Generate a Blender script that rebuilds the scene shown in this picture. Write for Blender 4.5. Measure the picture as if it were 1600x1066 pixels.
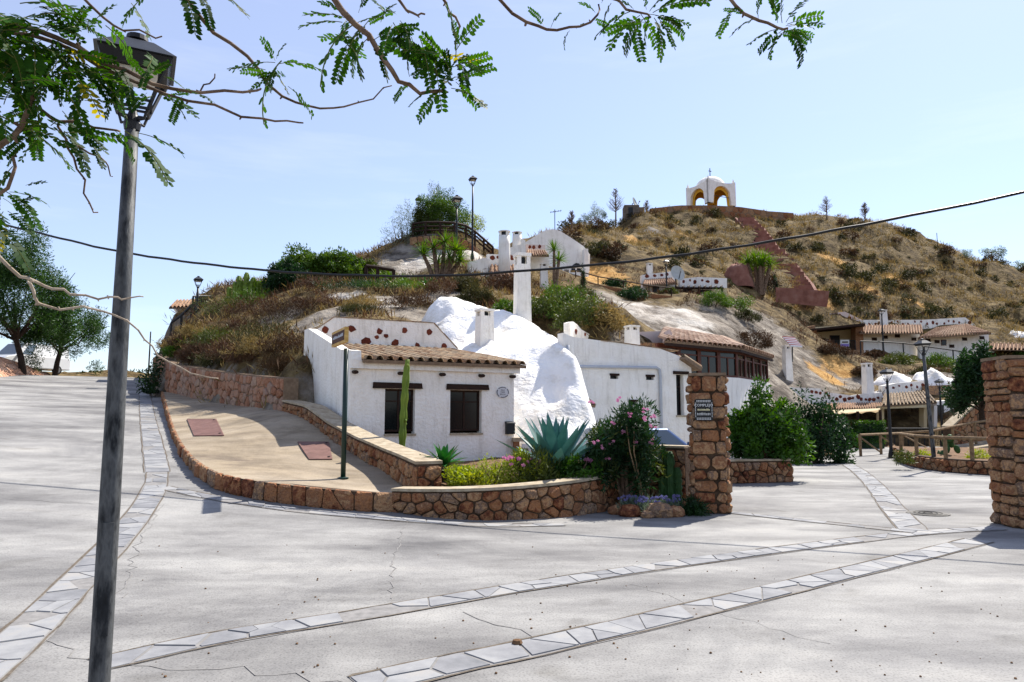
import bpy, math, random
import numpy as np
from mathutils import Vector, Matrix, noise as mnoise
random.seed(7); rng = np.random.default_rng(7)
scene = bpy.context.scene
for o in list(bpy.data.objects): bpy.data.objects.remove(o, do_unlink=True)
C = scene.collection
R = math.radians
# ------------------------------------------------------------------ camera
F = 1100.0; W0, H0 = 1600.0, 1066.0; PITCH = math.atan(117.0/F); EYE = 1.6
cd = bpy.data.cameras.new('camera'); cam = bpy.data.objects.new('camera', cd); C.objects.link(cam)
cd.sensor_fit = 'HORIZONTAL'; cd.sensor_width = 36.0; cd.lens = 36.0*F/W0
cd.clip_start = 0.05; cd.clip_end = 9000
cam.location = (0, 0, EYE); cam.rotation_euler = (math.pi/2+PITCH, 0, 0)
scene.camera = cam
# ------------------------------------------------------------------ sky and sun
SUN_AZ = R(41); SUN_EL = R(51)                      # azimuth from +Y towards +X
world = bpy.data.worlds.new('World'); scene.world = world; world.use_nodes = True
nt = world.node_tree; nt.nodes.clear()
wo = nt.nodes.new('ShaderNodeOutputWorld'); bg = nt.nodes.new('ShaderNodeBackground')
sky = nt.nodes.new('ShaderNodeTexSky'); sky.sky_type = 'NISHITA'; sky.sun_disc = False
sky.sun_elevation = SUN_EL; sky.sun_rotation = SUN_AZ
sky.altitude = 100; sky.air_density = 1.0; sky.dust_density = 0.4; sky.ozone_density = 3.5
bg.inputs['Strength'].default_value = 0.10
tc = nt.nodes.new('ShaderNodeTexCoord'); mp = nt.nodes.new('ShaderNodeMapping')
mp.inputs['Scale'].default_value = (1.2, 1.2, 9.0)
cn = nt.nodes.new('ShaderNodeTexNoise'); cn.inputs['Scale'].default_value = 2.2; cn.inputs['Detail'].default_value = 7; cn.inputs['Roughness'].default_value = 0.6
cr = nt.nodes.new('ShaderNodeValToRGB'); cr.color_ramp.elements[0].position = 0.54; cr.color_ramp.elements[1].position = 0.9
cr.color_ramp.elements[0].color = (0.19, 0.19, 0.19, 1); cr.color_ramp.elements[1].color = (0.32, 0.32, 0.32, 1)
mix = nt.nodes.new('ShaderNodeMix'); mix.data_type = 'RGBA'
mix.inputs['B'].default_value = (8.6, 8.5, 10.6, 1)
L_ = nt.links.new
L_(tc.outputs['Generated'], mp.inputs['Vector']); L_(mp.outputs['Vector'], cn.inputs['Vector']); L_(cn.outputs['Fac'], cr.inputs['Fac'])
L_(cr.outputs['Color'], mix.inputs['Factor']); L_(sky.outputs['Color'], mix.inputs['A']); L_(mix.outputs['Result'], bg.inputs['Color'])
L_(bg.outputs['Background'], wo.inputs['Surface'])
sd = bpy.data.lights.new('sun', 'SUN'); sd.energy = 5.0; sd.angle = R(0.53); sd.color = (1.0, 0.95, 0.87)
so = bpy.data.objects.new('sun', sd); C.objects.link(so)
sv = Vector((math.sin(SUN_AZ)*math.cos(SUN_EL), math.cos(SUN_AZ)*math.cos(SUN_EL), math.sin(SUN_EL)))
so.rotation_euler = sv.to_track_quat('Z', 'Y').to_euler(); so.location = sv*60
vs = scene.view_settings; vs.view_transform = 'Standard'; vs.look = 'None'; vs.gamma = 1; vs.exposure = 0.82; vs.use_curve_mapping = False
scene.render.engine = 'CYCLES'
scene.cycles.max_bounces = 6; scene.cycles.transparent_max_bounces = 12

# ------------------------------------------------------------------ maths helpers
CT, ST = math.cos(PITCH), math.sin(PITCH)
def P(px, py, D):
    """point seen at photo position (px, py) at the distance D along +Y"""
    u = (px-W0/2)/F; v = (H0/2-py)/F
    t = D/(CT - v*ST)
    return Vector((u*t, D, EYE + t*(ST + v*CT)))
def PX(px, D, z):
    """x for a column px at distance D, height z"""
    fw = D*CT + (z-EYE)*ST
    return Vector(((px-W0/2)/F*fw, D, z))
def sp(a, k=1.2): return k*math.log1p(math.exp(max(-40, min(40, a/k))))
def sstep(a, b, x):
    t = max(0.0, min(1.0, (x-a)/(b-a))); return t*t*(3-2*t)
def g(x, y):
    """height of the paved ground: flat square and lane, street climbing to the left"""
    s = -0.5*x + 0.866*y; t = 0.866*x + 0.5*y
    return 0.1*(sp(s-9.5) - 2.0*sp(s-51.5))*(1-sstep(3.2, 7.5, t))
def G(px, py):
    """ground point under a photo position"""
    d = P(px, py, 1.0) - Vector((0, 0, EYE)); lo = 1.0; prev = None
    D = 1.5
    while D < 90:
        p = Vector((0, 0, EYE)) + d*D
        if p.z < g(p.x, p.y):
            a, b = D-0.25, D
            for _ in range(18):
                m = (a+b)/2; q = Vector((0, 0, EYE)) + d*m
                if q.z < g(q.x, q.y): b = m
                else: a = m
            q = Vector((0, 0, EYE)) + d*b; return Vector((q.x, q.y, g(q.x, q.y)))
        D += 0.25
    return Vector((0, 0, EYE)) + d*60
class RBF:
    def __init__(s, pts, c=2.0, smooth=0.0):
        pts = np.array([(p[0], p[1], p[2]) for p in pts], float); s.xy = pts[:, :2]; s.c = c
        n = len(pts); d = np.linalg.norm(s.xy[:, None]-s.xy[None], axis=2)
        A = np.zeros((n+3, n+3)); A[:n, :n] = np.sqrt(d*d+c*c) - smooth*np.eye(n)
        A[:n, n] = 1; A[:n, n+1:] = s.xy; A[n, :n] = 1; A[n+1:, :n] = s.xy.T
        b = np.zeros(n+3); b[:n] = pts[:, 2]
        s.w = np.linalg.lstsq(A, b, rcond=None)[0]
    def many(s, X, Y):
        q = np.stack([np.ravel(X), np.ravel(Y)], 1); out = np.empty(len(q))
        for i in range(0, len(q), 20000):
            qq = q[i:i+20000]; d = np.linalg.norm(qq[:, None]-s.xy[None], axis=2)
            out[i:i+20000] = np.sqrt(d*d+s.c**2) @ s.w[:-3] + s.w[-3] + qq @ s.w[-2:]
        return out.reshape(np.shape(X))
    def __call__(s, x, y): return float(s.many(np.array([x]), np.array([y]))[0])
def fbm(x, y, z=0.0, o=4): return mnoise.fractal(Vector((x, y, z)), 1.0, 2.0, o)

# ------------------------------------------------------------------ materials
def rgb(h):
    if isinstance(h, str):
        c = [int(h[i:i+2], 16)/255 for i in (0, 2, 4)]
        return tuple((x/12.92 if x <= .04045 else ((x+.055)/1.055)**2.4) for x in c) + (1,)
    return tuple(h)+(1,) if len(h) == 3 else tuple(h)
MATS = {}
def mat(name, cols, scale=6.0, rough=0.85, bump=0.0, bscale=None, objrand=0.0, metal=0.0, spec=0.25, transl=0.0, stretch=(1, 1, 1), lo=0.3, hi=0.7, coat=0.0, bdist=0.02, detail=5):
    m = bpy.data.materials.new(name); m.use_nodes = True; n = m.node_tree.nodes; l = m.node_tree.links.new
    b = n['Principled BSDF']; b.inputs['Roughness'].default_value = rough; b.inputs['Metallic'].default_value = metal
    b.inputs['Specular IOR Level'].default_value = spec
    if coat: b.inputs['Coat Weight'].default_value = coat; b.inputs['Coat Roughness'].default_value = 0.08
    if isinstance(cols[0], (float, int)) or isinstance(cols, str): cols = [cols]
    cols = [rgb(c) for c in cols]
    t = n.new('ShaderNodeTexCoord'); mpn = n.new('ShaderNodeMapping'); mpn.inputs['Scale'].default_value = stretch
    l(t.outputs['Object'], mpn.inputs['Vector'])
    if len(cols) > 1 or bump:
        nz = n.new('ShaderNodeTexNoise'); nz.inputs['Scale'].default_value = scale; nz.inputs['Detail'].default_value = detail; nz.inputs['Roughness'].default_value = 0.62
        l(mpn.outputs['Vector'], nz.inputs['Vector'])
        if objrand:
            oi = n.new('ShaderNodeObjectInfo'); sc = n.new('ShaderNodeVectorMath'); sc.operation = 'SCALE'; sc.inputs['Scale'].default_value = 37.0
            cb = n.new('ShaderNodeCombineXYZ'); l(oi.outputs['Random'], cb.inputs[0]); l(oi.outputs['Random'], cb.inputs[1])
            l(cb.outputs[0], sc.inputs[0]); ad = n.new('ShaderNodeVectorMath'); l(mpn.outputs['Vector'], ad.inputs[0]); l(sc.outputs[0], ad.inputs[1])
            l(ad.outputs[0], nz.inputs['Vector'])
    col_out = None
    if len(cols) > 1:
        ra = n.new('ShaderNodeValToRGB'); e = ra.color_ramp.elements
        while len(e) < len(cols): e.new(0.5)
        for i, c in enumerate(cols): e[i].position = lo + (hi-lo)*i/(len(cols)-1); e[i].color = c
        if objrand:
            mx = n.new('ShaderNodeMix'); mx.inputs['Factor'].default_value = objrand
            l(nz.outputs['Fac'], mx.inputs['A'])
            mr = n.new('ShaderNodeMapRange'); l(oi.outputs['Random'], mr.inputs['Value']); mr.inputs['To Min'].default_value = lo-.05; mr.inputs['To Max'].default_value = hi+.05
            l(mr.outputs['Result'], mx.inputs['B']); l(mx.outputs['Result'], ra.inputs['Fac'])
        else: l(nz.outputs['Fac'], ra.inputs['Fac'])
        l(ra.outputs['Color'], b.inputs['Base Color']); col_out = ra.outputs['Color']
    else: b.inputs['Base Color'].default_value = cols[0]
    if bump:
        nb = n.new('ShaderNodeTexNoise'); nb.inputs['Scale'].default_value = bscale or scale*3; nb.inputs['Detail'].default_value = 4
        l(mpn.outputs['Vector'], nb.inputs['Vector'])
        bp = n.new('ShaderNodeBump'); bp.inputs['Strength'].default_value = bump; bp.inputs['Distance'].default_value = bdist
        l(nb.outputs['Fac'], bp.inputs['Height']); l(bp.outputs['Normal'], b.inputs['Normal'])
    if transl:
        tr = n.new('ShaderNodeBsdfTranslucent'); ms = n.new('ShaderNodeMixShader'); ms.inputs['Fac'].default_value = transl
        if col_out:
            hs = n.new('ShaderNodeHueSaturation'); hs.inputs['Hue'].default_value = 0.485; hs.inputs['Saturation'].default_value = 1.15; hs.inputs['Value'].default_value = 1.5
            l(col_out, hs.inputs['Color']); l(hs.outputs['Color'], tr.inputs['Color'])
        else: tr.inputs['Color'].default_value = cols[0]
        l(b.outputs[0], ms.inputs[1]); l(tr.outputs[0], ms.inputs[2]); l(ms.outputs[0], n['Material Output'].inputs['Surface'])
    MATS[name] = m; return m

M = {}
M['white'] = mat('whitewash', ['e2dccf', 'efe9de', 'f4f0e8'], 2.2, 0.92, 0.9, 14, bdist=0.03, lo=.25)
M['white_far'] = mat('whitewash_distant', ['dcd6ca', 'efeae1', 'f4f0e9'], 1.6, 0.92, 0.4, 8, lo=.25)
M['white_rock'] = mat('whitewashed_rock', ['a89a84', 'd8d1c4', 'eeebe6', 'f2f0ec'], 1.1, 0.92, .8, 9, bdist=0.05, lo=.22, hi=.62, detail=9)
M['pink_white'] = mat('pinkish_render', ['c9b5aa', 'd8c6bd'], 1.5, 0.92, 0.3, 8)
M['cream'] = mat('cream_render', ['cdb98e', 'd8c69e'], 2, 0.9, 0.2, 10)
M['ochre'] = mat('ochre_render', ['c9962e', 'd8a63c'], 2, 0.85)
M['stone'] = mat('rubble_stone', ['432317', '73432c', '9b6c48', '845c42', 'ac8661', '6d584b', 'b69878'], 11, 0.92, 1.0, 28, objrand=0.55, bdist=0.05, lo=.3, hi=.7, detail=8)
M['stone_pale'] = mat('pale_rubble_stone', ['6d4a38', '94664c', 'a98066', '93796a', 'b3967c'], 9, 0.92, 1.0, 24, objrand=0.55, bdist=0.05, detail=8)
M['stone_bank'] = mat('pinkish_bank_stone', ['a8765a', 'c49478', 'd3ab90', 'b98a70'], 9, 0.92, 0.8, 24, objrand=0.55, bdist=0.04)
M['mortar'] = mat('wall_mortar', ['3b2c20', '5a4838'], 9, 0.95, 0.6, 40)
M['mortar_pale'] = mat('pale_mortar', ['6d5a48', '8d7862'], 9, 0.95, 0.6, 40)
M['cap'] = mat('rendered_wall_cap', ['867760', 'a3957e', 'b4a892'], 5, 0.92, 0.5, 30)
M['tile'] = mat('clay_barrel_tile', ['5c4330', '866a50', 'a68c6e', '80705c', 'b39c80'], 6, 0.88, 0.4, 30, objrand=0.6)
M['tile_far'] = mat('clay_tiles_distant', ['6f4f3c', '9c7a60', 'b59a80'], 3, 0.9)
M['tile_pink'] = mat('pink_clay_tile', ['7a5a48', 'a08470', 'b9a08c'], 5, 0.85, objrand=0.6)
M['wood_dark'] = mat('dark_wood', ['150b06', '2c1a10', '3a2416'], 8, 0.75, 0.4, 40, stretch=(1, 1, 6))
M['wood'] = mat('weathered_wood', ['5a4632', '7d664b', '8e7858'], 7, 0.85, 0.4, 40)
M['wood_sign'] = mat('pale_pine', ['a5803f', 'c09a55', 'cfae6e'], 6, 0.6, 0.2, 40, stretch=(1, 1, 5))
M['wood_brown'] = mat('brown_board', ['42281b', '553527'], 8, 0.7)
M['frame_brown'] = mat('brown_window_frame', ['4a2417', '5d3020'], 6, 0.5)
M['glass'] = mat('dark_glass', (0.006, 0.007, 0.008), rough=0.12, spec=0.28)
M['car_glass'] = mat('car_glass_painted_sky_reflection', (0.10, 0.13, 0.16), rough=0.08, spec=0.7)  # pale blue of the reflected sky is put into the base colour
M['glass_lamp'] = mat('frosted_diffuser', ['c8c4b8', 'd6d2c8'], 4, 0.4)
M['iron'] = mat('black_iron', ['0d0d0e', '1c1c1e'], 12, 0.5, spec=0.4)
M['galv'] = mat('weathered_galvanised_steel', ['0e0f11', '26282b', '5b5c5c', '1c1e21', '3e4042'], 4.5, 0.6, 0.2, 30, metal=0.35, stretch=(1.6, 1.6, 0.5), lo=.25, hi=.75)
M['green_metal'] = mat('dark_green_paint', ['06231d', '0a2d25'], 8, 0.4, spec=0.4)
M['black'] = mat('black_paint_and_opening_shade', ['060606', '0c0c0c'], 8, 0.4, spec=0.4)  # also paints the shade inside doorways, arches, flues and windows
M['print_white'] = mat('white_print', (0.7, 0.7, 0.68)); M['print_black'] = mat('black_print', (0.03, 0.03, 0.035)); M['print_yellow'] = mat('cream_print', (0.62, 0.56, 0.34))
M['ceramic'] = mat('ceramic_plaque', ['c4c3c4', 'd4d3d4'], 5, 0.35)
M['violet'] = mat('violet_print', (0.25, 0.18, 0.5))
M['hatch'] = mat('red_brown_hatch', ['5a4038', '6f5048', '7a5c52'], 4, 0.7, 0.1, 60)
M['cast_iron'] = mat('cast_iron_cover', ['4a4845', '6a6762'], 30, 0.7, 0.5, 90, metal=0.3)
M['slate'] = mat('pale_slate_flag', ['67686a', '7a7a7c', '8d8d8d', '96928c'], 4, 0.8, 0.3, 25, objrand=0.45, spec=0.3, bdist=.006)
M['joint'] = mat('dirt_joint', ['4d443a', '6f665a'], 20, 0.95)
M['joint_pale'] = mat('pale_joint', ['6f6d6b', '8b8885'], 12, 0.95)
M['soil'] = mat('garden_soil', ['4a3524', '6a5038', '7d6247'], 4, 0.95, 0.6, 30)
M['bark'] = mat('grey_brown_bark', ['3b2c22', '6b5746', '8b7663'], 9, 0.9, 0.6, 50)
M['bark_dark'] = mat('dark_bark', ['241b14', '43352a'], 9, 0.9)
M['twig_orange'] = mat('sunlit_twig_bark', ['8a5a34', 'b88253'], 8, 0.8)
M['terracotta'] = mat('terracotta_render', ['6a4438', '84584a', '8f6a5c'], 1.5, 0.9, 0.3, 6)
M['car_blue'] = mat('blue_grey_car_paint', ['4d5f7d', '52658a'], 2, 0.3, metal=0.4, coat=0.8)
M['car_white'] = mat('white_van_paint', ['dadbdc', 'e2e3e4'], 2, 0.3, coat=0.7)
M['rubber'] = mat('tyre_rubber', ['101010', '1a1a1a'], 8, 0.9)
M['alloy'] = mat('wheel_rim', ['8c8f92', 'a4a7aa'], 8, 0.35, metal=0.8)
M['red_light'] = mat('red_lens', (0.35, 0.02, 0.02), rough=0.2)
M['stripe_red'] = mat('red_canvas', (0.42, 0.09, 0.09))
M['canvas'] = mat('cream_canvas', ['c5b18c', 'd8c9a6'], 4, 0.9, transl=0.25)
M['plastic_grey'] = mat('grey_plastic', ['a9adb5', 'b6bac0'], 5, 0.5)
M['blue_tile'] = mat('blue_glazed_tile', ['3d78b8', '5b95cc'], 6, 0.3)
M['dish'] = mat('satellite_dish_paint', ['a7a9a3', 'c0c2bc'], 4, 0.6)
M['concrete_dark'] = mat('grey_blockwork', ['5b534a', '776d61'], 4, 0.95, 0.4, 20)
def streak(k, amt, col):
    m = M[k]; n = m.node_tree.nodes; l = m.node_tree.links.new; b = n['Principled BSDF']; src = b.inputs['Base Color'].links[0].from_socket
    t = n.new('ShaderNodeTexCoord'); mp2 = n.new('ShaderNodeMapping'); mp2.inputs['Scale'].default_value = (3.2, 3.2, .45); l(t.outputs['Object'], mp2.inputs['Vector'])
    z = n.new('ShaderNodeTexNoise'); z.inputs['Scale'].default_value = 1.7; z.inputs['Detail'].default_value = 8; z.inputs['Roughness'].default_value = .7; l(mp2.outputs['Vector'], z.inputs['Vector'])
    r = n.new('ShaderNodeValToRGB'); r.color_ramp.elements[0].position = .52; r.color_ramp.elements[0].color = (0, 0, 0, 1); r.color_ramp.elements[1].position = .78; r.color_ramp.elements[1].color = (amt, amt, amt, 1); l(z.outputs['Fac'], r.inputs['Fac'])
    mx = n.new('ShaderNodeMix'); mx.data_type = 'RGBA'; l(r.outputs['Color'], mx.inputs['Factor']); l(src, mx.inputs['A']); mx.inputs['B'].default_value = rgb(col); l(mx.outputs['Result'], b.inputs['Base Color'])
streak('white', .55, '9a8e7c'); streak('white_far', .5, '94887a'); streak('cap', .6, '5f5444'); streak('hatch', .6, '4a3a34')
# foliage
def leafmat(k, cols, tr=0.35, rough=0.55, objrand=0.0, spec=0.3): M[k] = mat(k.replace('_', ' '), cols, 1.5, rough, transl=tr, spec=spec, objrand=objrand, lo=.3, hi=.7)
leafmat('leaf_tree', ['1c3a10', '2f5517', '46701f'], 0.38)
leafmat('leaf_feather', ['1a3012', '2a481a', '44642a'], 0.3)
leafmat('leaf_yellow', ['8a8a1c', 'b0a428'], 0.4)
leafmat('leaf_lime', ['1a340b', '2c4f10', '4c741c'], 0.3)
leafmat('leaf_dark', ['0f2410', '1c3818', '2c4a20'], 0.25)
leafmat('leaf_olive', ['2c3813', '434f1d', '5c662b'], 0.25)
leafmat('leaf_yucca', ['2e4f16', '4a6c1e', '688430'], 0.35)
leafmat('leaf_grey', ['4a5a48', '6c7a64', '88937c'], 0.25)
leafmat('leaf_pine', ['2b4413', '426018', '627e28'], 0.25)
leafmat('leaf_agave', ['35605a', '4a766f', '678d87'], 0.05, 0.45)
leafmat('leaf_agave_green', ['1b4a20', '2c6a2c', '3f7d38'], 0.1, 0.35)
leafmat('cactus', ['46591a', '647a24', '7c8c30'], 0.0, 0.6)
leafmat('cactus_dark', ['23401c', '34552a', '456838'], 0.0, 0.6)
leafmat('straw', ['544829', '75663b', '968353', '857445'], 0.2, 0.8)
leafmat('straw_red', ['38281a', '503a27', '6b5138'], 0.15, 0.8)
leafmat('scrub', ['25270f', '383a1a', '4e4a27'], 0.15, 0.8, objrand=0.5)
leafmat('scrub_brown', ['2e2317', '453422', '5a462e'], 0.15, 0.85, objrand=0.5)
leafmat('flower_pink', ['b0678a', 'cf92ab'], 0.3); leafmat('flower_violet', ['5f5a86', '7a759e'], 0.3)
leafmat('leaf_garden', ['5e6d1e', '83932c', 'a5a53c'], 0.35)

# ------------------------------------------------------------------ mesh builder
class MB:
    def __init__(s): s.v = []; s.f = []
    def add(s, verts, faces):
        o = len(s.v); s.v += [tuple(v) for v in verts]; s.f += [tuple(i+o for i in f) for f in faces]; return s
    def box(s, a, b, mtx=None):
        x0, y0, z0 = a; x1, y1, z1 = b
        vs_ = [Vector(p) for p in ((x0, y0, z0), (x1, y0, z0), (x1, y1, z0), (x0, y1, z0), (x0, y0, z1), (x1, y0, z1), (x1, y1, z1), (x0, y1, z1))]
        if mtx: vs_ = [mtx @ p for p in vs_]
        return s.add(vs_, [(0, 3, 2, 1), (4, 5, 6, 7), (0, 1, 5, 4), (1, 2, 6, 5), (2, 3, 7, 6), (3, 0, 4, 7)])
    def hexa(s, q):      # 8 points: bottom ring then top ring
        return s.add(q, [(0, 3, 2, 1), (4, 5, 6, 7), (0, 1, 5, 4), (1, 2, 6, 5), (2, 3, 7, 6), (3, 0, 4, 7)])
    def prism(s, poly, vec):
        n = len(poly); poly = [Vector(p) for p in poly]; vec = Vector(vec)
        return s.add(poly+[p+vec for p in poly], [tuple(range(n-1, -1, -1)), tuple(range(n, 2*n))]+[(i, (i+1) % n, n+(i+1) % n, n+i) for i in range(n)])
    def tube(s, path, r, n=8, cap=True, squash=1.0):
        path = [Vector(p) for p in path]
        if not isinstance(r, (list, tuple)): r = [r]*len(path)
        o = len(s.v); k = len(path); up = Vector((0.13, 0.27, 1)).normalized()
        for i, p in enumerate(path):
            t = (path[min(i+1, k-1)]-path[max(i-1, 0)]).normalized()
            a = t.cross(up)
            if a.length < .05: a = t.cross(Vector((1, 0, 0)))
            a.normalize(); b = t.cross(a)
            for j in range(n):
                w = 2*math.pi*j/n; s.v.append(tuple(p + (a*math.cos(w)+b*math.sin(w)*squash)*r[i]))
        for i in range(k-1):
            for j in range(n): s.f.append((o+i*n+j, o+i*n+(j+1) % n, o+(i+1)*n+(j+1) % n, o+(i+1)*n+j))
        if cap: s.f.append(tuple(o+j for j in range(n-1, -1, -1))); s.f.append(tuple(o+(k-1)*n+j for j in range(n)))
        return s
    def lathe(s, prof, n=16, c=(0, 0, 0)):
        o = len(s.v); c = Vector(c)
        for r, z in prof:
            for j in range(n):
                w = 2*math.pi*j/n; s.v.append((c.x+r*math.cos(w), c.y+r*math.sin(w), c.z+z))
        for i in range(len(prof)-1):
            for j in range(n): s.f.append((o+i*n+j, o+i*n+(j+1) % n, o+(i+1)*n+(j+1) % n, o+(i+1)*n+j))
        s.f.append(tuple(o+j for j in range(n-1, -1, -1))); s.f.append(tuple(o+(len(prof)-1)*n+j for j in range(n)))
        return s
    def bar(s, a, b, w, h=None):
        a = Vector(a); b = Vector(b); h = h or w; t = (b-a).normalized(); x = t.cross(Vector((0, 0, 1)))
        if x.length < .05: x = Vector((1, 0, 0))
        x.normalize(); y = x.cross(t); x = x*w/2; y = y*h/2
        return s.hexa([a-x-y, a+x-y, a+x+y, a-x+y, b-x-y, b+x-y, b+x+y, b-x+y])
    def build(s, name, m, parent=None, smooth=False, off=None):
        me = bpy.data.meshes.new(name)
        vv = s.v if off is None else [(v[0]-off[0], v[1]-off[1], v[2]-off[2]) for v in s.v]
        me.from_pydata(vv, [], s.f); me.update()
        return link(name, me, m, parent, smooth)
def link(name, me, m, parent=None, smooth=False):
    if m is not None and not me.materials: me.materials.append(M[m] if isinstance(m, str) else m)
    if smooth: me.polygons.foreach_set('use_smooth', [True]*len(me.polygons))
    o = bpy.data.objects.new(name, me); C.objects.link(o)
    if parent is not None: o.parent = parent
    return o
def tag(o, label, cat, group=None):
    o['label'] = label; o['category'] = cat
    if group: o['group'] = group
    return o
def empty(name, loc, label, cat, group=None, rz=0.0):
    o = bpy.data.objects.new(name, None); C.objects.link(o); o.location = loc; o.rotation_euler = (0, 0, rz); o.empty_display_size = .2
    return tag(o, label, cat, group)
def struct(o): o['kind'] = 'structure'; return o
def stuff(o): o['kind'] = 'stuff'; return o
def copy_tree(o, parent=None):
    c = o.copy(); C.objects.link(c); c.parent = parent
    for ch in [q for q in bpy.data.objects if q.parent == o]: copy_tree(ch, c)
    return c
def np_mesh(name, V, Fq, m, parent=None, smooth=False):
    """V (n,3), Fq (m,k) all faces of k corners"""
    me = bpy.data.meshes.new(name); V = np.asarray(V, np.float32); Fq = np.asarray(Fq, np.int32); k = Fq.shape[1]
    me.vertices.add(len(V)); me.vertices.foreach_set('co', V.ravel())
    me.loops.add(Fq.size); me.loops.foreach_set('vertex_index', Fq.ravel())
    me.polygons.add(len(Fq)); me.polygons.foreach_set('loop_start', np.arange(0, Fq.size, k, dtype=np.int32))
    me.update(calc_edges=True); me.validate()
    return link(name, me, m, parent, smooth)
def text_mesh(txt, size, m, parent, origin, xdir, updir, name='lettering', ext=0.002):
    cu = bpy.data.curves.new('txt', 'FONT'); cu.body = txt; cu.size = size; cu.align_x = 'CENTER'; cu.align_y = 'CENTER'; cu.extrude = ext; cu.resolution_u = 2
    o = bpy.data.objects.new('txt', cu); C.objects.link(o)
    bpy.context.view_layer.update(); dg = bpy.context.evaluated_depsgraph_get()
    me = bpy.data.meshes.new_from_object(o.evaluated_get(dg)); bpy.data.objects.remove(o, do_unlink=True)
    x = Vector(xdir).normalized(); u = Vector(updir).normalized(); nrm = x.cross(u)
    mt = Matrix((x, u, nrm)).transposed().to_4x4(); mt.translation = Vector(origin)
    me.transform(mt); me.materials.clear()
    return link(name, me, m, parent)
# ================================================================== STRUCTURE
# ---- paved ground
def concrete_mat(name, cols, sc=0.5):
    m = bpy.data.materials.new(name); m.use_nodes = True; n = m.node_tree.nodes; l = m.node_tree.links.new; b = n['Principled BSDF']
    b.inputs['Roughness'].default_value = 0.88; b.inputs['Specular IOR Level'].default_value = 0.25
    t = n.new('ShaderNodeTexCoord')
    mp_ = n.new('ShaderNodeMapping'); mp_.inputs['Rotation'].default_value = (0, 0, R(-14)); mp_.inputs['Scale'].default_value = (0.55, 1.5, 1); l(t.outputs['Object'], mp_.inputs['Vector'])
    a = n.new('ShaderNodeTexNoise'); a.inputs['Scale'].default_value = sc; a.inputs['Detail'].default_value = 8; a.inputs['Roughness'].default_value = 0.65
    l(mp_.outputs['Vector'], a.inputs['Vector'])
    ra = n.new('ShaderNodeValToRGB'); e = ra.color_ramp.elements
    while len(e) < len(cols): e.new(.5)
    for i, c in enumerate(cols): e[i].position = .32+.38*i/(len(cols)-1); e[i].color = rgb(c)
    l(a.outputs['Fac'], ra.inputs['Fac'])
    d = n.new('ShaderNodeTexNoise'); d.inputs['Scale'].default_value = 60; d.inputs['Detail'].default_value = 3; l(t.outputs['Object'], d.inputs['Vector'])
    r2 = n.new('ShaderNodeValToRGB'); r2.color_ramp.elements[0].position = .28; r2.color_ramp.elements[0].color = (.62, .62, .62, 1); r2.color_ramp.elements[1].position = .5
    l(d.outputs['Fac'], r2.inputs['Fac'])
    # small dark pits and stains
    v = n.new('ShaderNodeTexVoronoi'); v.inputs['Scale'].default_value = 2.6; v.inputs['Randomness'].default_value = 1; l(t.outputs['Object'], v.inputs['Vector'])
    r3 = n.new('ShaderNodeValToRGB'); r3.color_ramp.elements[0].position = .010; r3.color_ramp.elements[0].color = (.45, .44, .43, 1); r3.color_ramp.elements[1].position = .02
    l(v.outputs['Distance'], r3.inputs['Fac'])
    m1 = n.new('ShaderNodeMix'); m1.data_type = 'RGBA'; m1.blend_type = 'MULTIPLY'; m1.inputs['Factor'].default_value = 1
    m2 = n.new('ShaderNodeMix'); m2.data_type = 'RGBA'; m2.blend_type = 'MULTIPLY'; m2.inputs['Factor'].default_value = 1
    l(ra.outputs['Color'], m1.inputs['A']); l(r2.outputs['Color'], m1.inputs['B']); l(m1.outputs['Result'], m2.inputs['A']); l(r3.outputs['Color'], m2.inputs['B'])
    e2 = n.new('ShaderNodeTexNoise'); e2.inputs['Scale'].default_value = .35; e2.inputs['Detail'].default_value = 10; e2.inputs['Roughness'].default_value = .72; e2.inputs['Distortion'].default_value = .6; l(t.outputs['Object'], e2.inputs['Vector'])
    r4 = n.new('ShaderNodeValToRGB'); r4.color_ramp.elements[0].position = .36; r4.color_ramp.elements[0].color = (.66, .66, .68, 1); r4.color_ramp.elements[1].position = .56; r4.color_ramp.elements[1].color = (1, 1, 1, 1); l(e2.outputs['Fac'], r4.inputs['Fac'])
    m3 = n.new('ShaderNodeMix'); m3.data_type = 'RGBA'; m3.blend_type = 'MULTIPLY'; m3.inputs['Factor'].default_value = 1; l(m2.outputs['Result'], m3.inputs['A']); l(r4.outputs['Color'], m3.inputs['B'])
    e3 = n.new('ShaderNodeTexNoise'); e3.inputs['Scale'].default_value = .9; e3.inputs['Detail'].default_value = 6; e3.inputs['Distortion'].default_value = 1.5; l(t.outputs['Object'], e3.inputs['Vector'])
    r5 = n.new('ShaderNodeValToRGB'); r5.color_ramp.elements[0].position = .60; r5.color_ramp.elements[0].color = (1, 1, 1, 1); r5.color_ramp.elements[1].position = .74; r5.color_ramp.elements[1].color = (.74, .73, .71, 1); l(e3.outputs['Fac'], r5.inputs['Fac'])
    m4 = n.new('ShaderNodeMix'); m4.data_type = 'RGBA'; m4.blend_type = 'MULTIPLY'; m4.inputs['Factor'].default_value = 1; l(m3.outputs['Result'], m4.inputs['A']); l(r5.outputs['Color'], m4.inputs['B'])
    l(m4.outputs['Result'], b.inputs['Base Color'])
    bp = n.new('ShaderNodeBump'); bp.inputs['Strength'].default_value = .5; bp.inputs['Distance'].default_value = .006; l(d.outputs['Fac'], bp.inputs['Height']); l(bp.outputs['Normal'], b.inputs['Normal'])
    M[name] = m
concrete_mat('concrete', ['646261', '807e7b', '969490', 'a4a19b'])
concrete_mat('tan_concrete', ['77695a', '95866f', 'a59680', 'aea08b'], 0.8)
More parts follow.
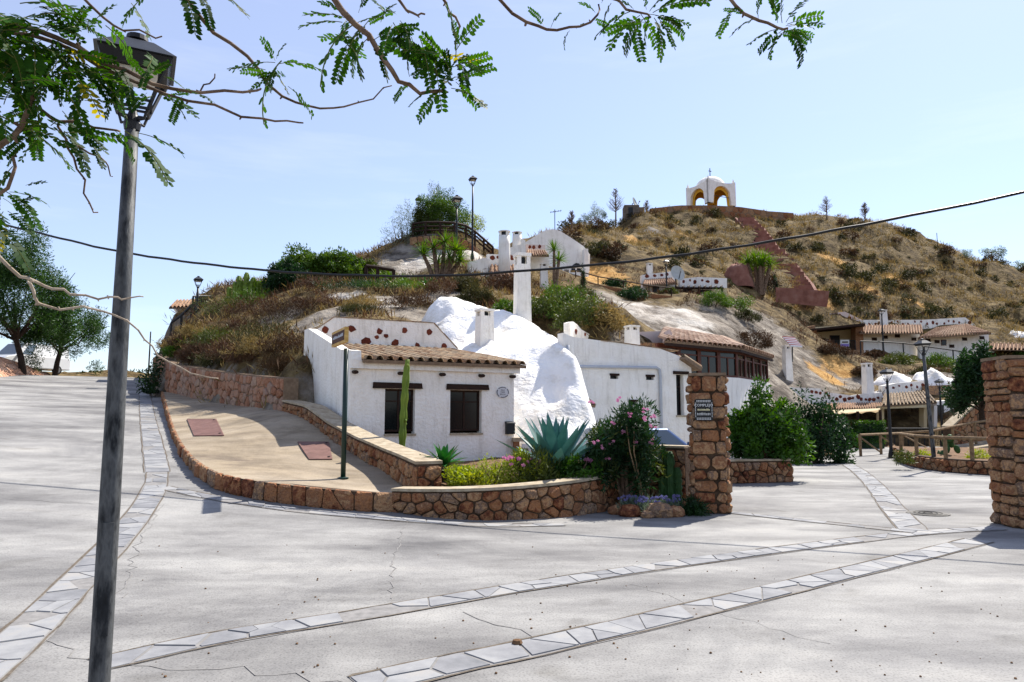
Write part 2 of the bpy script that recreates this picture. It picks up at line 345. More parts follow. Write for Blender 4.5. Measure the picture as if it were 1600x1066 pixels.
def grid_sheet(name, m, x0, x1, y0, y1, nx, ny, zf, keep=None):
    xs = np.linspace(x0, x1, nx); ys = np.linspace(y0, y1, ny)
    X, Y = np.meshgrid(xs, ys); Z = zf(X, Y)
    V = np.stack([X.ravel(), Y.ravel(), Z.ravel()], 1)
    i = np.arange(ny-1)[:, None]*nx + np.arange(nx-1)[None]; Fq = np.stack([i, i+1, i+nx+1, i+nx], -1).reshape(-1, 4)
    if keep is not None:
        cx = V[Fq].mean(1); Fq = Fq[keep(cx)]
    return np_mesh(name, V, Fq, m, None, True)
gv = np.vectorize(g)
plaza = struct(grid_sheet('plaza', 'concrete', -48, 34, -8, 62, 165, 141, lambda X, Y: gv(X, Y)))
far = struct(MB().add([(-4000, -4000, -6), (4000, -4000, -6), (4000, 4000, -6), (-4000, 4000, -6)], [(0, 1, 2, 3)]).build('ground', 'soil'))

# ---- flagstone bands laid across the paving
def resample(path, step):
    path = [Vector(p) for p in path]; out = [path[0]]; acc = 0
    for a, b in zip(path[:-1], path[1:]):
        n = max(1, int((b-a).length/step))
        for i in range(1, n+1): out.append(a.lerp(b, i/n))
    return out
def smooth_path(path, it=2):
    path = [Vector(p) for p in path]
    for _ in range(it):
        q = [path[0]]
        for a, b in zip(path[:-1], path[1:]): q += [a.lerp(b, .25), a.lerp(b, .75)]
        path = q+[path[-1]]
    return path
def ground_ribbon(path, w, lift, mb, jit=0.0):
    o = len(mb.v); n = len(path)
    for i, p in enumerate(path):
        t = (path[min(i+1, n-1)]-path[max(i-1, 0)]); t.z = 0; t.normalize(); s_ = Vector((-t.y, t.x, 0))
        for k in (-.5, .5):
            q = p + s_*(w*k + random.uniform(-jit, jit)); mb.v.append((q.x, q.y, g(q.x, q.y)+lift))
    for i in range(n-1): mb.f.append((o+2*i, o+2*i+2, o+2*i+3, o+2*i+1))
def clip(poly, p, nrm):
    out = []
    for i in range(len(poly)):
        a, b = poly[i], poly[(i+1) % len(poly)]
        da = (a[0]-p[0])*nrm[0]+(a[1]-p[1])*nrm[1]; db = (b[0]-p[0])*nrm[0]+(b[1]-p[1])*nrm[1]
        if da <= 0: out.append(a)
        if (da < 0 < db) or (db < 0 < da):
            t = da/(da-db); out.append((a[0]+(b[0]-a[0])*t, a[1]+(b[1]-a[1])*t))
    return out
def voronoi(seeds, w, h, aspect=1.0):
    cells = []
    S = [(x, y*aspect) for x, y in seeds]
    for i, a in enumerate(S):
        poly = [(0, 0), (w, 0), (w, h*aspect), (0, h*aspect)]
        near = sorted(range(len(S)), key=lambda j: (S[j][0]-a[0])**2+(S[j][1]-a[1])**2)[1:16]
        for j in near:
            b = S[j]; m_ = ((a[0]+b[0])/2, (a[1]+b[1])/2); poly = clip(poly, m_, (b[0]-a[0], b[1]-a[1]))
            if len(poly) < 3: break
        cells.append([(x, y/aspect) for x, y in poly])
    return cells
def jgrid(w, h, dx, dy, j=0.38):
    nx = max(1, round(w/dx)); ny = max(1, round(h/dy)); out = []
    for r in range(ny):
        for c in range(nx):
            out.append((min(w*.999, max(w*.001, (c+.5+(.25 if r % 2 else -.25)+random.uniform(-j, j))*w/nx)), min(h*.995, max(h*.005, (r+.5+random.uniform(-j, j))*h/ny))))
    return out
def path_frame(path):
    L = [0]
    for a, b in zip(path[:-1], path[1:]): L.append(L[-1]+(Vector((b.x, b.y, 0))-Vector((a.x, a.y, 0))).length)
    def f(u):
        u = max(0, min(L[-1]-1e-6, u)); i = 0
        while i < len(L)-2 and L[i+1] <= u: i += 1
        t = (u-L[i])/(L[i+1]-L[i]+1e-9); p = path[i].lerp(path[i+1], t)
        # smoothed tangent
        ta = (path[min(i+1, len(path)-1)]-path[i]); tb = (path[min(i+2, len(path)-1)]-path[min(i+1, len(path)-2)])
        d = ta.normalized().lerp(tb.normalized(), t); d.z = 0; d.normalize()
        return p, Vector((d.y, -d.x, 0))          # normal: right-hand side of the path
    return f, L[-1]
def band(path_px, w, size=0.55, seed=0):
    random.seed(100+seed)
    path = resample(smooth_path([G(*p) for p in path_px], 2), 0.35)
    base = MB(); ground_ribbon(path, w+.05, .004, base, .012)
    b = base.build('joint_strip', 'joint_pale', plaza)
    for sg in (-1, 1):
        ed = MB(); pe_ = []
        for i, p in enumerate(path):
            t = (path[min(i+1, len(path)-1)]-path[max(i-1, 0)]); t.z = 0; t.normalize(); pe_.append(p+Vector((-t.y, t.x, 0))*sg*(w/2+.012+random.uniform(-.012, .012)))
        ground_ribbon(pe_, .022 if sg > 0 else .018, .0075, ed, .006); ed.build('edge_joint', 'joint', plaza)
    f, L = path_frame(path)
    n = 0
    for cell in voronoi(jgrid(L, w, size, w*.55, .48), L, w):
        if len(cell) < 3 or random.random() < .16: continue
        cx = sum(c[0] for c in cell)/len(cell); cy = sum(c[1] for c in cell)/len(cell)
        top = []; k = 1-random.uniform(.006, .022)/size*2; lift = random.uniform(.008, .014)
        for (u, v) in cell:
            u2 = cx+(u-cx)*k; v2 = cy+(v-cy)*(k-.02)
            p, nr = f(u2); q = p + nr*(v2-w/2); top.append(Vector((q.x, q.y, g(q.x, q.y)+lift)))
        c = sum(top, Vector())/len(top); m_ = len(top)
        mb = MB(); low = [t+(t-c)*.02-Vector((0, 0, .012)) for t in top]
        mb.add(low+top, [tuple(range(m_, 2*m_))]+[(i, (i+1) % m_, m_+(i+1) % m_, m_+i) for i in range(m_)])
        mb.build('flagstone', 'slate', plaza); n += 1
    return n
band([(150, 1040), (330, 998), (560, 962), (800, 920), (1050, 882), (1290, 850), (1440, 832), (1560, 826)], 0.28, .38, 1)
band([(560, 1072), (700, 1040), (900, 998), (1100, 950), (1300, 902), (1440, 868), (1530, 845)], 0.32, .42, 2)
band([(-60, 1075), (20, 1010), (90, 940), (160, 868), (215, 808), (243, 765), (246, 738)], 0.34, .42, 3)
band([(246, 738), (238, 690), (230, 650), (226, 615), (224, 596)], 0.42, .5, 4)
band([(1428, 830), (1395, 795), (1370, 762), (1345, 738), (1318, 722)], 0.38, .45, 5)
band([(255, 762), (340, 780), (480, 800), (620, 812), (760, 822), (880, 820)], 0.24, .4, 6)
band([(1130, 800), (1240, 812), (1340, 822), (1430, 832)], 0.22, .4, 7)
# narrow cracks in the concrete, plus the overhead cable's shadow drawn as a line
def crack_and_shadow_line(pts, w, seed):
    random.seed(seed); pa = [G(*p) for p in pts]; pa = resample(pa, .12)
    pa = [p+Vector((random.gauss(0, .025), random.gauss(0, .04), 0)) for p in pa]
    mb = MB(); ground_ribbon(pa, w, .0045, mb, w*.3); mb.build('crack_and_shadow_line', 'joint_pale', plaza)
crack_and_shadow_line([(632, 822), (612, 880), (610, 945)], .012, 1); crack_and_shadow_line([(712, 955), (780, 975), (840, 990)], .012, 2)
crack_and_shadow_line([(0, 780), (150, 787), (260, 790)], .012, 3); crack_and_shadow_line([(170, 1040), (400, 1050), (560, 1066)], .010, 4)
crack_and_shadow_line([(0, 655), (120, 640), (210, 632)], .012, 5); crack_and_shadow_line([(980, 910), (1130, 960), (1300, 1010)], .006, 6)  # first line paints the cable's shadow crossing the road
crack_and_shadow_line([(0, 985), (80, 1005), (160, 1035)], .010, 7); crack_and_shadow_line([(250, 790), (215, 850), (190, 935)], .010, 8)

# ---- hillside
HP = []
def hp(*pts):
    for px, py, D in pts: HP.append(tuple(P(px, py, D)))
hp((262, 556, 31), (300, 560, 28.5), (360, 572, 24.5), (440, 583, 20.8), (330, 520, 31), (300, 500, 36), (270, 522, 40), (262, 541, 34.5), (285, 520, 37.5), (259, 550, 40), (330, 474, 41), (430, 452, 38), (520, 428, 38), (590, 412, 41),
   (640, 368, 44), (700, 356, 46), (750, 378, 46.5), (780, 400, 45), (640, 410, 40.5), (700, 408, 40), (600, 440, 37),
   (450, 530, 25), (400, 520, 29), (520, 500, 26), (600, 492, 26), (660, 486, 27), (380, 475, 35), (480, 462, 31), (580, 450, 32), (690, 452, 32), (740, 430, 37), (760, 460, 31),
   (590, 505, 24.2), (500, 540, 22.8), (460, 565, 22), (840, 470, 31), (900, 478, 31), (950, 495, 33), (800, 440, 38), (850, 452, 43), (920, 440, 48),
   (800, 378, 60), (850, 360, 62), (900, 350, 72), (870, 420, 55.5), (800, 405, 50), (985, 339, 85), (1040, 340, 89), (1110, 341, 89), (1190, 347, 90), (1040, 330, 93), (1110, 328, 96), (1190, 336, 96), (1300, 337, 96), (1400, 353, 94), (1460, 380, 92), (1530, 408, 90), (1600, 428, 88), (1700, 470, 86),
   (1100, 372, 80), (1000, 385, 68), (960, 420, 56), (1200, 400, 76), (1300, 390, 82), (1400, 420, 80), (1500, 450, 78), (1600, 475, 76), (1150, 440, 62), (1230, 445, 66), (1300, 450, 68), (1400, 470, 69), (1500, 490, 70), (1600, 510, 70),
   (935, 452, 45), (1020, 466, 46.5), (1110, 470, 47), (1000, 458, 50), (1060, 455, 51), (1130, 458, 53), (950, 545, 34), (1050, 548, 35), (1120, 552, 37), (990, 500, 40), (1060, 505, 41), (1130, 505, 42.5),
   (1170, 480, 52), (1190, 520, 46), (1230, 560, 44), (1240, 500, 56), (1255, 552, 56.5), (1330, 555, 56.5), (1400, 558, 57.5), (1480, 567, 58.5), (1560, 573, 60), (1640, 580, 60), (1400, 553, 61.5), (1480, 560, 62.5), (1330, 551, 60), (1300, 495, 63.5), (1400, 500, 65), (1500, 505, 66), (1600, 520, 68),
   (1300, 585, 46), (1400, 580, 48), (1500, 578, 49), (1590, 590, 47), (1240, 603, 42.5), (1340, 612, 43), (1440, 605, 43.5), (1520, 610, 43), (1650, 620, 43),
   (960, 535, 25), (1000, 535, 26), (1180, 600, 33), (1215, 606, 37), (760, 495, 27), (840, 505, 27.5), (880, 530, 26.5))
# behind the crests, and under the paving
for x, y, z in ((-14, 62, 6), (-5, 66, 9), (5, 85, 16), (20, 125, 24), (45, 130, 26), (80, 125, 18), (110, 120, 10), (-30, 85, 4.6), (-50, 80, 5.5), (-45, 110, 3), (-10, 110, 6), (-70, 60, 6), (120, 60, 9), (70, 45, 3.2), (60, 35, .6), (0, 180, 4), (100, 180, 4), (-80, 180, 0), (-36, 62, 4.4), (-42, 76, 6.3), (-30, 75, 6.3), (-22, 75, 6.5), (-16, 74, 6.5), (-33, 47.5, 4.3), (-32, 50, 4.3), (-34, 45, 4.2), (-31.5, 44, 4.2)): HP.append((x, y, z))
for s in np.arange(2, 60, 5.0):
    for t in (-3.5, 0, 2.6):
        x = -.5*s+.866*t; y = .866*s+.5*t; HP.append((x, y, g(x, y)-.7))
    x = -.5*s-.866*8; y = .866*s-4; HP.append((x, y, g(x, y)+(.7 if s > 38 else -.5)))
for x in (2, 7, 12, 18, 24, 32):
    for y in (2, 8, 14):
        if -.5*x+.866*y < 14: HP.append((x, y, -.7))
HP += [(7, 17, -.6), (11, 22, -.6), (6, 24, -.6), (9, 26, -.4), (13, 27, -.6), (18, 27, -.6), (24, 27, -.6), (15, 34, -.6), (20, 36, -.6), (26, 36, -.5), (31, 36, -.4), (32, 26, -.6), (2.5, 17.5, -.6), (3, 20, -.3), (-1.5, 14, -.3), (-1, 17.5, .1), (1.5, 18.8, -.2), (-3, 20, 1.4), (-1, 21, 1.8), (2.5, 23, 1.2), (4.5, 25, .8), (-4.6, 15.8, .6), (-8, 18, .2), (-5.5, 19.5, 1.4), (-2, 23, 3.4), (0, 23, 2.6)]
for (ax, ay, bx, by, za, zb_, ta, tb) in ((-15.0, 29.8, -6.3, 19.1, 1.9, 1.4, 4.2, 2.5), (-23.4, 45.8, -15.0, 29.8, 3.3, 1.9, 5.0, 4.2)):
    dx, dy = bx-ax, by-ay; L = math.hypot(dx, dy); nx, ny = -dy/L, dx/L
    if ny < 0 or nx*1+ny*.3 < 0: nx, ny = -nx, -ny
    if nx < 0: nx, ny = -nx, -ny
    for k in range(9):
        f_ = k/8; x, y = ax+dx*f_, ay+dy*f_
        HP.append((x-nx*.45, y-ny*.45, za+(zb_-za)*f_-1.2)); HP.append((x+nx*.75, y+ny*.75, ta+(tb-ta)*f_-.12))
hill_f = RBF(HP, 0.6, 0.01)
HN = {}
def hill_many(X, Y):
    Z = hill_f.many(X, Y)
    Xr, Yr, Zr = X.ravel(), Y.ravel(), Z.ravel().copy()
    for i in range(len(Xr)):
        a = min(1.0, max(0.0, (Zr[i]-.6)/2.0))
        if a > 0: Zr[i] += a*(0.42*fbm(Xr[i]*.22, Yr[i]*.22, 3, 5) + .16*fbm(Xr[i]*.9, Yr[i]*.9, 9, 3) + (min(1.0, max(0.0, (Yr[i]-64)/6)))*(1.1*abs(fbm(Xr[i]*.16, Yr[i]*.16+Zr[i]*.1, 5, 5))+.35*fbm(Xr[i]*.6, Yr[i]*.6, 2, 3)-.25))
    return Zr.reshape(X.shape)
def hz(x, y): return float(hill_many(np.array([[x]], float), np.array([[y]], float))[0, 0])
def lay(name, x0, x1, y0, y1, st):
    nx = int((x1-x0)/st)+1; ny = int((y1-y0)/st)+1
    return x0, x1, y0, y1, nx, ny
def hill_mat():
    m = bpy.data.materials.new('hillside_ground'); m.use_nodes = True; n = m.node_tree.nodes; l = m.node_tree.links.new; b = n['Principled BSDF']
    b.inputs['Roughness'].default_value = .95; b.inputs['Specular IOR Level'].default_value = .1
    t = n.new('ShaderNodeTexCoord')
    def nz(sc, det=6): 
        q = n.new('ShaderNodeTexNoise'); q.inputs['Scale'].default_value = sc; q.inputs['Detail'].default_value = det; q.inputs['Roughness'].default_value = .65; l(t.outputs['Object'], q.inputs['Vector']); return q
    def ramp(src, cols, lo=.3, hi=.7):
        r = n.new('ShaderNodeValToRGB'); e = r.color_ramp.elements
        while len(e) < len(cols): e.new(.5)
        for i, c in enumerate(cols): e[i].position = lo+(hi-lo)*i/(len(cols)-1); e[i].color = rgb(c)
        l(src, r.inputs['Fac']); return r.outputs['Color']
    a = nz(1.1, 9); earth = ramp(a.outputs['Fac'], ['30281a', '4e4029', '6e5d3e', '897754'])
    r_ = nz(.9, 8); rock = ramp(r_.outputs['Fac'], ['3f3931', '6b6258', '8c8377', 'a39a8d'], .32, .68)
    w_ = nz(.6, 6); white = ramp(w_.outputs['Fac'], ['7d746a', 'aaa196', 'c4bdb2', 'd2ccc3'], .32, .64)
    att = n.new('ShaderNodeVertexColor'); att.layer_name = 'zone'; sx = n.new('ShaderNodeSeparateColor'); l(att.outputs['Color'], sx.inputs[0])
    d = nz(1.3, 5)
    def blend(c1, c2, ch):
        ad = n.new('ShaderNodeMath'); ad.operation = 'ADD'; l(sx.outputs[ch], ad.inputs[0]); l(d.outputs['Fac'], ad.inputs[1])
        mr = n.new('ShaderNodeMapRange'); mr.inputs['From Min'].default_value = .82; mr.inputs['From Max'].default_value = 1.08; l(ad.outputs[0], mr.inputs['Value'])
        mx = n.new('ShaderNodeMix'); mx.data_type = 'RGBA'; l(mr.outputs['Result'], mx.inputs['Factor']); l(c1, mx.inputs['A']); l(c2, mx.inputs['B']); return mx.outputs['Result']
    c = blend(earth, rock, 0); c = blend(c, white, 1)
    och = ramp(nz(1.5).outputs['Fac'], ['8a6230', 'b08850', 'c09a62']); c = blend(c, och, 2)
    l(c, b.inputs['Base Color'])
    bp = n.new('ShaderNodeBump'); bp.inputs['Strength'].default_value = .9; bp.inputs['Distance'].default_value = .25; l(nz(2.2, 8).outputs['Fac'], bp.inputs['Height']); l(bp.outputs['Normal'], b.inputs['Normal'])
    M['hill'] = m
hill_mat()
ZONES = []   # (x, y, radius, channel, strength)
def zone(ch, r, *pts):
    for px, py, D in pts: p = P(px, py, D); ZONES.append((p.x, p.y, r, ch, 1.0))
zone(0, 3.2, (1000, 500, 40), (1060, 505, 41), (1100, 520, 40), (950, 520, 36.5), (1130, 505, 42.5), (960, 475, 42), (1050, 540, 36))
zone(1, 1.8, (1010, 490, 42), (1070, 500, 42), (985, 515, 38), (1090, 530, 39))
zone(0, 3.0, (1180, 500, 49), (1215, 530, 47), (1200, 560, 44), (1150, 520, 44), (1235, 575, 43))
zone(0, 3.0, (1230, 600, 41), (1215, 640, 37), (1190, 640, 33), (1170, 660, 31))
zone(0, 2.2, (640, 400, 41.5), (620, 425, 39), (660, 390, 42))
zone(1, 1.4, (690, 400, 41), (735, 400, 42), (660, 415, 40), (610, 440, 37.5))
zone(0, 1.3, (560, 487, 27), (620, 474, 29), (500, 505, 25.5), (700, 468, 30), (650, 490, 26.5), (430, 500, 29)); zone(1, .8, (600, 482, 28), (540, 470, 30), (710, 475, 29))
zone(0, 1.8, (1320, 590, 45), (1260, 600, 43.5), (1400, 590, 46)); zone(2, 1.2, (1310, 575, 47), (1290, 590, 45))
zone(2, 2.2, (940, 420, 54), (955, 440, 52), (930, 400, 55))
zone(1, 2.5, (860, 400, 57), (880, 390, 58), (840, 410, 55))
zone(0, 1.0, (1500, 580, 49), (1480, 590, 46), (1060, 410, 62), (1020, 360, 76))
zone(2, 1.6, (1400, 440, 76), (1350, 470, 70), (1280, 470, 66), (1440, 475, 70), (1300, 410, 79), (1060, 370, 79), (1000, 380, 69))
xs = np.concatenate([np.arange(-70, -20, 1.0), np.arange(-20, 34, .42), np.arange(34, 122, .9)]); ys = np.concatenate([np.arange(11, 56, .42), np.arange(56, 104, .7), np.arange(104, 190, 3.0)])
X, Y = np.meshgrid(xs, ys); Z = hill_many(X, Y); nx, ny = len(xs), len(ys)
V = np.stack([X.ravel(), Y.ravel(), Z.ravel()], 1); i = np.arange(ny-1)[:, None]*nx+np.arange(nx-1)[None]; Fq = np.stack([i, i+1, i+nx+1, i+nx], -1).reshape(-1, 4)
hill = struct(np_mesh('hillside', V, Fq, 'hill', None, True))
zc = np.zeros((len(V), 4), np.float32); zc[:, 3] = 1
for zx, zy, r, ch, st in ZONES: zc[:, ch] = np.maximum(zc[:, ch], st*np.exp(-((V[:, 0]-zx)**2+(V[:, 1]-zy)**2)/(r*r)))
gz = np.gradient(Z, ys, xs); slope = np.sqrt(gz[0]**2+gz[1]**2).ravel(); zc[:, 0] = np.maximum(zc[:, 0], np.clip((slope-1.0)*.5, 0, .5))
ca = hill.data.color_attributes.new('zone', 'FLOAT_COLOR', 'POINT'); ca.data.foreach_set('color', zc.ravel())

# ---- whitewashed cave rock beside the first house
RP = [tuple(P(*p)) for p in ((815, 700, 18.9), (816, 600, 20.2), (816, 560, 21.4), (760, 548, 22.6), (715, 552, 22.9), (690, 512, 24.6), (672, 484, 26.2), (700, 476, 26.5), (750, 487, 26.5), (790, 495, 26.3), (835, 508, 25.2), (872, 528, 23.0), (888, 550, 21.6),
      (903, 575, 20.7), (917, 620, 20.0), (932, 690, 19.3), (870, 700, 18.5), (870, 610, 20.2), (850, 650, 19.3), (785, 522, 24.4), (830, 545, 22.8))] + [(-3.5, 27.3, 3.6), (-1, 28, 3.6), (1.2, 27.5, 3.8), (3.2, 26, 2.6), (2.9, 22.6, 1.2), (2.75, 20.6, -.3), (2.95, 19.6, -.5), (3.2, 19, -.6), (1.5, 17.6, -.6), (.2, 17.9, -.5), (-4.5, 25.5, 3.2)]
rock_f = RBF(RP, .5)
def rockz(X, Y):
    Z = rock_f.many(X, Y); o = np.empty(Z.size); Xr, Yr = X.ravel(), Y.ravel()
    for i, z in enumerate(Z.ravel()): o[i] = z + .2*fbm(Xr[i]*.5, Yr[i]*.5, z*.5, 5)-.1*abs(fbm(Xr[i]*.9, Yr[i]*.9, z*.7, 5))+.06*fbm(Xr[i]*3, Yr[i]*3, z*2, 3)+.08
    return o.reshape(Z.shape)
def in_rock(c):
    x, y = c[:, 0], c[:, 1]
    back = (y-(16.5-.1))-(x+3.8)*.53      # front facade line of house 1 -> keep behind it
    left = (x > -4.4) & (x < 3.7) & (y < 28) & (y > 17.7) & ~((x < .35) & ((x-.15)*.883+(y-18.45)*.469 < .05) & ((-(x-.15)*.469+(y-18.45)*.883) < 4.0))
    return left
rock = struct(grid_sheet('whitewashed_rock', 'white_rock', -4.6, 3.9, 17.5, 28.2, 110, 140, rockz, in_rock))

# ---- stone masonry
def stone_mesh(cell3, cellin, out, name='stone'):
    """cell3: outline points on the wall face, pushed out into a lump along 'out' vectors"""
    n = len(cell3); c = sum(cell3, Vector())/n
    if n < 8:
        p2, o2 = [], []
        for i in range(n):
            a_, b_ = cell3[i], cell3[(i+1) % n]; k = random.uniform(.08, .22); p2 += [a_.lerp(b_, k), a_.lerp(b_, 1-k)]; o2 += [out[i], out[(i+1) % n]]
        cell3, out, n = p2, o2, 2*n
    pro = random.uniform(.02, .07); mb = MB()
    a = [p-o*.03 for p, o in zip(cell3, out)]
    b = [c+(p-c)*.97+o*pro*.55 for p, o in zip(cell3, out)]
    d = [c+(p-c)*random.uniform(.6, .86)+o*(pro+random.uniform(-.018, .016)) for p, o in zip(cell3, out)]
    mb.add(a+b+d, [(i, (i+1) % n, n+(i+1) % n, n+i) for i in range(n)]+[(n+i, n+(i+1) % n, 2*n+(i+1) % n, 2*n+i) for i in range(n)]+[tuple(range(2*n, 3*n))])
    return mb
def masonry(parent, path, zb, zt, size, m='stone', joint=.018, aspect=1.2, seed=1, stuff_after=290, side=1, off=Vector((0, 0, 0)), lean=0.0, jit=.38):
    """stones set one by one on the right-hand face of a path; zb/zt give bottom and top heights along it (0..1)"""
    random.seed(seed); path = [Vector(p) for p in path]; f, L = path_frame(path)
    H = sum(zt(k/8)-zb(k/8) for k in range(9))/9
    cells = voronoi(jgrid(L, H, size, size/aspect, jit), L, H, aspect); n = 0; rest = MB()
    order = sorted(range(len(cells)), key=lambda i: random.random())
    for ci in order:
        cell = cells[ci]
        if len(cell) < 3: continue
        # round off: drop tiny edges
        cl = [cell[0]]
        for q in cell[1:]:
            if math.hypot(q[0]-cl[-1][0], q[1]-cl[-1][1]) > size*.12: cl.append(q)
        if len(cl) < 3: continue
        cx = sum(c[0] for c in cl)/len(cl); cy = sum(c[1] for c in cl)/len(cl)
        pts = []; outs = []
        rad = max(.03, sum(math.hypot(u-cx, v-cy) for u, v in cl)/len(cl)); k = max(.6, 1-joint/rad)
        for (u, v) in cl:
            u2 = cx+(u-cx)*k; v2 = cy+(v-cy)*k; p, nr = f(u2); nr = nr*side; w = u2/L
            z = zb(w)+(v2/H)*(zt(w)-zb(w)); pts.append(Vector((p.x, p.y, z))-nr*(lean*(z-zb(w)))-off); outs.append(nr)
        mb = stone_mesh(pts, None, outs)
        if n < stuff_after: mb.build('stone', m, parent); n += 1
        else: rest.add(mb.v, mb.f)
    if rest.v: stuff(rest.build('small_stones', m, parent))
    return n
def wall_core(parent, path, zb, zt, th, m, name='mortar_core', side=1, off=Vector((0, 0, 0)), grow=0.0, lean=0.0):
    path = [Vector(p) for p in path]; f, L = path_frame(path); n = max(2, int(L/.3)); mb = MB()
    for i in range(n+1):
        u = L*i/n; p, nr = f(u); nr = nr*side; w = i/n; b_, t_ = zb(w), zt(w)
        ring = [p+nr*grow, p-nr*th]
        h = t_-b_
        mb.v += [(ring[0].x-off.x, ring[0].y-off.y, b_-off.z), (ring[0].x-nr.x*lean*h-off.x, ring[0].y-nr.y*lean*h-off.y, t_-off.z), (ring[1].x-nr.x*lean*h-off.x, ring[1].y-nr.y*lean*h-off.y, t_-off.z), (ring[1].x-off.x, ring[1].y-off.y, b_-off.z)]
    for i in range(n):
        a = 4*i
        for j in range(4): mb.f.append((a+j, a+(j+1) % 4, a+4+(j+1) % 4, a+4+j) if side > 0 else (a+j, a+4+j, a+4+(j+1) % 4, a+(j+1) % 4))
    mb.f.append((0, 3, 2, 1)); a = 4*n; mb.f.append((a, a+1, a+2, a+3))
    return mb.build(name, m, parent)

# ---- sloping tan pavement with its stone kerb
KB = [(252, 616), (258, 640), (266, 668), (280, 705), (300, 736), (335, 764), (395, 780), (500, 794), (575, 800), (616, 800)]
kerb = resample(smooth_path([G(*p) for p in KB], 2), .35)
def kz(w): 
    i = min(len(kerb)-1, int(w*(len(kerb)-1))); return kerb[i].z
kerb_h = lambda w: .24+.06*math.sin(w*9)
platp = []
for i, p in enumerate(kerb):
    if i % 3 == 0: platp.append((p.x, p.y, p.z+kerb_h(i/len(kerb))))
WA = [P(256, 614, 29.6), P(300, 622, 26.6), P(350, 630, 23.6), P(400, 636, 21), P(442, 642, 19)]
LW = [P(442, 642, 19), P(480, 655, 17.6), P(525, 690, 15.8), P(575, 722, 14.1), P(620, 748, 12.8), P(652, 766, 11.8)]
for p in WA+LW: platp.append(tuple(p))
platp.append(tuple(P(616, 776, 11.95)))
plat_f = RBF(platp, .8, .05)
def poly_sheet(name, m, poly, zf, st, edge_drop=None):
    """triangulated sheet filling a polygon (fine grid clipped to it)"""
    xs_ = [p[0] for p in poly]; ys_ = [p[1] for p in poly]; mb = MB(); idx = {}
    def inside(x, y):
        c = False; j = len(poly)-1
        for i in range(len(poly)):
            if (poly[i][1] > y) != (poly[j][1] > y) and x < (poly[j][0]-poly[i][0])*(y-poly[i][1])/(poly[j][1]-poly[i][1])+poly[i][0]: c = not c
            j = i
        return c
    nx_ = int((max(xs_)-min(xs_))/st)+2; ny_ = int((max(ys_)-min(ys_))/st)+2; x0, y0 = min(xs_)-st/2, min(ys_)-st/2
    def vid(i, j):
        if (i, j) not in idx:
            x, y = x0+i*st, y0+j*st
            if not inside(x, y):        # snap to the outline
                best = None
                for a, b in zip(poly, poly[1:]+poly[:1]):
                    dx, dy = b[0]-a[0], b[1]-a[1]; t = max(0, min(1, ((x-a[0])*dx+(y-a[1])*dy)/(dx*dx+dy*dy+1e-9))); q = (a[0]+dx*t, a[1]+dy*t); d = (q[0]-x)**2+(q[1]-y)**2
                    if best is None or d < best[0]: best = (d, q)
                x, y = best[1]
            idx[i, j] = len(mb.v); mb.v.append((x, y, zf(x, y)))
        return idx[i, j]
    for i in range(nx_):
        for j in range(ny_):
            if any(inside(x0+(i+a)*st, y0+(j+b)*st) for a in (0, 1) for b in (0, 1)): mb.f.append((vid(i, j), vid(i+1, j), vid(i+1, j+1), vid(i, j+1)))
    return mb.build(name, m, None, True)
pp = [(p.x, p.y) for p in kerb] + [(p.x, p.y) for p in reversed(LW)] + [(p.x, p.y) for p in reversed(WA[:-1])]
pav = struct(poly_sheet('raised_pavement', 'tan_concrete', pp, plat_f, .35))
tag(pav, 'sloping tan concrete pavement inside a curved stone kerb', 'pavement') if False else None
kerb_o = [Vector((p.x, p.y, 0)) for p in kerb]; fk_, KL_ = path_frame(kerb_o)
def kgz(w): p = fk_(w*KL_)[0]; return g(p.x, p.y)
def kzt(w): p = fk_(w*KL_)[0]; return max(plat_f(p.x, p.y), g(p.x, p.y)+.1)
ke = empty('stone_kerb', kerb[len(kerb)//2], 'curved low kerb of red-brown stones edging the sloping tan pavement', 'kerb')
ko = ke.location.copy()
wall_core(ke, kerb_o, lambda w: kgz(w)-.15, lambda w: kzt(w)-.008, .22, 'mortar', off=ko)
masonry(ke, kerb_o, lambda w: kgz(w)-.03, lambda w: kzt(w)+.012, .27, 'stone', .010, 1.3, 3, off=ko, jit=.2)
# ---- retaining wall above the pavement
re_path = resample(smooth_path([Vector((-23.2, 45.5, 0)), Vector((-18.6, 37, 0)), WA[0]*1.0, WA[1], WA[2], WA[3], WA[4]], 2), .4)
_rp = [Vector((p.x, p.y, 0)) for p in re_path]; ff, RL = path_frame(_rp)
def re_b(w):
    p, _ = ff(w*RL); 
    t = .866*p.x+.5*p.y
    return (plat_f(p.x, p.y) if p.y < 29.5 else g(p.x, p.y))-.1
RT = [(0, 5.4), (.35, 4.75), (.47, 4.4), (.6, 3.75), (.75, 3.25), (.9, 2.85), (1, 2.62)]
def re_t(w):
    for (a, za), (b, zb_) in zip(RT[:-1], RT[1:]):
        if w <= b: return za+(zb_-za)*(w-a)/(b-a)
    return RT[-1][1]
rw = empty('retaining_wall', WA[2], 'tall rubble retaining wall with dry weeds behind the sloping pavement', 'wall')
ro = rw.location.copy()
wall_core(rw, _rp, re_b, re_t, .4, 'mortar_pale', off=ro)
masonry(rw, _rp, re_b, lambda w: re_t(w)-.02, .42, 'stone_pale', .02, 1.15, 5, off=ro)
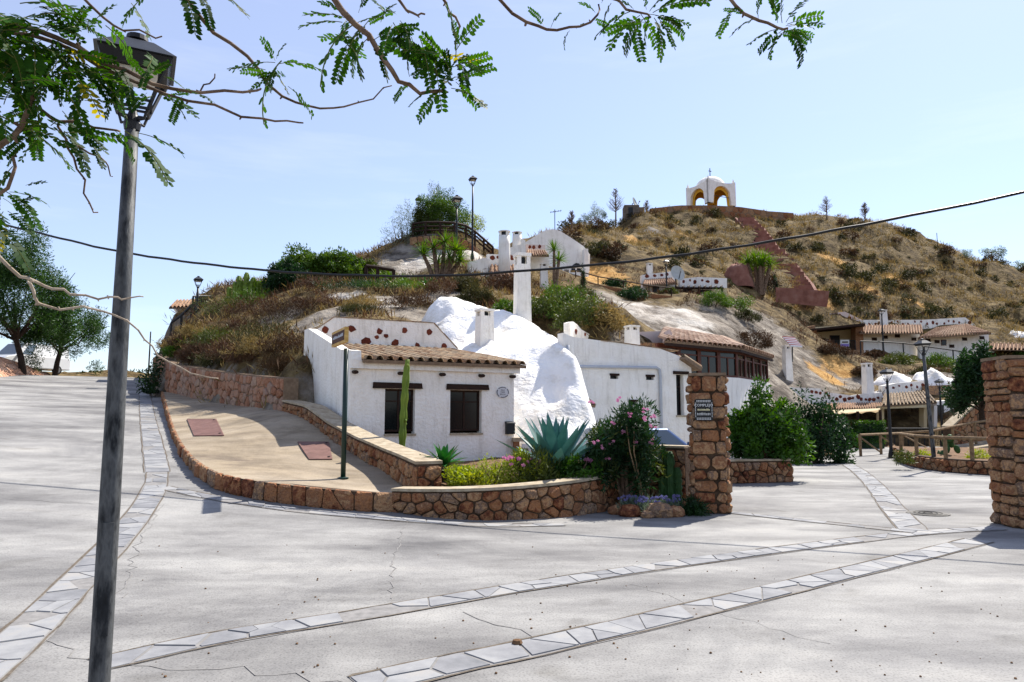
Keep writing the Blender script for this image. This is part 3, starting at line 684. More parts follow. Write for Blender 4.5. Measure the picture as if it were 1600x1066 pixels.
# ---- low wall between pavement and house
_lp = resample(smooth_path([Vector((p.x, p.y, 0)) for p in LW], 2), .3); fl, LL = path_frame(_lp)
lw_b = lambda w: plat_f(fl(w*LL)[0].x, fl(w*LL)[0].y)-.08
LWT = [1.86+.12, 1.72+.1, 1.42, 1.15, .95, .80]
def lw_t(w):
    k = w*(len(LWT)-1); i = min(len(LWT)-2, int(k)); return max(LWT[i]+(LWT[i+1]-LWT[i])*(k-i), lw_b(w)+.2)
lwo = empty('low_stone_wall', LW[3], 'low stone wall with pale rendered top running down beside the white house', 'wall')
lo_ = lwo.location.copy()
wall_core(lwo, _lp, lw_b, lw_t, .42, 'mortar', off=lo_, side=1)
masonry(lwo, _lp, lambda w: lw_b(w)+.05, lambda w: lw_t(w)-.03, .2, 'stone', .012, 1.1, 8, off=lo_)
wall_core(lwo, _lp, lambda w: lw_t(w)+.002, lambda w: lw_t(w)+.05, .44, 'cap', 'cap', off=lo_, grow=.04)
# end face of the low wall
pe, ne = fl(LL-.001); ed = Vector((-ne.y, ne.x, 0))
masonry(lwo, [pe+ed*.0, pe-ne*.42+ed*.0], lambda w: lw_b(1)-.1, lambda w: lw_t(1)-.02, .2, 'stone', .012, 1.1, 9, off=lo_)
# ================================================================== NEAR BUILDINGS
def ray_plane(px, py, o, nrm):
    d = P(px, py, 1.0)-Vector((0, 0, EYE)); e = Vector((0, 0, EYE)); t = (Vector(o)-e).dot(nrm)/d.dot(nrm); return e+d*t
def half_tile(n=7, taper=.82):
    """unit barrel tile: length 1 along +Y (up the slope), width 1, raised along +Z"""
    mb = MB()
    for (y, k) in ((0, 1.0), (1, taper)):
        for r in (1.0, .84):
            for j in range(n):
                a = math.pi*j/(n-1); mb.v.append((-.5*k*r*math.cos(a), y, .42*k*r*math.sin(a)))
    o = [0, n, 2*n, 3*n]
    for j in range(n-1):
        mb.f.append((o[0]+j, o[2]+j, o[2]+j+1, o[0]+j+1)); mb.f.append((o[1]+j+1, o[3]+j+1, o[3]+j, o[1]+j)); mb.f.append((o[0]+j+1, o[1]+j+1, o[1]+j, o[0]+j))
    return mb
TILE_ME = {}
def tile_me(m):
    if m not in TILE_ME:
        o = half_tile().build('tile', m); me = o.data; me.polygons.foreach_set('use_smooth', [True]*len(me.polygons)); bpy.data.objects.remove(o, do_unlink=True); TILE_ME[m] = me
    return TILE_ME[m]
def tile_roof(parent, e0, e1, r0, r1, nc, nr, m='tile', joined=False, th=.08, deck='mortar_pale', seed=1):
    """barrel tiles on a sloping patch: e0-e1 eave, r0-r1 upper edge (parent's own coordinates)"""
    random.seed(seed); e0, e1, r0, r1 = map(Vector, (e0, e1, r0, r1))
    nrm = (e1-e0).cross(r0-e0).normalized()
    if nrm.z < 0: nrm = -nrm
    pt = lambda a, b: e0.lerp(e1, a).lerp(r0.lerp(r1, a), b)
    MB().hexa([e0-nrm*th, e1-nrm*th, r1-nrm*th, r0-nrm*th, e0, e1, r1, r0]).build('roof_deck', deck, parent)
    jm = MB(); ht = half_tile(5); ch = MB()
    for c in range(nc):
        # channel between covers
        a0 = (c+.5)/nc
        for r in range(nr):
            b0, b1 = r/nr, (r+1.22)/nr
            if b1 > 1: b1 = 1
            p0 = pt((c+.5)/nc, b0)+nrm*(.012+random.uniform(0, .012)); p1 = pt((c+.5)/nc, b1)+nrm*.03
            y = p1-p0; x = (pt(1, b0)-pt(0, b0)); wdt = x.length/nc*.72; x = x.normalized(); z = x.cross(y).normalized()
            if z.dot(nrm) < 0: z = -z
            x = x*wdt*random.uniform(.95, 1.05)
            if random.random() < .5: y = y + x*random.uniform(-.06, .06)
            mt = Matrix((x, y, z*wdt*1.3)).transposed().to_4x4(); mt.translation = p0
            if joined: jm.add([mt @ Vector(v) for v in ht.v], ht.f)
            else:
                o = bpy.data.objects.new('tile', tile_me(m)); C.objects.link(o); o.parent = parent; o.matrix_local = mt
        # channel strip (concave) so the joint reads as a row of under-tiles
    for c in range(nc+1):
        a = c/nc
        for r in range(nr):
            b0, b1 = r/nr, min(1, (r+1.1)/nr); w = .32/nc
            q = [pt(max(0, a-w), b0)+nrm*.03, pt(a, b0)+nrm*.006, pt(min(1, a+w), b0)+nrm*.03, pt(max(0, a-w), b1)+nrm*.02, pt(a, b1)+nrm*.002, pt(min(1, a+w), b1)+nrm*.02]
            ch.add(q, [(0, 1, 4, 3), (1, 2, 5, 4)])
    ch.build('under_tiles', m, parent)
    if joined: stuff(jm.build('roof_tiles', m, parent, True))
def panel(mb, u0, u1, w0, w1, v0, v1, holes):
    """wall slab with rectangular holes, butted boxes"""
    us = sorted({u0, u1}|{h[0] for h in holes}|{h[1] for h in holes})
    for a, b in zip(us[:-1], us[1:]):
        hs = sorted([(h[2], h[3]) for h in holes if h[0] <= a+1e-6 and h[1] >= b-1e-6]); z = w0
        for (p, q) in hs: mb.box((a, v0, z), (b, v1, p)); z = q
        mb.box((a, v0, z), (b, v1, w1))
def window(parent, u0, u1, w0, w1, v, fm='wood_dark', bars=1, depth=.1, fw=.05):
    fr = MB(); fr.box((u0, v, w0), (u0+fw, v+.05, w1)); fr.box((u1-fw, v, w0), (u1, v+.05, w1)); fr.box((u0+fw, v, w0), (u1-fw, v+.05, w0+fw)); fr.box((u0+fw, v, w1-fw), (u1-fw, v+.05, w1))
    for k in range(bars): 
        c = u0+(u1-u0)*(k+1)/(bars+1); fr.box((c-fw*.45, v+.002, w0+fw), (c+fw*.45, v+.048, w1-fw))
    fr.box((u0+fw, v+.004, w0+(w1-w0)*.7), (u1-fw, v+.046, w0+(w1-w0)*.7+.03))
    f = fr.build('window', fm, parent)
    MB().box((u0+fw*.5, v+.02, w0+fw*.5), (u1-fw*.5, v+.03, w1-fw*.5)).build('pane', 'glass', f)
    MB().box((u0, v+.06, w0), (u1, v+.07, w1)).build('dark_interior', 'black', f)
    return f
def lump(mb, c, rx, rz, ydepth, seed=0, n=7, axis=(1, 0, 0)):
    rr = random.Random(seed); pts = []; ax = Vector(axis)
    for j in range(n):
        a = 2*math.pi*j/n+rr.uniform(-.25, .25); k = rr.uniform(.72, 1.12); pts.append(Vector(c)+ax*(rx*k*math.cos(a))+Vector((0, 0, rz*k*math.sin(a))))
    return pts
def inset_stone(parent, c, r, nrm, seed, axis=(1, 0, 0), m='stone'):
    """red stone pressed into a rendered wall; nrm points out of the wall"""
    nrm = Vector(nrm); mb = MB(); p = lump(mb, c, r, r*random.Random(seed).uniform(.75, 1.2), 0, seed, 7, axis); cc = Vector(c)
    a = [q-nrm*.02 for q in p]; b = [q+nrm*.012 for q in p]; d = [cc+(q-cc)*.7+nrm*.03 for q in p]; n = 7
    mb.add(a+b+d, [(i, (i+1) % n, n+(i+1) % n, n+i) for i in range(n)]+[(n+i, n+(i+1) % n, 2*n+(i+1) % n, 2*n+i) for i in range(n)]+[tuple(range(2*n, 3*n))])
    return mb.build('inset_stone', m, parent)
M['red_stone'] = mat('dark_red_stone', ['4a1f14', '6d3322', '7d4430'], 14, .9, .5, 40, objrand=.4)

# ---- first cave house
A28 = R(28); ca_, sa_ = math.cos(A28), math.sin(A28)
h1 = empty('cave_house', (-3.8, 16.5, .35), 'white cave house with two dark windows and a clay tile roof behind the agave garden', 'house', rz=A28)
def loc(h, p):  # world -> local of a z-rotated empty
    return Matrix.Rotation(-h.rotation_euler.z, 4, 'Z') @ (Vector(p)-h.location)
WIN = [(.86, 1.62, .82, 1.90), (2.55, 3.42, .82, 1.90)]
mb = MB(); panel(mb, 0, 4.36, -.7, 2.36, 0, .24, WIN); mb.build('facade', 'white', h1)
MB().box((.0, -.09, 2.362), (4.5, .24, 2.56)).build('eave_band', 'white', h1)
# left wall with its falling parapet top
lw = MB(); prof = [(0.245, -.8), (5.3, -.2), (5.3, 3.84), (4.75, 3.82), (.9, 2.88), (.245, 2.82)]
lw.prism([(0.0, v, w) for v, w in prof], (.24, 0, 0)); lw.build('side_wall', 'white', h1)
MB().hexa([(-.0, -.092, 2.562), (.24, -.092, 2.562), (.24, .243, 2.562), (0, .243, 2.562), (.0, -.05, 2.78), (.24, -.05, 2.78), (.24, .243, 2.819), (.0, .243, 2.819)]).build('parapet_end', 'white', h1)
MB().box((4.12, .25, -.7), (4.36, 4.7, 2.5)).build('side_wall', 'white', h1)
bp_ = [(.25, 2.9), (.25, 3.82), (.75, 4.2), (3.95, 4.22), (4.8, 3.42), (4.8, 2.4), (.25, 2.4)]
bp_ = [(.25, 2.4), (4.8, 2.4), (4.8, 3.42), (3.95, 4.22), (.75, 4.2), (.25, 3.82)]
MB().prism([(u, 4.72, w) for u, w in bp_], (0, .24, 0)).build('parapet', 'white', h1)
cp = MB()
for (a, b) in (((.25, 3.82), (.75, 4.2)), ((.75, 4.2), (3.95, 4.22)), ((3.95, 4.22), (4.8, 3.42))):
    d = Vector((b[0]-a[0], 0, b[1]-a[1])); k = int(d.length/.26)+1; nn = Vector((-d.z, 0, d.x)).normalized()
    for i in range(k):
        p0 = Vector((a[0], 4.70, a[1]))+d*(i/k)+nn*.002; p1 = Vector((a[0], 4.70, a[1]))+d*((i+.96)/k)+nn*.002; q = random.uniform(.022, .034)
        MB().hexa([p0, p1, p1+Vector((0, .28, 0)), p0+Vector((0, .28, 0)), p0+nn*q, p1+nn*q, p1+nn*q+Vector((0, .28, 0)), p0+nn*q+Vector((0, .28, 0))]).build('coping_tile', 'tile', h1)
tile_roof(h1, (.26, -.22, 2.565), (4.62, -.22, 2.565), (.26, 4.70, 3.34), (4.62, 4.70, 3.34), 17, 10, 'tile', seed=4)
nrm_back = Vector((sa_, -ca_, 0)); ob = h1.location+Vector((-sa_, ca_, 0))*4.72
for i, (px, py, r) in enumerate(((508, 515, .11), (549, 514, .15), (593, 518, .1), (603, 525, .09), (589, 527, .09), (632, 517, .1), (671, 519, .1), (526, 536, .13), (571, 533, .17), (617, 536, .14), (652, 540, .1), (694, 541, .11), (494, 532, .08))):
    q = loc(h1, ray_plane(px, py, ob, nrm_back)); inset_stone(h1, (q.x, 4.72, q.z), r, (0, -1, 0), i, m='red_stone')
for i, (u0, u1, w0, w1) in enumerate(WIN):
    window(h1, u0, u1, w0+.05, w1, .13, 'wood_dark', 1)
    random.seed(i); li = MB(); a, b = ((.55, 1.80) if i == 0 else (2.44, 3.62))
    li.hexa([(a, -.05, w1+.005), (b, -.05, w1+.01), (b, .1, w1+.01), (a, .1, w1+.005), (a+.01, -.045, w1+.15), (b-.02, -.045, w1+.145), (b-.02, .1, w1+.145), (a+.01, .1, w1+.15)]); li.build('lintel', 'wood_dark', h1)
    MB().box((u0-.01, -.035, w0-.045), (u1+.03, .13, w0+.002)).build('window_sill', 'cap', h1)
for u in (.1, 1.22, 2.3, 3.38, 4.28):
    b = MB(); b.tube([(u, -.17, 2.27), (u, .1, 2.28)], [.062, .066], 9, squash=.7); b.build('beam_end', 'wood_dark', h1)
pl = empty('name_plaque', h1.location+Matrix.Rotation(A28, 3, 'Z') @ Vector((4.02, -.012, 1.86)), 'oval ceramic plaque with dark lettering high on the white facade near its right corner', 'plaque', rz=A28)
b = MB(); rim = [(.19*math.cos(2*math.pi*i/28), .15*math.sin(2*math.pi*i/28)) for i in range(28)]
b.prism([(x, -.008, z) for x, z in rim], (0, .022, 0)); b.build('plate', 'ceramic', pl)
ring = MB()
for i in range(26):
    if i % 7 == 3: continue
    a0, a1 = 2*math.pi*i/26, 2*math.pi*(i+.8)/26
    ring.add([(k*.19*math.cos(a), -.0095, k*.15*math.sin(a)) for k, a in ((.8, a0), (.95, a0), (.95, a1), (.8, a1))], [(0, 1, 2, 3)])
ring.build('border', 'print_black', pl)
for t, z, s_ in (('ISLA', .055, .062), ('MAR', .0, .062), ('BELLA', -.055, .062)): text_mesh(t, s_, 'print_black', pl, (0, -.0098, z), (1, 0, 0), (0, 0, 1), ext=.0008)
mx_ = empty('mailbox', h1.location+Matrix.Rotation(A28, 3, 'Z') @ Vector((4.22, -.10, .78)), 'black wall mailbox hung at the right corner of the white house', 'mailbox', rz=A28)
b = MB(); b.box((-.12, -.0, 0), (.12, .095, .27)); b.build('body', 'black', mx_)
MB().hexa([(-.13, -.03, .272), (.13, -.03, .272), (.13, .095, .272), (-.13, .095, .272), (-.13, -.03, .285), (.13, -.03, .285), (.13, .095, .33), (-.13, .095, .33)]).build('lid', 'black', mx_)
MB().box((-.08, -.004, .19), (.08, -.001, .205)).build('slot', 'iron', mx_)

# ---- doorway tiles and meter box beside the agave
nb = empty('meter_niche', P(822, 716, 18.35), 'small wood-framed meter niche at the foot of the white rock beside the mailbox', 'niche', rz=R(10))
b = MB(); b.box((-.3, .05, -.6), (-.16, .4, .42)); b.box((.22, .05, -.6), (.36, .4, .42)); b.build('jamb', 'stone', nb); MB().box((-.34, 0.02, .42), (.4, .4, .52)).build('lintel', 'cap', nb)
MB().box((-.1, .0, .0), (.12, .1, .36)).build('meter_box', 'print_white', nb); MB().box((-.05, -.008, .13), (.06, .0, .25)).build('meter_glass', 'concrete_dark', nb)
MB().box((.1, -.1, -.45), (.5, -.04, -.02)).build('blue_tile_panel', 'blue_tile', nb)

# ---- chimneys
def chimney(p, w, h, label, rz=.2, kind='box', taper=.8, m='white', cap=True):
    c = empty('chimney', p, label, 'chimney', rz=rz)
    if kind == 'box':
        b = MB(); a, t = w/2, w*taper/2; hb = h*.84
        b.hexa([(-a, -a, -1.2), (a, -a, -1.2), (a, a, -1.2), (-a, a, -1.2), (-t, -t, hb), (t, -t, hb), (t, t, hb), (-t, t, hb)]); b.build('stack', m, c)
        for x in (-1, 1):
            for y in (-1, 1): MB().box((min(x*t, x*t*.45), min(y*t, y*t*.45), hb+.002), (max(x*t, x*t*.45), max(y*t, y*t*.45), h*.96)).build('vent_post', m, c)
        MB().box((-t*.4, -t*.4, hb), (t*.4, t*.4, h*.95)).build('flue', 'black', c)
        if cap: MB().box((-t*1.12, -t*1.12, h*.962), (t*1.12, t*1.12, h+.03)).build('cap', m, c)
    else:
        b = MB(); r = w/2; b.lathe([(r*1.05, -1.2), (r*1.03, 0), (r, h*.4), (r*.96, h*.78)], 18); b.build('stack', m, c, True)
        for k in range(4):
            a = k*math.pi/2+.4; MB().tube([(r*.82*math.cos(a), r*.82*math.sin(a), h*.78), (r*.82*math.cos(a), r*.82*math.sin(a), h*.95)], r*.22, 8).build('vent_post', m, c)
        MB().lathe([(r*.55, h*.78), (r*.55, h*.945)], 12).build('flue', 'black', c)
        MB().lathe([(r*1.04, h*.951), (r*1.06, h*.985), (r*.7, h)], 18).build('cap', m, c)
    return c
chimney(P(757, 545, 23.2), .62, 1.28, 'short whitewashed chimney with a square opening rising from the white rock', .45, taper=.74)
chimney(P(816, 500, 26.3), .58, 2.5, 'tall slim whitewashed chimney standing among green shrubs above the rock', .3, taper=.86)
chimney(P(788, 397, 37), .62, 1.25, 'round white chimney with dark vents above the small tiled house', .2, 'round', m='white_far')
chimney(P(808, 385, 43), .6, .9, 'plain white chimney pot against the sky beside the round chimney', .2, 'round', m='white_far')
chimney(P(988, 548, 24.6), .46, .85, 'white chimney with dark vent behind the roof of the second house', .5, m='white_far')
chimney(P(1356, 604, 41.5), .52, 1.35, 'white square chimney above the stone-studded parapet by the awning', .2, m='white_far')
chimney(P(1230, 570, 43), .48, 1.15, 'white chimney beneath the red and white striped shade', .2, m='white_far')
chimney(P(1381, 502, 64), .55, 1.0, 'white chimney behind the long studded parapet of upper houses', .1, m='white_far')
chimney(P(1015, 430, 55), .5, .9, 'plain white chimney above the terrace house with the satellite dish', .1, m='white_far')
chimney(P(850, 437, 42), .5, .95, 'small white vented chimney beside the palm-like yucca', .1, m='white_far')

# ---- second cave house
h2 = empty('cave_house', (1.54, 21.1, -.2), 'rough white cave house with drainpipe behind the pink oleander', 'house', rz=A28); h2.scale = (1.06, 1.06, 1.06)
f2 = [(0, -.4), (4.75, -.4), (4.75, 3.42), (4.2, 3.58), (3.5, 3.76), (1.5, 3.88), (.35, 3.95), (.0, 4.05)]
WN2 = (4.12, 4.42, 1.72, 2.98)
mb = MB(); panel(mb, 0, 4.75, -.4, 3.4, 0, .3, [WN2, (1.62, 1.92, 2.78, 2.93), (2.95, 3.25, 2.78, 2.93), (2.3, 2.6, 2.02, 2.17)]); mb.build('facade', 'white', h2)
MB().prism([(u, 0, w) for u, w in [(0, 3.402), (4.75, 3.402), (4.75, 3.44), (4.2, 3.58), (3.5, 3.76), (1.5, 3.88), (.35, 3.95), (0, 4.05)]], (0, .3, 0)).build('parapet', 'white', h2)
MB().box((4.45, .302, -.4), (4.75, 6, 3.4)).build('side_wall', 'white', h2)
MB().box((.31, .302, 3.1), (4.44, 6, 3.3)).build('flat_roof', 'white', h2); MB().box((0, .302, -.4), (.3, 5, 3.5)).build('side_wall', 'white', h2)
for (u0, u1, w0, w1) in ((1.62, 1.92, 2.78, 2.93), (2.95, 3.25, 2.78, 2.93), (2.3, 2.6, 2.02, 2.17)):
    MB().box((u0, .12, w0), (u1, .2, w1)).build('vent_back', 'black', h2); MB().box((u0-.02, -.03, w1-.05), (u1+.02, .1, w1+.01)).build('vent_lintel', 'wood_dark', h2)
window(h2, WN2[0], WN2[1], WN2[2], WN2[3], .16, 'wood_dark', 0, fw=.03)
MB().box((4.0, -.06, 2.985), (4.6, .1, 3.08)).build('lintel', 'wood_dark', h2); MB().box((4.08, -.04, 1.67), (4.5, .15, 1.718)).build('window_sill', 'cap', h2)
pi = MB(); pi.tube([(.12, -.06, 3.7), (.14, -.06, 3.2), (.3, -.06, 3.1), (3.3, -.06, 3.16), (3.42, -.06, 3.1), (3.45, -.06, 2.9), (3.45, -.06, 0)], .045, 8); pi.build('drainpipe', 'plastic_grey', h2, True)
tile_roof(h2, (4.98, -.25, 3.18), (4.98, 3.2, 3.18), (4.3, -.25, 3.52), (4.3, 3.2, 3.52), 13, 2, 'tile', seed=6)
tile_roof(h2, (.05, -.5, 2.05), (.75, -.5, 2.0), (.05, -.02, 2.25), (.75, -.02, 2.2), 4, 2, 'tile', seed=7)
# stone coping along the roof edge
for k in range(11):
    u = 1.3+k*.27; w = 3.88-(max(0, u-1.5))*.062; MB().hexa([(u, -.02, w+.002), (u+.25, -.02, w-.012), (u+.25, .3, w-.012), (u, .3, w+.002), (u, -.02, w+.03), (u+.25, -.02, w+.015), (u+.25, .3, w+.015), (u, .3, w+.03)]).build('coping_tile', 'tile', h2)
# little curved parapet with stones on its roof
o2 = loc(h2, P(890, 535, 23.4))/1.06; e2 = loc(h2, P(936, 540, 25.8))/1.06
dv = (e2-o2); dv.z = 0; n2 = Vector((dv.y, -dv.x, 0)).normalized()
pts = []
for a in np.linspace(0, 1, 9): pts.append(o2+dv*a+Vector((0, 0, .62-.28*a+(.12*math.sin(math.pi*min(1, a*3))))))
poly = [o2+Vector((0, 0, -.6)), o2+dv+Vector((0, 0, -.6))]+list(reversed(pts))
MB().prism(poly, -n2*.2).build('roof_parapet', 'white', h2)
for i, (a, z, r) in enumerate(((.2, .4, .1), (.22, .1, .09), (.5, .38, .08), (.55, .12, .11), (.8, .25, .09), (.85, 0, .07))): inset_stone(h2, o2+dv*a+Vector((0, 0, z)), r, n2, 30+i, dv.normalized(), 'red_stone')

# ---- third house: glazed veranda under a tiled hip roof
h3 = empty('glazed_house', (8.7, 27.0, 0), 'white house with brown framed glazed veranda under a pinkish tile hip roof', 'house', rz=0)
def l3(px, py, D): return P(px, py, D)-h3.location
c0 = l3(1030, 590, 24.3); c1 = l3(1155, 590, 27); c2 = l3(1203, 600, 31)
base = MB(); zb3 = 3.05
ring3 = [Vector((c0.x, c0.y, -.6)), Vector((c1.x, c1.y, -.6)), Vector((c2.x, c2.y, -.6)), Vector((c2.x-4.5, c2.y+3, -.6)), Vector((c0.x-.5, c0.y+5.5, -.6))]
base.prism(ring3, (0, 0, zb3+.6)); base.build('base_wall', 'white_far', h3)
def glazing(a, b, z0, z1, n):
    d = b-a; d.z = 0; L = d.length; x = d.normalized(); nrm = Vector((x.y, -x.x, 0))
    mt = Matrix((x, -nrm, Vector((0, 0, 1)))).transposed().to_4x4(); mt.translation = Vector((a.x, a.y, 0))
    for i in range(n):
        u0, u1 = L*i/n, L*(i+1)/n
        fr = MB(); q = .09
        fr.box((u0+.002, .05, z0), (u0+q, .16, z1), mt); fr.box((u1-q, .05, z0), (u1-.002, .16, z1), mt); fr.box((u0+q, .05, z0), (u1-q, .16, z0+.08), mt); fr.box((u0+q, .05, z1-.14), (u1-q, .16, z1), mt)
        fr.box((u0+q, .07, z0+(z1-z0)*.68), (u1-q, .14, z0+(z1-z0)*.68+.05), mt); fr.box(((u0+u1)/2-.03, .07, z0+.08), ((u0+u1)/2+.03, .14, z0+(z1-z0)*.68), mt)
        f = fr.build('window', 'frame_brown', h3)
        MB().box((u0+q*.6, .1, z0+.04), (u1-q*.6, .11, z1-.1), mt).build('pane', 'glass', f)
glazing(c0, c1, zb3+.002, 4.12, 4); glazing(c1, c2, zb3+.002, 4.12, 4)
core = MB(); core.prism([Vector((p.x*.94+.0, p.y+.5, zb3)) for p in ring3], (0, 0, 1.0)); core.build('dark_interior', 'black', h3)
E0 = l3(1040, 562, 24.0); E1 = l3(1158, 549, 26.7); E2 = l3(1208, 562, 31.3); zE = 4.16
for e in (E0, E1, E2): e.z = zE
Rg0 = l3(1047, 517, 28.5); Rg1 = l3(1135, 531, 31.0); Rg0.z = 5.1; Rg1.z = 5.0
tile_roof(h3, E0, E1, Rg0, Rg1, 15, 8, 'tile_pink', seed=8)
Rg2 = Rg1+Vector((.25, .3, -.02))
tile_roof(h3, E1+Vector((.03, 0, 0)), E2, Rg1+Vector((.03, 0, 0)), Rg2+Vector((1.2, 2.0, -.3)), 14, 7, 'tile_pink', seed=9)
fas = MB()
for a, b in ((E0, E1), (E1, E2)):
    fas.bar(a+Vector((0, .06, -.1)), b+Vector((0, .06, -.1)), .06, .1)
fas.build('fascia', 'wood_dark', h3)
# pale walls and stone block behind its left end
bw = empty('garden_wall', P(1020, 545, 26.3), 'pale pink wall with rounded end and stone block left of the pink tile roof', 'wall')
bo = bw.location
MB().hexa([P(996, 548, 26.2)-bo, P(1042, 548, 27)-bo, P(1042, 548, 27.3)-bo, P(996, 548, 26.5)-bo, P(996, 519, 26.2)-bo, P(1042, 517, 27)-bo, P(1042, 517, 27.3)-bo, P(996, 519, 26.5)-bo]).build('wall', 'pink_white', bw)
q = P(1028, 550, 25.4)-bo
for k in range(3):
    for j in range(3):
        x = q.x-1.05+j*.5+(k % 2)*.15; MB().hexa([(x+random.uniform(0, .02), q.y-.15, q.z-.45+k*.26), (x+.47, q.y-.17, q.z-.45+k*.26), (x+.47, q.y+.15, q.z-.45+k*.26), (x, q.y+.15, q.z-.45+k*.26), (x+.02, q.y-.13, q.z-.2+k*.26), (x+.45, q.y-.14, q.z-.2+k*.26), (x+.45, q.y+.15, q.z-.2+k*.26), (x+.02, q.y+.15, q.z-.2+k*.26)]).build('stone', 'stone', bw)
MB().prism([P(1036, 548, 25.2)-bo+Vector((0.0, 0, 0)), P(1052, 548, 25.4)-bo, P(1050, 520, 25.4)-bo, P(1046, 515, 25.4)-bo, P(1040, 518, 25.2)-bo], (0, .3, 0)).build('rounded_end', 'pink_white', bw)

# ---- planter in front of the first house
PW = [Vector((p.x, p.y, 0)) for p in (G(612, 799), G(660, 806), G(720, 812), G(800, 813), G(880, 808), G(940, 800), G(972, 792))]
PW = PW+[PW[-1]+Vector((.12, .45, 0)), PW[-1]+Vector((.1, 1.1, 0))]
_pp = resample(smooth_path(PW, 2), .22); fpw, PL = path_frame(_pp)
pt_ = lambda w: .44+.16*w
pw = empty('garden_planter', PW[3], 'curved planter wall of red-brown rubble stone with pale top holding the agave garden', 'planter')
po = pw.location.copy(); masonry(pw, _pp, lambda w: -.02, lambda w: pt_(w)-.01, .22, 'stone', .013, 1.15, 12, off=po); wall_core(pw, _pp, lambda w: -.1, pt_, .3, 'mortar', off=po)
wall_core(pw, _pp, lambda w: pt_(w)+.002, lambda w: pt_(w)+.045, .33, 'cap', 'cap', off=po, grow=.035)
gpoly = [(p.x, p.y) for p in [q-fpw(.3*i)[1]*0 for i, q in enumerate(_pp)]]
gp = [(p.x, p.y+.12) for p in _pp]+[(3.4, 18.8), (.2, 18.6), (-3.7, 16.7), (LW[3].x+.25, LW[3].y), (LW[4].x+.25, LW[4].y)]
soil_f = lambda x, y: .47+.01*(y-12)+.05*fbm(x*1.5, y*1.5)+.035*x
struct(poly_sheet('garden_bed', 'soil', gp, soil_f, .3))
# ---- wall between planter and gate pillar, and the two gate pillars
def coursed(parent, u0, z0, z1, a, b, m, seed, course=.17):
    """roughly coursed squared stones on the face from a to b (right-hand side), parent coordinates"""
    random.seed(seed); d = (b-a); L = d.length; x = d.normalized(); nr = Vector((x.y, -x.x, 0)); z = z0
    while z < z1-.05:
        h = min(random.uniform(course*.55, course*1.6), z1-z)
        if z1-z-h < .07: h = z1-z
        u = 0
        while u < L-.03:
            w = min(random.uniform(.14, .42), L-u)
            if L-u-w < .1: w = L-u
            j = .011; pts = []
            r_ = min(w, h)*random.uniform(.1, .3); c = [(u+j+r_, z+j), (u+w-j-r_, z+j), (u+w-j, z+j+r_), (u+w-j, z+h-j-r_), (u+w-j-r_, z+h-j), (u+j+r_, z+h-j), (u+j, z+h-j-r_), (u+j, z+j+r_)]
            for (p, q) in c: pts.append(a+x*(p+random.uniform(-.012, .012))+Vector((0, 0, q+random.uniform(-.012, .012))))
            stone_mesh(pts, None, [nr]*8).build('stone', m, parent); u += w
        z += h
def pillar(name, c, wx, wy, h, rz, label, seed, course=.17):
    e = empty(name, c, label, 'pillar', rz=rz)
    MB().box((-wx/2+.02, -wy/2+.02, -.2), (wx/2-.02, wy/2-.02, h-.01)).build('mortar_core', 'mortar', e)
    q = [Vector((-wx/2, -wy/2, 0)), Vector((wx/2, -wy/2, 0)), Vector((wx/2, wy/2, 0)), Vector((-wx/2, wy/2, 0))]
    for i in range(4): coursed(e, 0, 0, h, q[i], q[(i+1) % 4], 'stone', seed+i, course)
    cp_ = MB(); cp_.box((-wx/2-.02, -wy/2-.02, h-.008), (wx/2+.02, wy/2+.02, h+.04)); cp_.build('cap', 'mortar_pale', e)
    return e
gA = PX(1110, 12.1, 0); pA = pillar('gate_pillar', gA, .56, .56, 2.28, R(-12), 'squared rubble gate pillar carrying the black and white sign beside the oleander', 40)
gB = PX(1625, 10.5, 0); pB = pillar('gate_pillar', gB+Vector((.17, 0, 0)), 1.25, .62, 2.44, R(-6), 'broad rubble gate pillar at the right edge of the picture', 60, .16)
w2 = empty('stone_wall', (2.4, 12.9, 0), 'dark rubble wall between the oleander and the gate pillar', 'wall'); o_ = w2.location.copy()
W2 = resample([Vector((1.95, 13.3, 0)), Vector((3.05, 12.55, 0))], .3); wall_core(w2, W2, lambda w: -.1, lambda w: 1.03, .35, 'mortar', off=o_); masonry(w2, W2, lambda w: 0, lambda w: 1.01, .21, 'stone', .013, 1.2, 70, off=o_)
wall_core(w2, W2, lambda w: 1.032, lambda w: 1.07, .36, 'cap', 'cap', off=o_, grow=.02)
sg = empty('gate_sign', pA.location+Matrix.Rotation(R(-12), 3, 'Z') @ Vector((-.08, -.35, 1.70)), 'rounded black and white lettered sign fixed to the gate pillar', 'sign', rz=R(-12))
def rrect(w, h, r, y, n=5):
    o = []
    for cx, cz, a0 in ((w/2-r, h/2-r, 0), (-w/2+r, h/2-r, 90), (-w/2+r, -h/2+r, 180), (w/2-r, -h/2+r, 270)):
        for k in range(n): a = R(a0+90*k/(n-1)); o.append((cx+r*math.cos(a), y, cz+r*math.sin(a)))
    return o
MB().prism(rrect(.30, .36, .04, 0), (0, .03, 0)).build('plate', 'black', sg)
bd = MB()
for i in range(9):
    for z in (.135, .155): bd.box((-.115+i*.026, -.003, z-.006), (-.115+i*.026+.018, -.0005, z+.004))
    for z in (-.155, -.135): bd.box((-.115+i*.026, -.003, z-.006), (-.115+i*.026+.018, -.0005, z+.004))
for i in range(10):
    for x in (-.137, .128): bd.box((x, -.003, -.12+i*.025), (x+.009, -.0005, -.12+i*.025+.015))
bd.build('border', 'print_white', sg)
text_mesh('COMPLEJO', .062, 'print_white', sg, (0, -.003, .075), (1, 0, 0), (0, 0, 1), ext=.001)
sc_ = MB(); random.seed(3); x = -.1
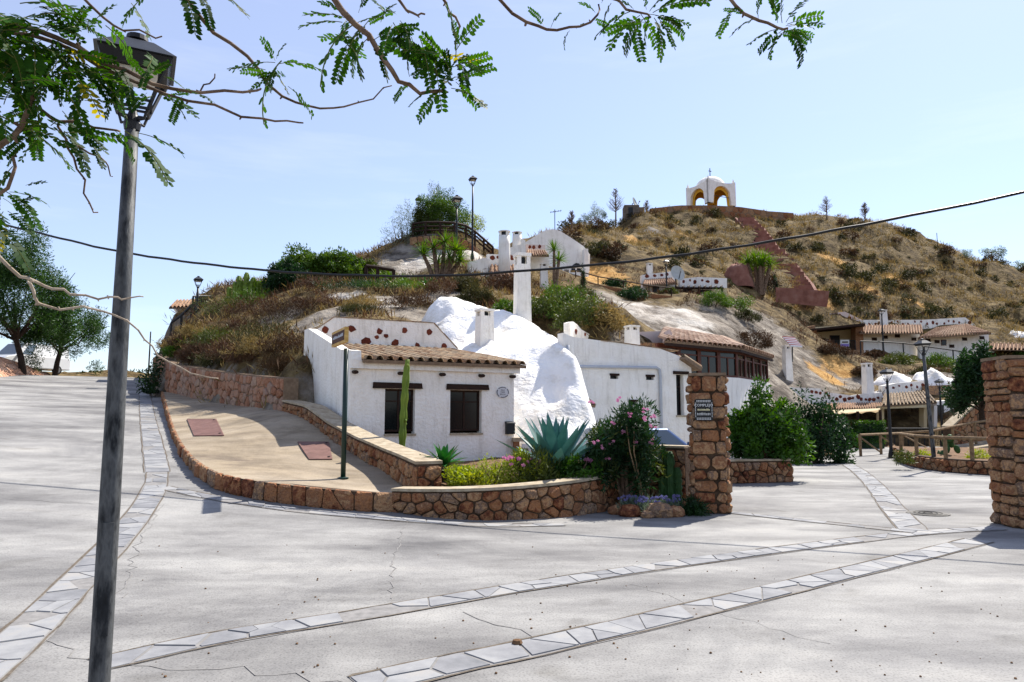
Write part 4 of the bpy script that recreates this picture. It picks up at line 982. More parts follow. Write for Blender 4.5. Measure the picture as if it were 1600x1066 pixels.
while x < .1:
    w = random.uniform(.008, .02); hgt = random.uniform(.02, .034); sc_.box((x, -.003, -.012), (x+w, -.0005, -.012+hgt)); x += w+.004
sc_.build('script_line', 'print_yellow', sg)
sc_ = MB(); x = -.105
while x < .1:
    w = random.uniform(.008, .016); hgt = random.uniform(.03, .045); sc_.box((x, -.003, -.09), (x+w*.5, -.0005, -.09+hgt)); sc_.box((x+w*.5, -.003, -.07), (x+w, -.0005, -.062)); x += w+.007
sc_.build('lettering', 'print_white', sg)
# ---- low wall with the lime shrub
w3 = empty('stone_planter', PX(1190, 17.4, 0), 'low rubble planter wall under the bright green shrub beyond the gate pillar', 'planter'); o_ = w3.location.copy()
a = PX(1120, 16.9, 0); b_ = PX(1238, 17.3, 0); W3 = resample([a, b_, b_+Vector((.25, 2.2, 0))], .3); W3 = [Vector((p.x, p.y, 0)) for p in W3]
wall_core(w3, W3, lambda w: -.1, lambda w: .52, .3, 'mortar', off=o_); masonry(w3, W3, lambda w: 0, lambda w: .5, .2, 'stone', .013, 1.1, 80, off=o_); wall_core(w3, W3, lambda w: .522, lambda w: .565, .34, 'cap', 'cap', off=o_, grow=.03)
MB().box((-1.6, .3, .1), (.6, 2.0, .45)).build('soil_fill', 'soil', w3)
# pale wall behind it
w4 = tag(MB().hexa([PX(1130, 21, 0), PX(1205, 22.5, 0), PX(1205, 22.8, 0), PX(1130, 21.3, 0), PX(1130, 21, 1.35), PX(1205, 22.5, 1.35), PX(1205, 22.8, 1.35), PX(1130, 21.3, 1.35)]).build('garden_wall', 'white', None), 'plain white garden wall behind the bright green shrub', 'wall')
# ================================================================== BUILDINGS UP THE SLOPE AND DOWN THE LANE
def plane(A, B):
    a = PX(A[0], A[1], 0); b = PX(B[0], B[1], 0); d = (b-a).normalized(); return a, Vector((d.y, -d.x, 0)), d      # normal faces the camera side
def vwall(parent, name, pl_, poly, th, m, shift=0.0):
    """upright slab: outline given by photo positions on an upright plane, real thickness behind it"""
    a, n, d = pl_; o = a-n*shift; off = parent.location if parent else Vector()
    pts = [ray_plane(px, py, o, n)-off for px, py in poly]
    return MB().prism(pts, -n*th).build(name, m, parent)
def studs(parent, pl_, items, shift=0.0, m='red_stone', seed=0):
    a, n, d = pl_; o = a-n*shift
    for i, (px, py, r) in enumerate(items): inset_stone(parent, ray_plane(px, py, o, n)-parent.location, r, n, seed+i, d, m)
def vents(parent, pl_, items, shift=0.0, w=.5, h=.28, m='wood_dark'):
    a, n, d = pl_; o = a-n*shift
    for px, py in items:
        c = ray_plane(px, py, o, n)-parent.location; MB().prism([c-d*w/2-Vector((0, 0, h/2))+n*.03, c+d*w/2-Vector((0, 0, h/2))+n*.03, c+d*w/2+Vector((0, 0, h/2))+n*.03, c-d*w/2+Vector((0, 0, h/2))+n*.03], -n*.12).build('vent', m, parent)
def line_studs(x0, y0, x1, y1, n, r, seed, jy=2.5):
    rr = random.Random(seed); return [(x0+(x1-x0)*(i+.5+rr.uniform(-.2, .2))/n, y0+(y1-y0)*(i+.5)/n+rr.uniform(-jy, jy), r*rr.uniform(.7, 1.25)) for i in range(n)]
def rel(h, *p): return P(*p)-h.location
def rail(parent, pts, h, r, posts=1, m='iron', mid=0, bars=0, off=None):
    """handrail over a line of base points, posts at every point"""
    off = off or parent.location; q = [Vector(p)-off for p in pts]; up = Vector((0, 0, h))
    MB().tube([p+up for p in q], r, 6).build('handrail', m, parent)
    for k in range(mid): MB().tube([p+up*(k+1)/(mid+1) for p in q], r*.7, 6).build('lower_rail', m, parent)
    for p in q: MB().tube([p-Vector((0, 0, .3)), p+up], r, 6).build('post', m, parent)
    if bars:
        b = 0
        for a, c in zip(q[:-1], q[1:]):
            for k in range(1, bars): s_ = a.lerp(c, k/bars); MB().tube([s_+Vector((0, 0, .06)), s_+up], r*.45, 5).build('bar', m, parent)
# ---- upper right row
up_ = plane((1250, 57.5), (1545, 61.5))
u1 = empty('porch_house', PX(1300, 58.5, 0)+Vector((0, 0, P(1300, 547, 58).z)), 'upper cave house with a dark porch roof on two stone pillars', 'house')
vwall(u1, 'back_wall', up_, [(1262, 552), (1346, 552), (1346, 507), (1262, 512)], .3, 'cream', 2.2)
vwall(u1, 'doorway', up_, [(1297, 548), (1312, 548), (1312, 524), (1297, 524)], .1, 'black', 2.12)
for px in (1268, 1343):
    a, n, d = up_; vwall(u1, 'pillar', up_, [(px-6, 550), (px+6, 550), (px+6, 508), (px-6, 511)], .6, 'stone')
rf = [rel(u1, 1250, 517, 56.8), rel(u1, 1352, 506, 57.2), rel(u1, 1348, 511, 61.6), rel(u1, 1258, 520, 61.4)]
MB().hexa([p-Vector((0, 0, .12)) for p in rf]+[p+Vector((0, 0, .06)) for p in rf]).build('porch_roof', 'wood_dark', u1)
vwall(u1, 'parapet', up_, [(1248, 520), (1248, 497), (1275, 493), (1320, 487), (1347, 500), (1347, 512)], .4, 'pink_white', 4.8)
studs(u1, up_, line_studs(1252, 502, 1318, 492, 8, .17, 2)+[(1327, 497, .22)], 4.8, seed=200)
vwall(u1, 'terrace_wall', up_, [(1256, 560), (1350, 560), (1350, 547), (1256, 547)], .5, 'stone', -.6)
a, n, d = up_
rail(u1, [ray_plane(px, 546, a, n) for px in (1275, 1298, 1320, 1337)], .75, .035, bars=9)
bn = empty('banner', ray_plane(1320, 541, a+n*.15, n), 'small white and violet banner hung on the porch railing', 'banner')
vwall(bn, 'cloth', up_, [(1313, 542), (1327, 542), (1327, 531), (1313, 531)], .02, 'print_white', -.15); vwall(bn, 'violet_strip', up_, [(1313.6, 541.5), (1326.4, 541.5), (1326.4, 537.5), (1313.6, 537.5)], .01, 'violet', -.165)
vwall(bn, 'printed_line', up_, [(1316, 536), (1325, 536), (1325, 533.5), (1316, 533.5)], .006, 'concrete_dark', -.16)
u2 = empty('cave_house', PX(1392, 60, 0)+Vector((0, 0, P(1392, 547, 60).z)), 'long white upper cave house with tiled eave right of the dark porch', 'house')
vwall(u2, 'facade', up_, [(1347, 560), (1437, 560), (1437, 518), (1347, 518)], .3, 'white_far', 1.0)
vwall(u2, 'parapet', up_, [(1349, 516), (1349, 500), (1440, 500), (1508, 496), (1524, 508), (1524, 516)], .4, 'white_far', 4.4)
tile_roof(u2, rel(u2, 1343, 521, 58.2), rel(u2, 1442, 521, 59.7), rel(u2, 1346, 509, 62.2), rel(u2, 1440, 508, 63.7), 22, 6, 'tile_far', True)
studs(u2, up_, line_studs(1353, 506, 1505, 503, 17, .15, 5)+[(1515, 504, .2)], 4.4, seed=220)
vents(u2, up_, [(1366, 530), (1383, 527), (1402, 525), (1428, 530)], 1.0); vents(u2, up_, [(1357, 519.5), (1375, 519.5), (1393, 519.5), (1413, 519.5)], .95, .3, .14)
u3 = empty('cave_house', PX(1495, 61, 0)+Vector((0, 0, P(1495, 556, 61).z)), 'white upper cave house with a peaked tile hip roof and scattered small vents', 'house')
vwall(u3, 'facade', up_, [(1437.5, 570), (1545, 570), (1545, 521), (1508, 522), (1437.5, 527)], .3, 'white_far', .4)
tile_roof(u3, rel(u3, 1434, 529, 58.6), rel(u3, 1510, 523, 59.8), rel(u3, 1462, 513, 63), rel(u3, 1508, 507, 63.4), 16, 6, 'tile_far', True)
tile_roof(u3, rel(u3, 1510.5, 523, 59.8), rel(u3, 1549, 521.5, 61.0), rel(u3, 1508.5, 507, 63.4), rel(u3, 1512, 507, 63.6), 9, 6, 'tile_far', True)
vents(u3, up_, [(1450, 532), (1464, 534), (1487, 541), (1507, 530), (1534, 528), (1526, 540)], .4); vents(u3, up_, [(1475, 526), (1493, 524.5), (1520, 523)], .38, .3, .14)
wn = vwall(u3, 'window', up_, [(1471, 540), (1479, 540), (1479, 531), (1471, 531)], .1, 'frame_brown', .35); vwall(u3, 'pane', up_, [(1472, 539), (1478, 539), (1478, 532), (1472, 532)], .05, 'glass', .33)
u4 = empty('cave_house', PX(1590, 62, 0)+Vector((0, 0, P(1590, 560, 62).z)), 'white upper cave house at the right edge with a studded parapet over tiles', 'house')
vwall(u4, 'facade', up_, [(1545.5, 575), (1680, 575), (1680, 545), (1545.5, 543)], .3, 'white_far', .8)
vwall(u4, 'parapet', up_, [(1543, 545), (1543, 521), (1600, 524), (1680, 528), (1680, 545)], .4, 'white_far', 3.4)
tile_roof(u4, rel(u4, 1546, 546, 60.9), rel(u4, 1680, 549, 62.5), rel(u4, 1548, 537, 63.6), rel(u4, 1680, 540, 65), 22, 5, 'tile_far', True)
studs(u4, up_, line_studs(1546, 529, 1610, 533, 7, .18, 9), 3.4, seed=240); vents(u4, up_, [(1549, 546.5), (1565, 550), (1585, 550)], .8)
# railing along the upper path
ur = empty('path_railing', P(1420, 548, 55.5), 'black iron railing along the upper path before the white row of houses', 'railing')
rail(ur, [P(1345, 550, 55.5), P(1380, 551, 55.5), P(1412, 553, 55.5), P(1445, 558, 55.5), P(1490, 564, 55.5), P(1535, 572, 55.5), P(1580, 580, 55.5)], .85, .05)
# ---- house terrace half way up, with dish
mp_ = plane((1000, 50), (1140, 51.5))
mh = empty('terrace_house', PX(1030, 51, 0)+Vector((0, 0, P(1030, 463, 51).z)), 'white terrace house half way up with tiled porch and studded parapet', 'house')
vwall(mh, 'facade', mp_, [(1004, 475), (1056, 475), (1056, 444), (1004, 444)], .3, 'white_far', .6)
vwall(mh, 'parapet', mp_, [(1003, 443), (1003, 430), (1050, 424), (1056, 436), (1056, 443)], .35, 'white_far', 1.6)
tile_roof(mh, rel(mh, 1004, 446, 50), rel(mh, 1058, 443, 50.5), rel(mh, 1007, 437, 52), rel(mh, 1050, 435, 52.3), 15, 3, 'tile_far', True)
studs(mh, mp_, [(1011, 431.5, .17), (1023, 431, .15), (1034, 430, .15), (1042, 429, .14)], 1.6, seed=260)
vwall(mh, 'doorway', mp_, [(1020, 466), (1030, 466), (1030, 448), (1020, 448)], .1, 'black', .52)
m2 = empty('terrace_house', PX(1098, 52, 0)+Vector((0, 0, P(1098, 463, 52).z)), 'white terrace house with dark pergola right of the satellite dish', 'house')
vwall(m2, 'parapet', mp_, [(1062, 450), (1062, 436), (1090, 433), (1136, 435), (1136, 450)], .35, 'white_far', 1.2)
vwall(m2, 'facade', mp_, [(1062, 475), (1136, 475), (1136, 450.2), (1062, 450.2)], .3, 'cream', 1.2)
studs(m2, mp_, [(1068, 440, .13), (1078, 438, .1), (1086, 441, .16), (1097, 438, .12), (1106, 440, .18), (1119, 440, .2)], 1.2, seed=270)
vwall(m2, 'doorway', mp_, [(1068, 470), (1082, 470), (1082, 452), (1068, 452)], .1, 'black', 1.1); vwall(m2, 'doorway', mp_, [(1092, 470), (1112, 470), (1112, 453), (1092, 453)], .1, 'black', 1.1)  # black slabs stand in for the shade under the pergola
for k in range(9): a_ = rel(m2, 1058+k*8.5, 449, 50.0); b__ = rel(m2, 1060+k*8.5, 447, 52.4); MB().bar(a_, b__, .1, .14).build('pergola_beam', 'wood_dark', m2)
MB().bar(rel(m2, 1056, 450.5, 50.1), rel(m2, 1130, 450.5, 50.9), .14, .14).build('pergola_lintel', 'wood_dark', m2)
for px in (1058, 1092, 1128): MB().bar(rel(m2, px, 451, 50.2), rel(m2, px, 472, 50.2), .14, .14).build('pergola_post', 'wood_dark', m2)
def sat_dish(p, r, label, rz, tilt=.5, mast=1.2):
    e = empty('satellite_dish', p, label, 'satellite dish', rz=rz)
    MB().tube([(0, .25, -mast-.4), (0, .25, 0), (0, .1, .05)], .05, 8).build('mast', 'iron', e)
    b = MB(); N = 18; rings = 4; ct, st = math.cos(tilt), math.sin(tilt)
    tr = lambda x, y, z: (x, y*ct-z*st, y*st+z*ct)
    for lay_ in (0, .03):
        for i in range(rings+1):
            q = i/rings
            for j in range(N): a = 2*math.pi*j/N; b.v.append(tr(r*.86*q*math.cos(a), -(q*q)*r*.22+lay_, r*q*math.sin(a)))
    for L0 in (0, (rings+1)*N):
        for i in range(rings):
            for j in range(N): b.f.append((L0+i*N+j, L0+(i+1)*N+j, L0+(i+1)*N+(j+1) % N, L0+i*N+(j+1) % N))
    b.build('reflector', 'dish', e, True)
    MB().tube([tr(0, 0, -r*.9), tr(0, -r*.9, -r*.1)], .03, 6).build('feed_arm', 'iron', e); MB().tube([tr(0, -r*.86, -.12), tr(0, -r*.98, -.0)], .09, 8).build('receiver', 'dish', e)
    return e
sat_dish(P(1058, 428, 50.5), .62, 'pale satellite dish standing on the terrace house roof', R(15), -.35)
te = empty('terrace_edge', P(1000, 460, 46.5), 'red-brown stone terrace edge with grey handrail above the bare cliff', 'wall')
tp = [P(900, 440, 47), P(935, 450, 46.6), P(975, 457, 46.3), P(1015, 464, 46.2), P(1050, 468, 46.4)]
b = MB()
for p, q in zip(tp[:-1], tp[1:]): b.hexa([p-te.location-Vector((0, 0, .5)), q-te.location-Vector((0, 0, .5)), q-te.location+Vector((0, .3, -.5)), p-te.location+Vector((0, .3, -.5)), p-te.location+Vector((0, 0, .22)), q-te.location+Vector((0, 0, .22)), q-te.location+Vector((0, .3, .22)), p-te.location+Vector((0, .3, .22))])
b.build('stone_edge', 'stone', te); rail(te, [p+Vector((0, .15, .2)) for p in tp], .6, .04, m='wood_dark')
# ---- big cave front on the left shoulder
cf = plane((790, 54.5), (920, 55.5))
ch_ = empty('cave_dwelling', PX(860, 55, 0)+Vector((0, 0, P(860, 440, 55).z)), 'large rounded whitewashed cave front with dark arch below the bare shoulder', 'house')
vwall(ch_, 'front_wall', cf, [(786, 445), (920, 445), (922, 398), (912, 385), (893, 372), (875, 361), (862, 358), (846, 363), (822, 378), (786, 396)], 1.2, 'white_far')
arch = [(893, 427), (893, 419), (895, 414), (900, 411), (905, 412), (908, 417), (908.5, 427)]
vwall(ch_, 'arch_opening', cf, arch, .1, 'black', -.06)  # black slab on the wall stands in for shade inside the arch
vwall(ch_, 'white_pier', cf, [(913, 440), (920, 440), (919, 389), (913, 389)], .8, 'white_far', -1.0)
vwall(ch_, 'balcony_wall', cf, [(862, 442), (917, 442), (917, 425), (862, 427)], .25, 'white_far', -1.4)
a, n, d = cf; rail(ch_, [ray_plane(px, 425, a+n*1.4, n) for px in (870, 880, 890, 900, 910)], .35, .06, m='white_far')
# ---- small tiled house with round chimney
sh = plane((740, 36.5), (830, 37.5))
s1 = empty('tiled_house', PX(785, 37, 0)+Vector((0, 0, P(785, 440, 37).z)), 'small white house with four red stones above a short tile eave', 'house')
vwall(s1, 'facade', sh, [(752, 446), (824, 446), (824, 428), (752, 428)], .3, 'white_far', .4)
vwall(s1, 'parapet', sh, [(762, 428), (762, 397), (815, 399), (815, 428)], .3, 'white_far', 1.3)
tile_roof(s1, rel(s1, 764, 432, 36), rel(s1, 822, 431, 36.6), rel(s1, 766, 415, 38), rel(s1, 815, 415, 38.5), 9, 3, 'tile_far', True)
studs(s1, sh, [(769.5, 403, .16), (778.5, 402.5, .14), (788.5, 402.5, .14), (799.5, 403, .16)], 1.3, seed=280)
vwall(s1, 'curved_wing', sh, [(733, 440), (763, 440), (763, 405), (755, 403), (747, 406), (733, 409)], .4, 'white_far', 1.0)
s2 = empty('tiled_house', PX(826, 42, 0)+Vector((0, 0, P(826, 400, 42).z)), 'slant-roofed white house with studded parapet and tiles beside the cave front', 'house')
s2p = plane((790, 42), (860, 43))
vwall(s2, 'gable_wall', s2p, [(790, 402), (790, 389), (816, 381), (816, 373), (821, 376), (822, 402)], .3, 'white_far')
vwall(s2, 'parapet', s2p, [(822.5, 396), (822.5, 382), (852, 383), (852, 396)], .3, 'pink_white', 1.2); studs(s2, s2p, [(828, 386, .14), (834, 386.5, .12), (843, 385.5, .12)], 1.2, seed=290)
tile_roof(s2, rel(s2, 822, 399, 41.6), rel(s2, 858, 400, 42.3), rel(s2, 824, 391, 43.4), rel(s2, 852, 392, 43.8), 9, 3, 'tile_far', True)
vwall(s2, 'lower_wall', s2p, [(822.5, 420), (858, 420), (858, 400), (822.5, 399)], .3, 'white_far', .5)
# ---- lower houses at the end of the lane
r1p = plane((1235, 40), (1380, 40.4))
r1 = empty('awning_house', PX(1320, 40, 0), 'white lane house with studded parapet and cream awning at the end of the lane', 'house')
vwall(r1, 'parapet', r1p, [(1225, 634), (1225, 605), (1281, 607), (1284, 612), (1330, 618), (1378, 613), (1378, 634)], .35, 'white_far', .8)
studs(r1, r1p, line_studs(1265, 611, 1300, 618, 5, .1, 11)+line_studs(1304, 623, 1376, 622, 11, .13, 12), .8, seed=300)
vwall(r1, 'facade', r1p, [(1225, 705), (1378, 705), (1378, 634.2), (1225, 634.2)], .3, 'cream', .8)
tile_roof(r1, rel(r1, 1288, 640, 38.6), rel(r1, 1379, 638, 39), rel(r1, 1290, 631, 40.6), rel(r1, 1378, 630, 41), 24, 3, 'tile_far', True)
for x0, x1, y0 in ((1303, 1315, 648), (1341, 1352, 645), (1322, 1330, 652)): vwall(r1, 'doorway', r1p, [(x0, 698), (x1, 698), (x1, y0), (x0, y0)], .08, 'black', .74)
aw = MB(); N = 10
for i in range(N+1):
    for j in range(5):
        q = rel(r1, 1300+75*i/N, 641-3*i/N, 38.5).lerp(rel(r1, 1302+74*i/N, 647-6*i/N, 35.6), j/4); q.z += -.12*math.sin(math.pi*j/4)*(1+.5*math.sin(i*2.3)); aw.v.append(tuple(q))
for i in range(N):
    for j in range(4): aw.f.append((i*5+j, (i+1)*5+j, (i+1)*5+j+1, i*5+j+1))
aw.build('awning', 'canvas', r1, True)
for px in (1303, 1340, 1375): q = rel(r1, px, 646-6*(px-1302)/74, 35.7); MB().tube([(q.x, q.y, -.1), (q.x, q.y, q.z)], .07, 8).build('awning_post', 'wood_dark', r1)
vwall(r1, 'white_pier', r1p, [(1297, 705), (1303, 705), (1303, 642), (1297, 642)], .5, 'white_far', -.6)
for k, (px, w) in enumerate(((1318, .5), (1312, .45), (1324, .4))): inset_stone(r1, rel(r1, px, 700-k*9, 36.2), .3, (0, -1, 0), 330+k, m='stone')
r2p = plane((1375, 39.5), (1470, 40.3))
r2 = empty('porch_house', PX(1420, 40, 0), 'lane house with clay tile porch roof and studded parapet behind iron railings', 'house')
vwall(r2, 'parapet', r2p, [(1379, 620), (1379, 603), (1400, 599), (1446, 595), (1448, 620)], .35, 'white_far', 2.4)
studs(r2, r2p, [(1385, 606, .09), (1396, 606, .1), (1405, 603, .08), (1416, 605, .13), (1424, 602, .11), (1433, 605, .1), (1442, 602, .15)], 2.4, seed=340)
tile_roof(r2, rel(r2, 1378, 634, 38.2), rel(r2, 1464, 629, 38.8), rel(r2, 1381, 616, 41.6), rel(r2, 1449, 612, 42), 15, 5, 'tile', True)
MB().bar(rel(r2, 1379, 636.5, 38.4), rel(r2, 1450, 634.5, 38.8), .14, .16).build('eave_beam', 'cream', r2)
vwall(r2, 'back_wall', r2p, [(1378, 705), (1462, 705), (1462, 628), (1378, 632)], .3, 'cream', 2.5)
for x0, x1 in ((1398, 1411), (1420, 1442)): vwall(r2, 'doorway', r2p, [(x0, 700), (x1, 700), (x1, 640), (x0, 640)], .08, 'black', 2.44)
for px in (1379, 1446, 1462): vwall(r2, 'porch_pier', r2p, [(px-2.5, 705), (px+2.5, 705), (px+2.5, 634), (px-2.5, 634)], .35, 'cream' if px < 1460 else 'white_far', -.7)
rail(r2, [PX(px, 37.2, 0) for px in (1376, 1398, 1420, 1445, 1470, 1500)], .95, .035, bars=10)
w5p = plane((1462, 40.5), (1500, 41))
r3 = empty('side_building', PX(1480, 41, 0), 'plain white outbuilding with dark doorway right of the tiled porch', 'house')
vwall(r3, 'wall', w5p, [(1464, 700), (1497, 700), (1497, 625), (1464, 627)], 2.5, 'white_far'); vwall(r3, 'doorway', w5p, [(1465, 695), (1475, 695), (1475, 633), (1465, 633)], .06, 'black', -.05)
vwall(r3, 'stone_wall', w5p, [(1451, 624), (1497, 622), (1497, 601), (1451, 603)], .5, 'stone', 1.5)
def mound(name, c, rx, ry, rz, label, seed):
    b = MB(); nu, nv = 26, 12
    for j in range(nv+1):
        for i in range(nu):
            a = 2*math.pi*i/nu; t = math.pi/2*j/nv; k = 1+.18*fbm(math.cos(a)*1.3+seed, math.sin(a)*1.3, t*1.5, 4); b.v.append((rx*k*math.cos(a)*math.cos(t), ry*k*math.sin(a)*math.cos(t), rz*k*math.sin(t)**.8-.6))
    for j in range(nv):
        for i in range(nu): b.f.append((j*nu+i, j*nu+(i+1) % nu, (j+1)*nu+(i+1) % nu, (j+1)*nu+i))
    o = b.build(name, 'white_rock', None, True); o.location = c; return tag(o, label, 'rock')
mound('whitewashed_mound', P(1395, 612, 44.5), 1.5, 1.2, 1.75, 'whitewashed rock mound rising behind the tiled porch parapet', 3)
mound('whitewashed_mound', P(1457, 614, 44.5), 1.6, 1.2, 2.0, 'larger whitewashed rock mound with thin mast right of the tiled porch', 8)
mound('whitewashed_mound', P(1372, 618, 42.6), .55, .5, .8, 'small whitewashed hump at the foot of the square chimney', 5)
mound('whitewashed_mound', P(1585, 530, 67), 2.0, 1.2, 1.3, 'white rock hump above the parapet at the right edge', 6)
# striped shade
ss = empty('striped_shade', P(1240, 540, 43), 'red and white striped sloping shade above the white chimney', 'awning')
for k in range(10):
    a0, a1 = k/10, (k+1)/10; A_, B_, C_, D_ = rel(ss, 1222, 527, 42.4), rel(ss, 1241, 528, 42.0), rel(ss, 1254, 543, 41.2), rel(ss, 1236, 542, 41.6)
    MB().prism([A_.lerp(D_, a0), B_.lerp(C_, a0), B_.lerp(C_, a1-.002), A_.lerp(D_, a1-.002)], (0, 0, .05)).build('stripe', 'print_white' if k % 2 else 'stripe_red', ss)
MB().tube([rel(ss, 1238, 536, 43.2), rel(ss, 1238, 566, 43.2)], .04, 6).build('post', 'iron', ss)
# ---- left house by the iron gate
lh = empty('roadside_house', P(300, 505, 41), 'white house corner with tile eave behind the iron gate up the left road', 'house')
lp_ = plane((265, 41), (345, 43))
vwall(lh, 'wall', lp_, [(284, 540), (345, 540), (345, 478), (272, 480), (284, 498)], .3, 'white_far', .5)
tile_roof(lh, rel(lh, 264, 481, 39.8), rel(lh, 345, 478, 41.8), rel(lh, 275, 470, 42.5), rel(lh, 345, 468, 44), 14, 3, 'tile_far', True)
vwall(lh, 'grey_gable', lp_, [(312, 480), (356, 480), (352, 457), (318, 458)], .4, 'concrete_dark', 2.8)
lr = empty('iron_gate', P(313, 510, 37), 'black iron gate and sloping railing in front of the roadside house', 'gate')
rail(lr, [P(300, 503, 36.6), P(313, 502, 37), P(327, 502, 37.4)], 1.35, .05, bars=4)
rail(lr, [P(266, 536, 36.2), P(282, 524, 36.3), P(298, 508, 36.4)], 1.05, .06)
# ---- dome shrine on the summit
dm = empty('dome_shrine', P(1111, 326, 95), 'white domed shrine with ochre arches and thin cross on the hilltop', 'shrine', rz=R(24))
def arch_wall(W, H, aw_, spring, th, mt, name, m, curve=.35):
    b = MB(); N = 14; r = aw_/2
    top = lambda x: H+curve*(abs(x)/(W/2))**2.2
    xs_ = [-W/2, -W/2+.25]+[-r+2*r*i/N for i in range(N+1)]+[W/2-.25, W/2]
    low = lambda x: (spring+math.sqrt(max(0, r*r-x*x)) if abs(x) < r-1e-6 else 0)
    for y in (0, th):
        for x in xs_: b.v.append(tuple(mt @ Vector((x, y, low(x) if abs(x) < r-1e-6 else (0 if abs(x) > r+1e-6 else 0))))); b.v.append(tuple(mt @ Vector((x, y, top(x)))))
    n_ = len(xs_); o = 2*n_
    for i in range(n_-1): b.f.append((2*i, 2*i+2, 2*i+3, 2*i+1)); b.f.append((o+2*i+1, o+2*i+3, o+2*i+2, o+2*i)); b.f.append((2*i+1, 2*i+3, o+2*i+3, o+2*i+1)); b.f.append((2*i, o+2*i, o+2*i+2, 2*i+2))
    b.f.append((0, 1, o+1, o)); e = 2*n_-2; b.f.append((e, o+e, o+e+1, e+1)); return b.build(name, m, dm)
WD = 4.7
for k in range(4):
    mt = Matrix.Rotation(k*math.pi/2, 4, 'Z') @ Matrix.Translation((0, -WD/2, 0)); arch_wall(WD-.004*k, 2.95, 3.1, .95, .35, mt, 'arch_wall', 'white_far')
    mt2 = Matrix.Rotation(k*math.pi/2, 4, 'Z') @ Matrix.Translation((0, -WD/2+.36, 0)); arch_wall(WD-.75, 2.75, 2.3, .9, .06, mt2, 'inner_lining', 'ochre', 0)
MB().box((-WD/2+.38, -WD/2+.38, 2.76), (WD/2-.38, WD/2-.38, 2.86)).build('ceiling', 'ochre', dm)
MB().lathe([(2.0*math.cos(t), 2.87+1.6*math.sin(t)) for t in np.linspace(0, 1.5, 12)], 28).build('dome', 'white_far', dm, True)
for x in (-1, 1):
    for y in (-1, 1): MB().lathe([(.16, 3.2), (.12, 3.5), (.02, 3.8)], 8, (x*(WD/2-.2), y*(WD/2-.2), 0)).build('pinnacle', 'white_far', dm)
cr_ = MB(); cr_.box((-.04, -.04, 4.6), (.04, .04, 5.75)); cr_.box((-.25, -.035, 5.3), (-.041, .035, 5.38)); cr_.box((.041, -.035, 5.3), (.25, .035, 5.38)); cr_.build('cross', 'iron', dm)
MB().box((-1.3, -WD/2+.1, 1.0), (1.3, -WD/2+.16, 1.06)).build('guard_bar', 'iron', dm)
sw = empty('summit_wall', P(1110, 325, 92.5), 'dark stone platform wall under the domed shrine', 'wall')
pts = [P(1015, 326, 90.6), P(1060, 321, 90), P(1110, 321, 90), P(1150, 323, 90.5), P(1190, 329, 91.5), P(1240, 333, 93)]
q = [Vector((p.x, p.y, 0)) for p in pts]; zt_ = [p.z for p in pts]
def zw(w): k = w*(len(zt_)-1); i = min(len(zt_)-2, int(k)); return zt_[i]+(zt_[i+1]-zt_[i])*(k-i)
wall_core(sw, q, lambda w: zw(w)-2.3, zw, 4.5, 'mortar_pale', off=sw.location); masonry(sw, q, lambda w: zw(w)-2.3, lambda w: zw(w)-.02, .85, 'stone', .05, 1.3, 90, off=sw.location)
# dish hut on the ridge
hu = empty('block_hut', P(986, 342, 84), 'dark blockwork hut carrying a dish on the ridge', 'hut')
MB().box((-.9, -.8, -.6), (.9, .8, 1.5)).build('walls', 'concrete_dark', hu); MB().box((-.45, -.84, 0), (.1, -.801, 1.2)).build('doorway', 'black', hu); MB().box((.905, -.7, -.5), (1.5, .7, 1.25)).build('side_block', 'mortar_pale', hu)
sat_dish(P(991, 318, 84), .75, 'satellite dish on top of the block hut on the ridge', R(60), -.3, .4)
# ---- terracotta stairway down the hill
st_ = empty('terracotta_stairway', P(1215, 410, 72), 'terracotta stepped stairway with curved side walls descending the golden hillside', 'stairway')
SP = [(1163, 346, 88), (1178, 362, 85), (1190, 378, 81.5), (1203, 398, 77.5), (1222, 420, 73), (1236, 440, 69), (1245, 452, 66.5), (1250, 462, 64.8)]
sp3 = [P(*p) for p in SP]
for i, (a, b) in enumerate(zip(sp3[:-1], sp3[1:])):
    d = b-a; h_ = Vector((d.x, d.y, 0)).normalized(); s_ = Vector((-h_.y, h_.x, 0)); w = .95 if i < 3 else 1.25; o = st_.location
    for k in range(3):
        p0 = a.lerp(b, k/3); p1 = a.lerp(b, (k+1)/3); zt = p0.z+.25
        MB().hexa([p0-s_*w-o-Vector((0, 0, 2)), p1-s_*w-o-Vector((0, 0, 2)), p1+s_*w-o-Vector((0, 0, 2)), p0+s_*w-o-Vector((0, 0, 2))]+[Vector((v.x, v.y, zt))-o for v in (p0-s_*w, p1-s_*w, p1+s_*w, p0+s_*w)]).build('step', 'terracotta', st_)
    for sg_ in (-1, 1):
        e0 = a+s_*sg_*(w+.01); e1 = b+s_*sg_*(w+.01); f0 = e0+s_*sg_*.25; f1 = e1+s_*sg_*.25; u = Vector((0, 0, .5)); dn = Vector((0, 0, 2))
        mid = (e0+e1)/2; 
        MB().hexa([e0-dn-o, e1-dn-o, f1-dn-o, f0-dn-o, e0+u-o, e1+u*.9-o, f1+u*.9-o, f0+u-o]).build('side_wall', 'terracotta', st_)
tw = tag(MB().hexa([P(1212, 472, 62), P(1292, 480, 63), P(1292, 480, 63.4), P(1212, 472, 62.4), P(1212, 449, 62), P(1296, 455, 63), P(1296, 455, 63.4), P(1212, 449, 62.4)]).build('terracotta_wall', 'terracotta'), 'plain terracotta wall at the foot of the stairway', 'wall')
tr_ = mound('terracotta_mound', P(1152, 440, 62), 1.4, 1.2, 2.2, 'rounded terracotta coloured rock left of the stairway foot', 12); tr_.data.materials.clear(); tr_.data.materials.append(M['terracotta'])
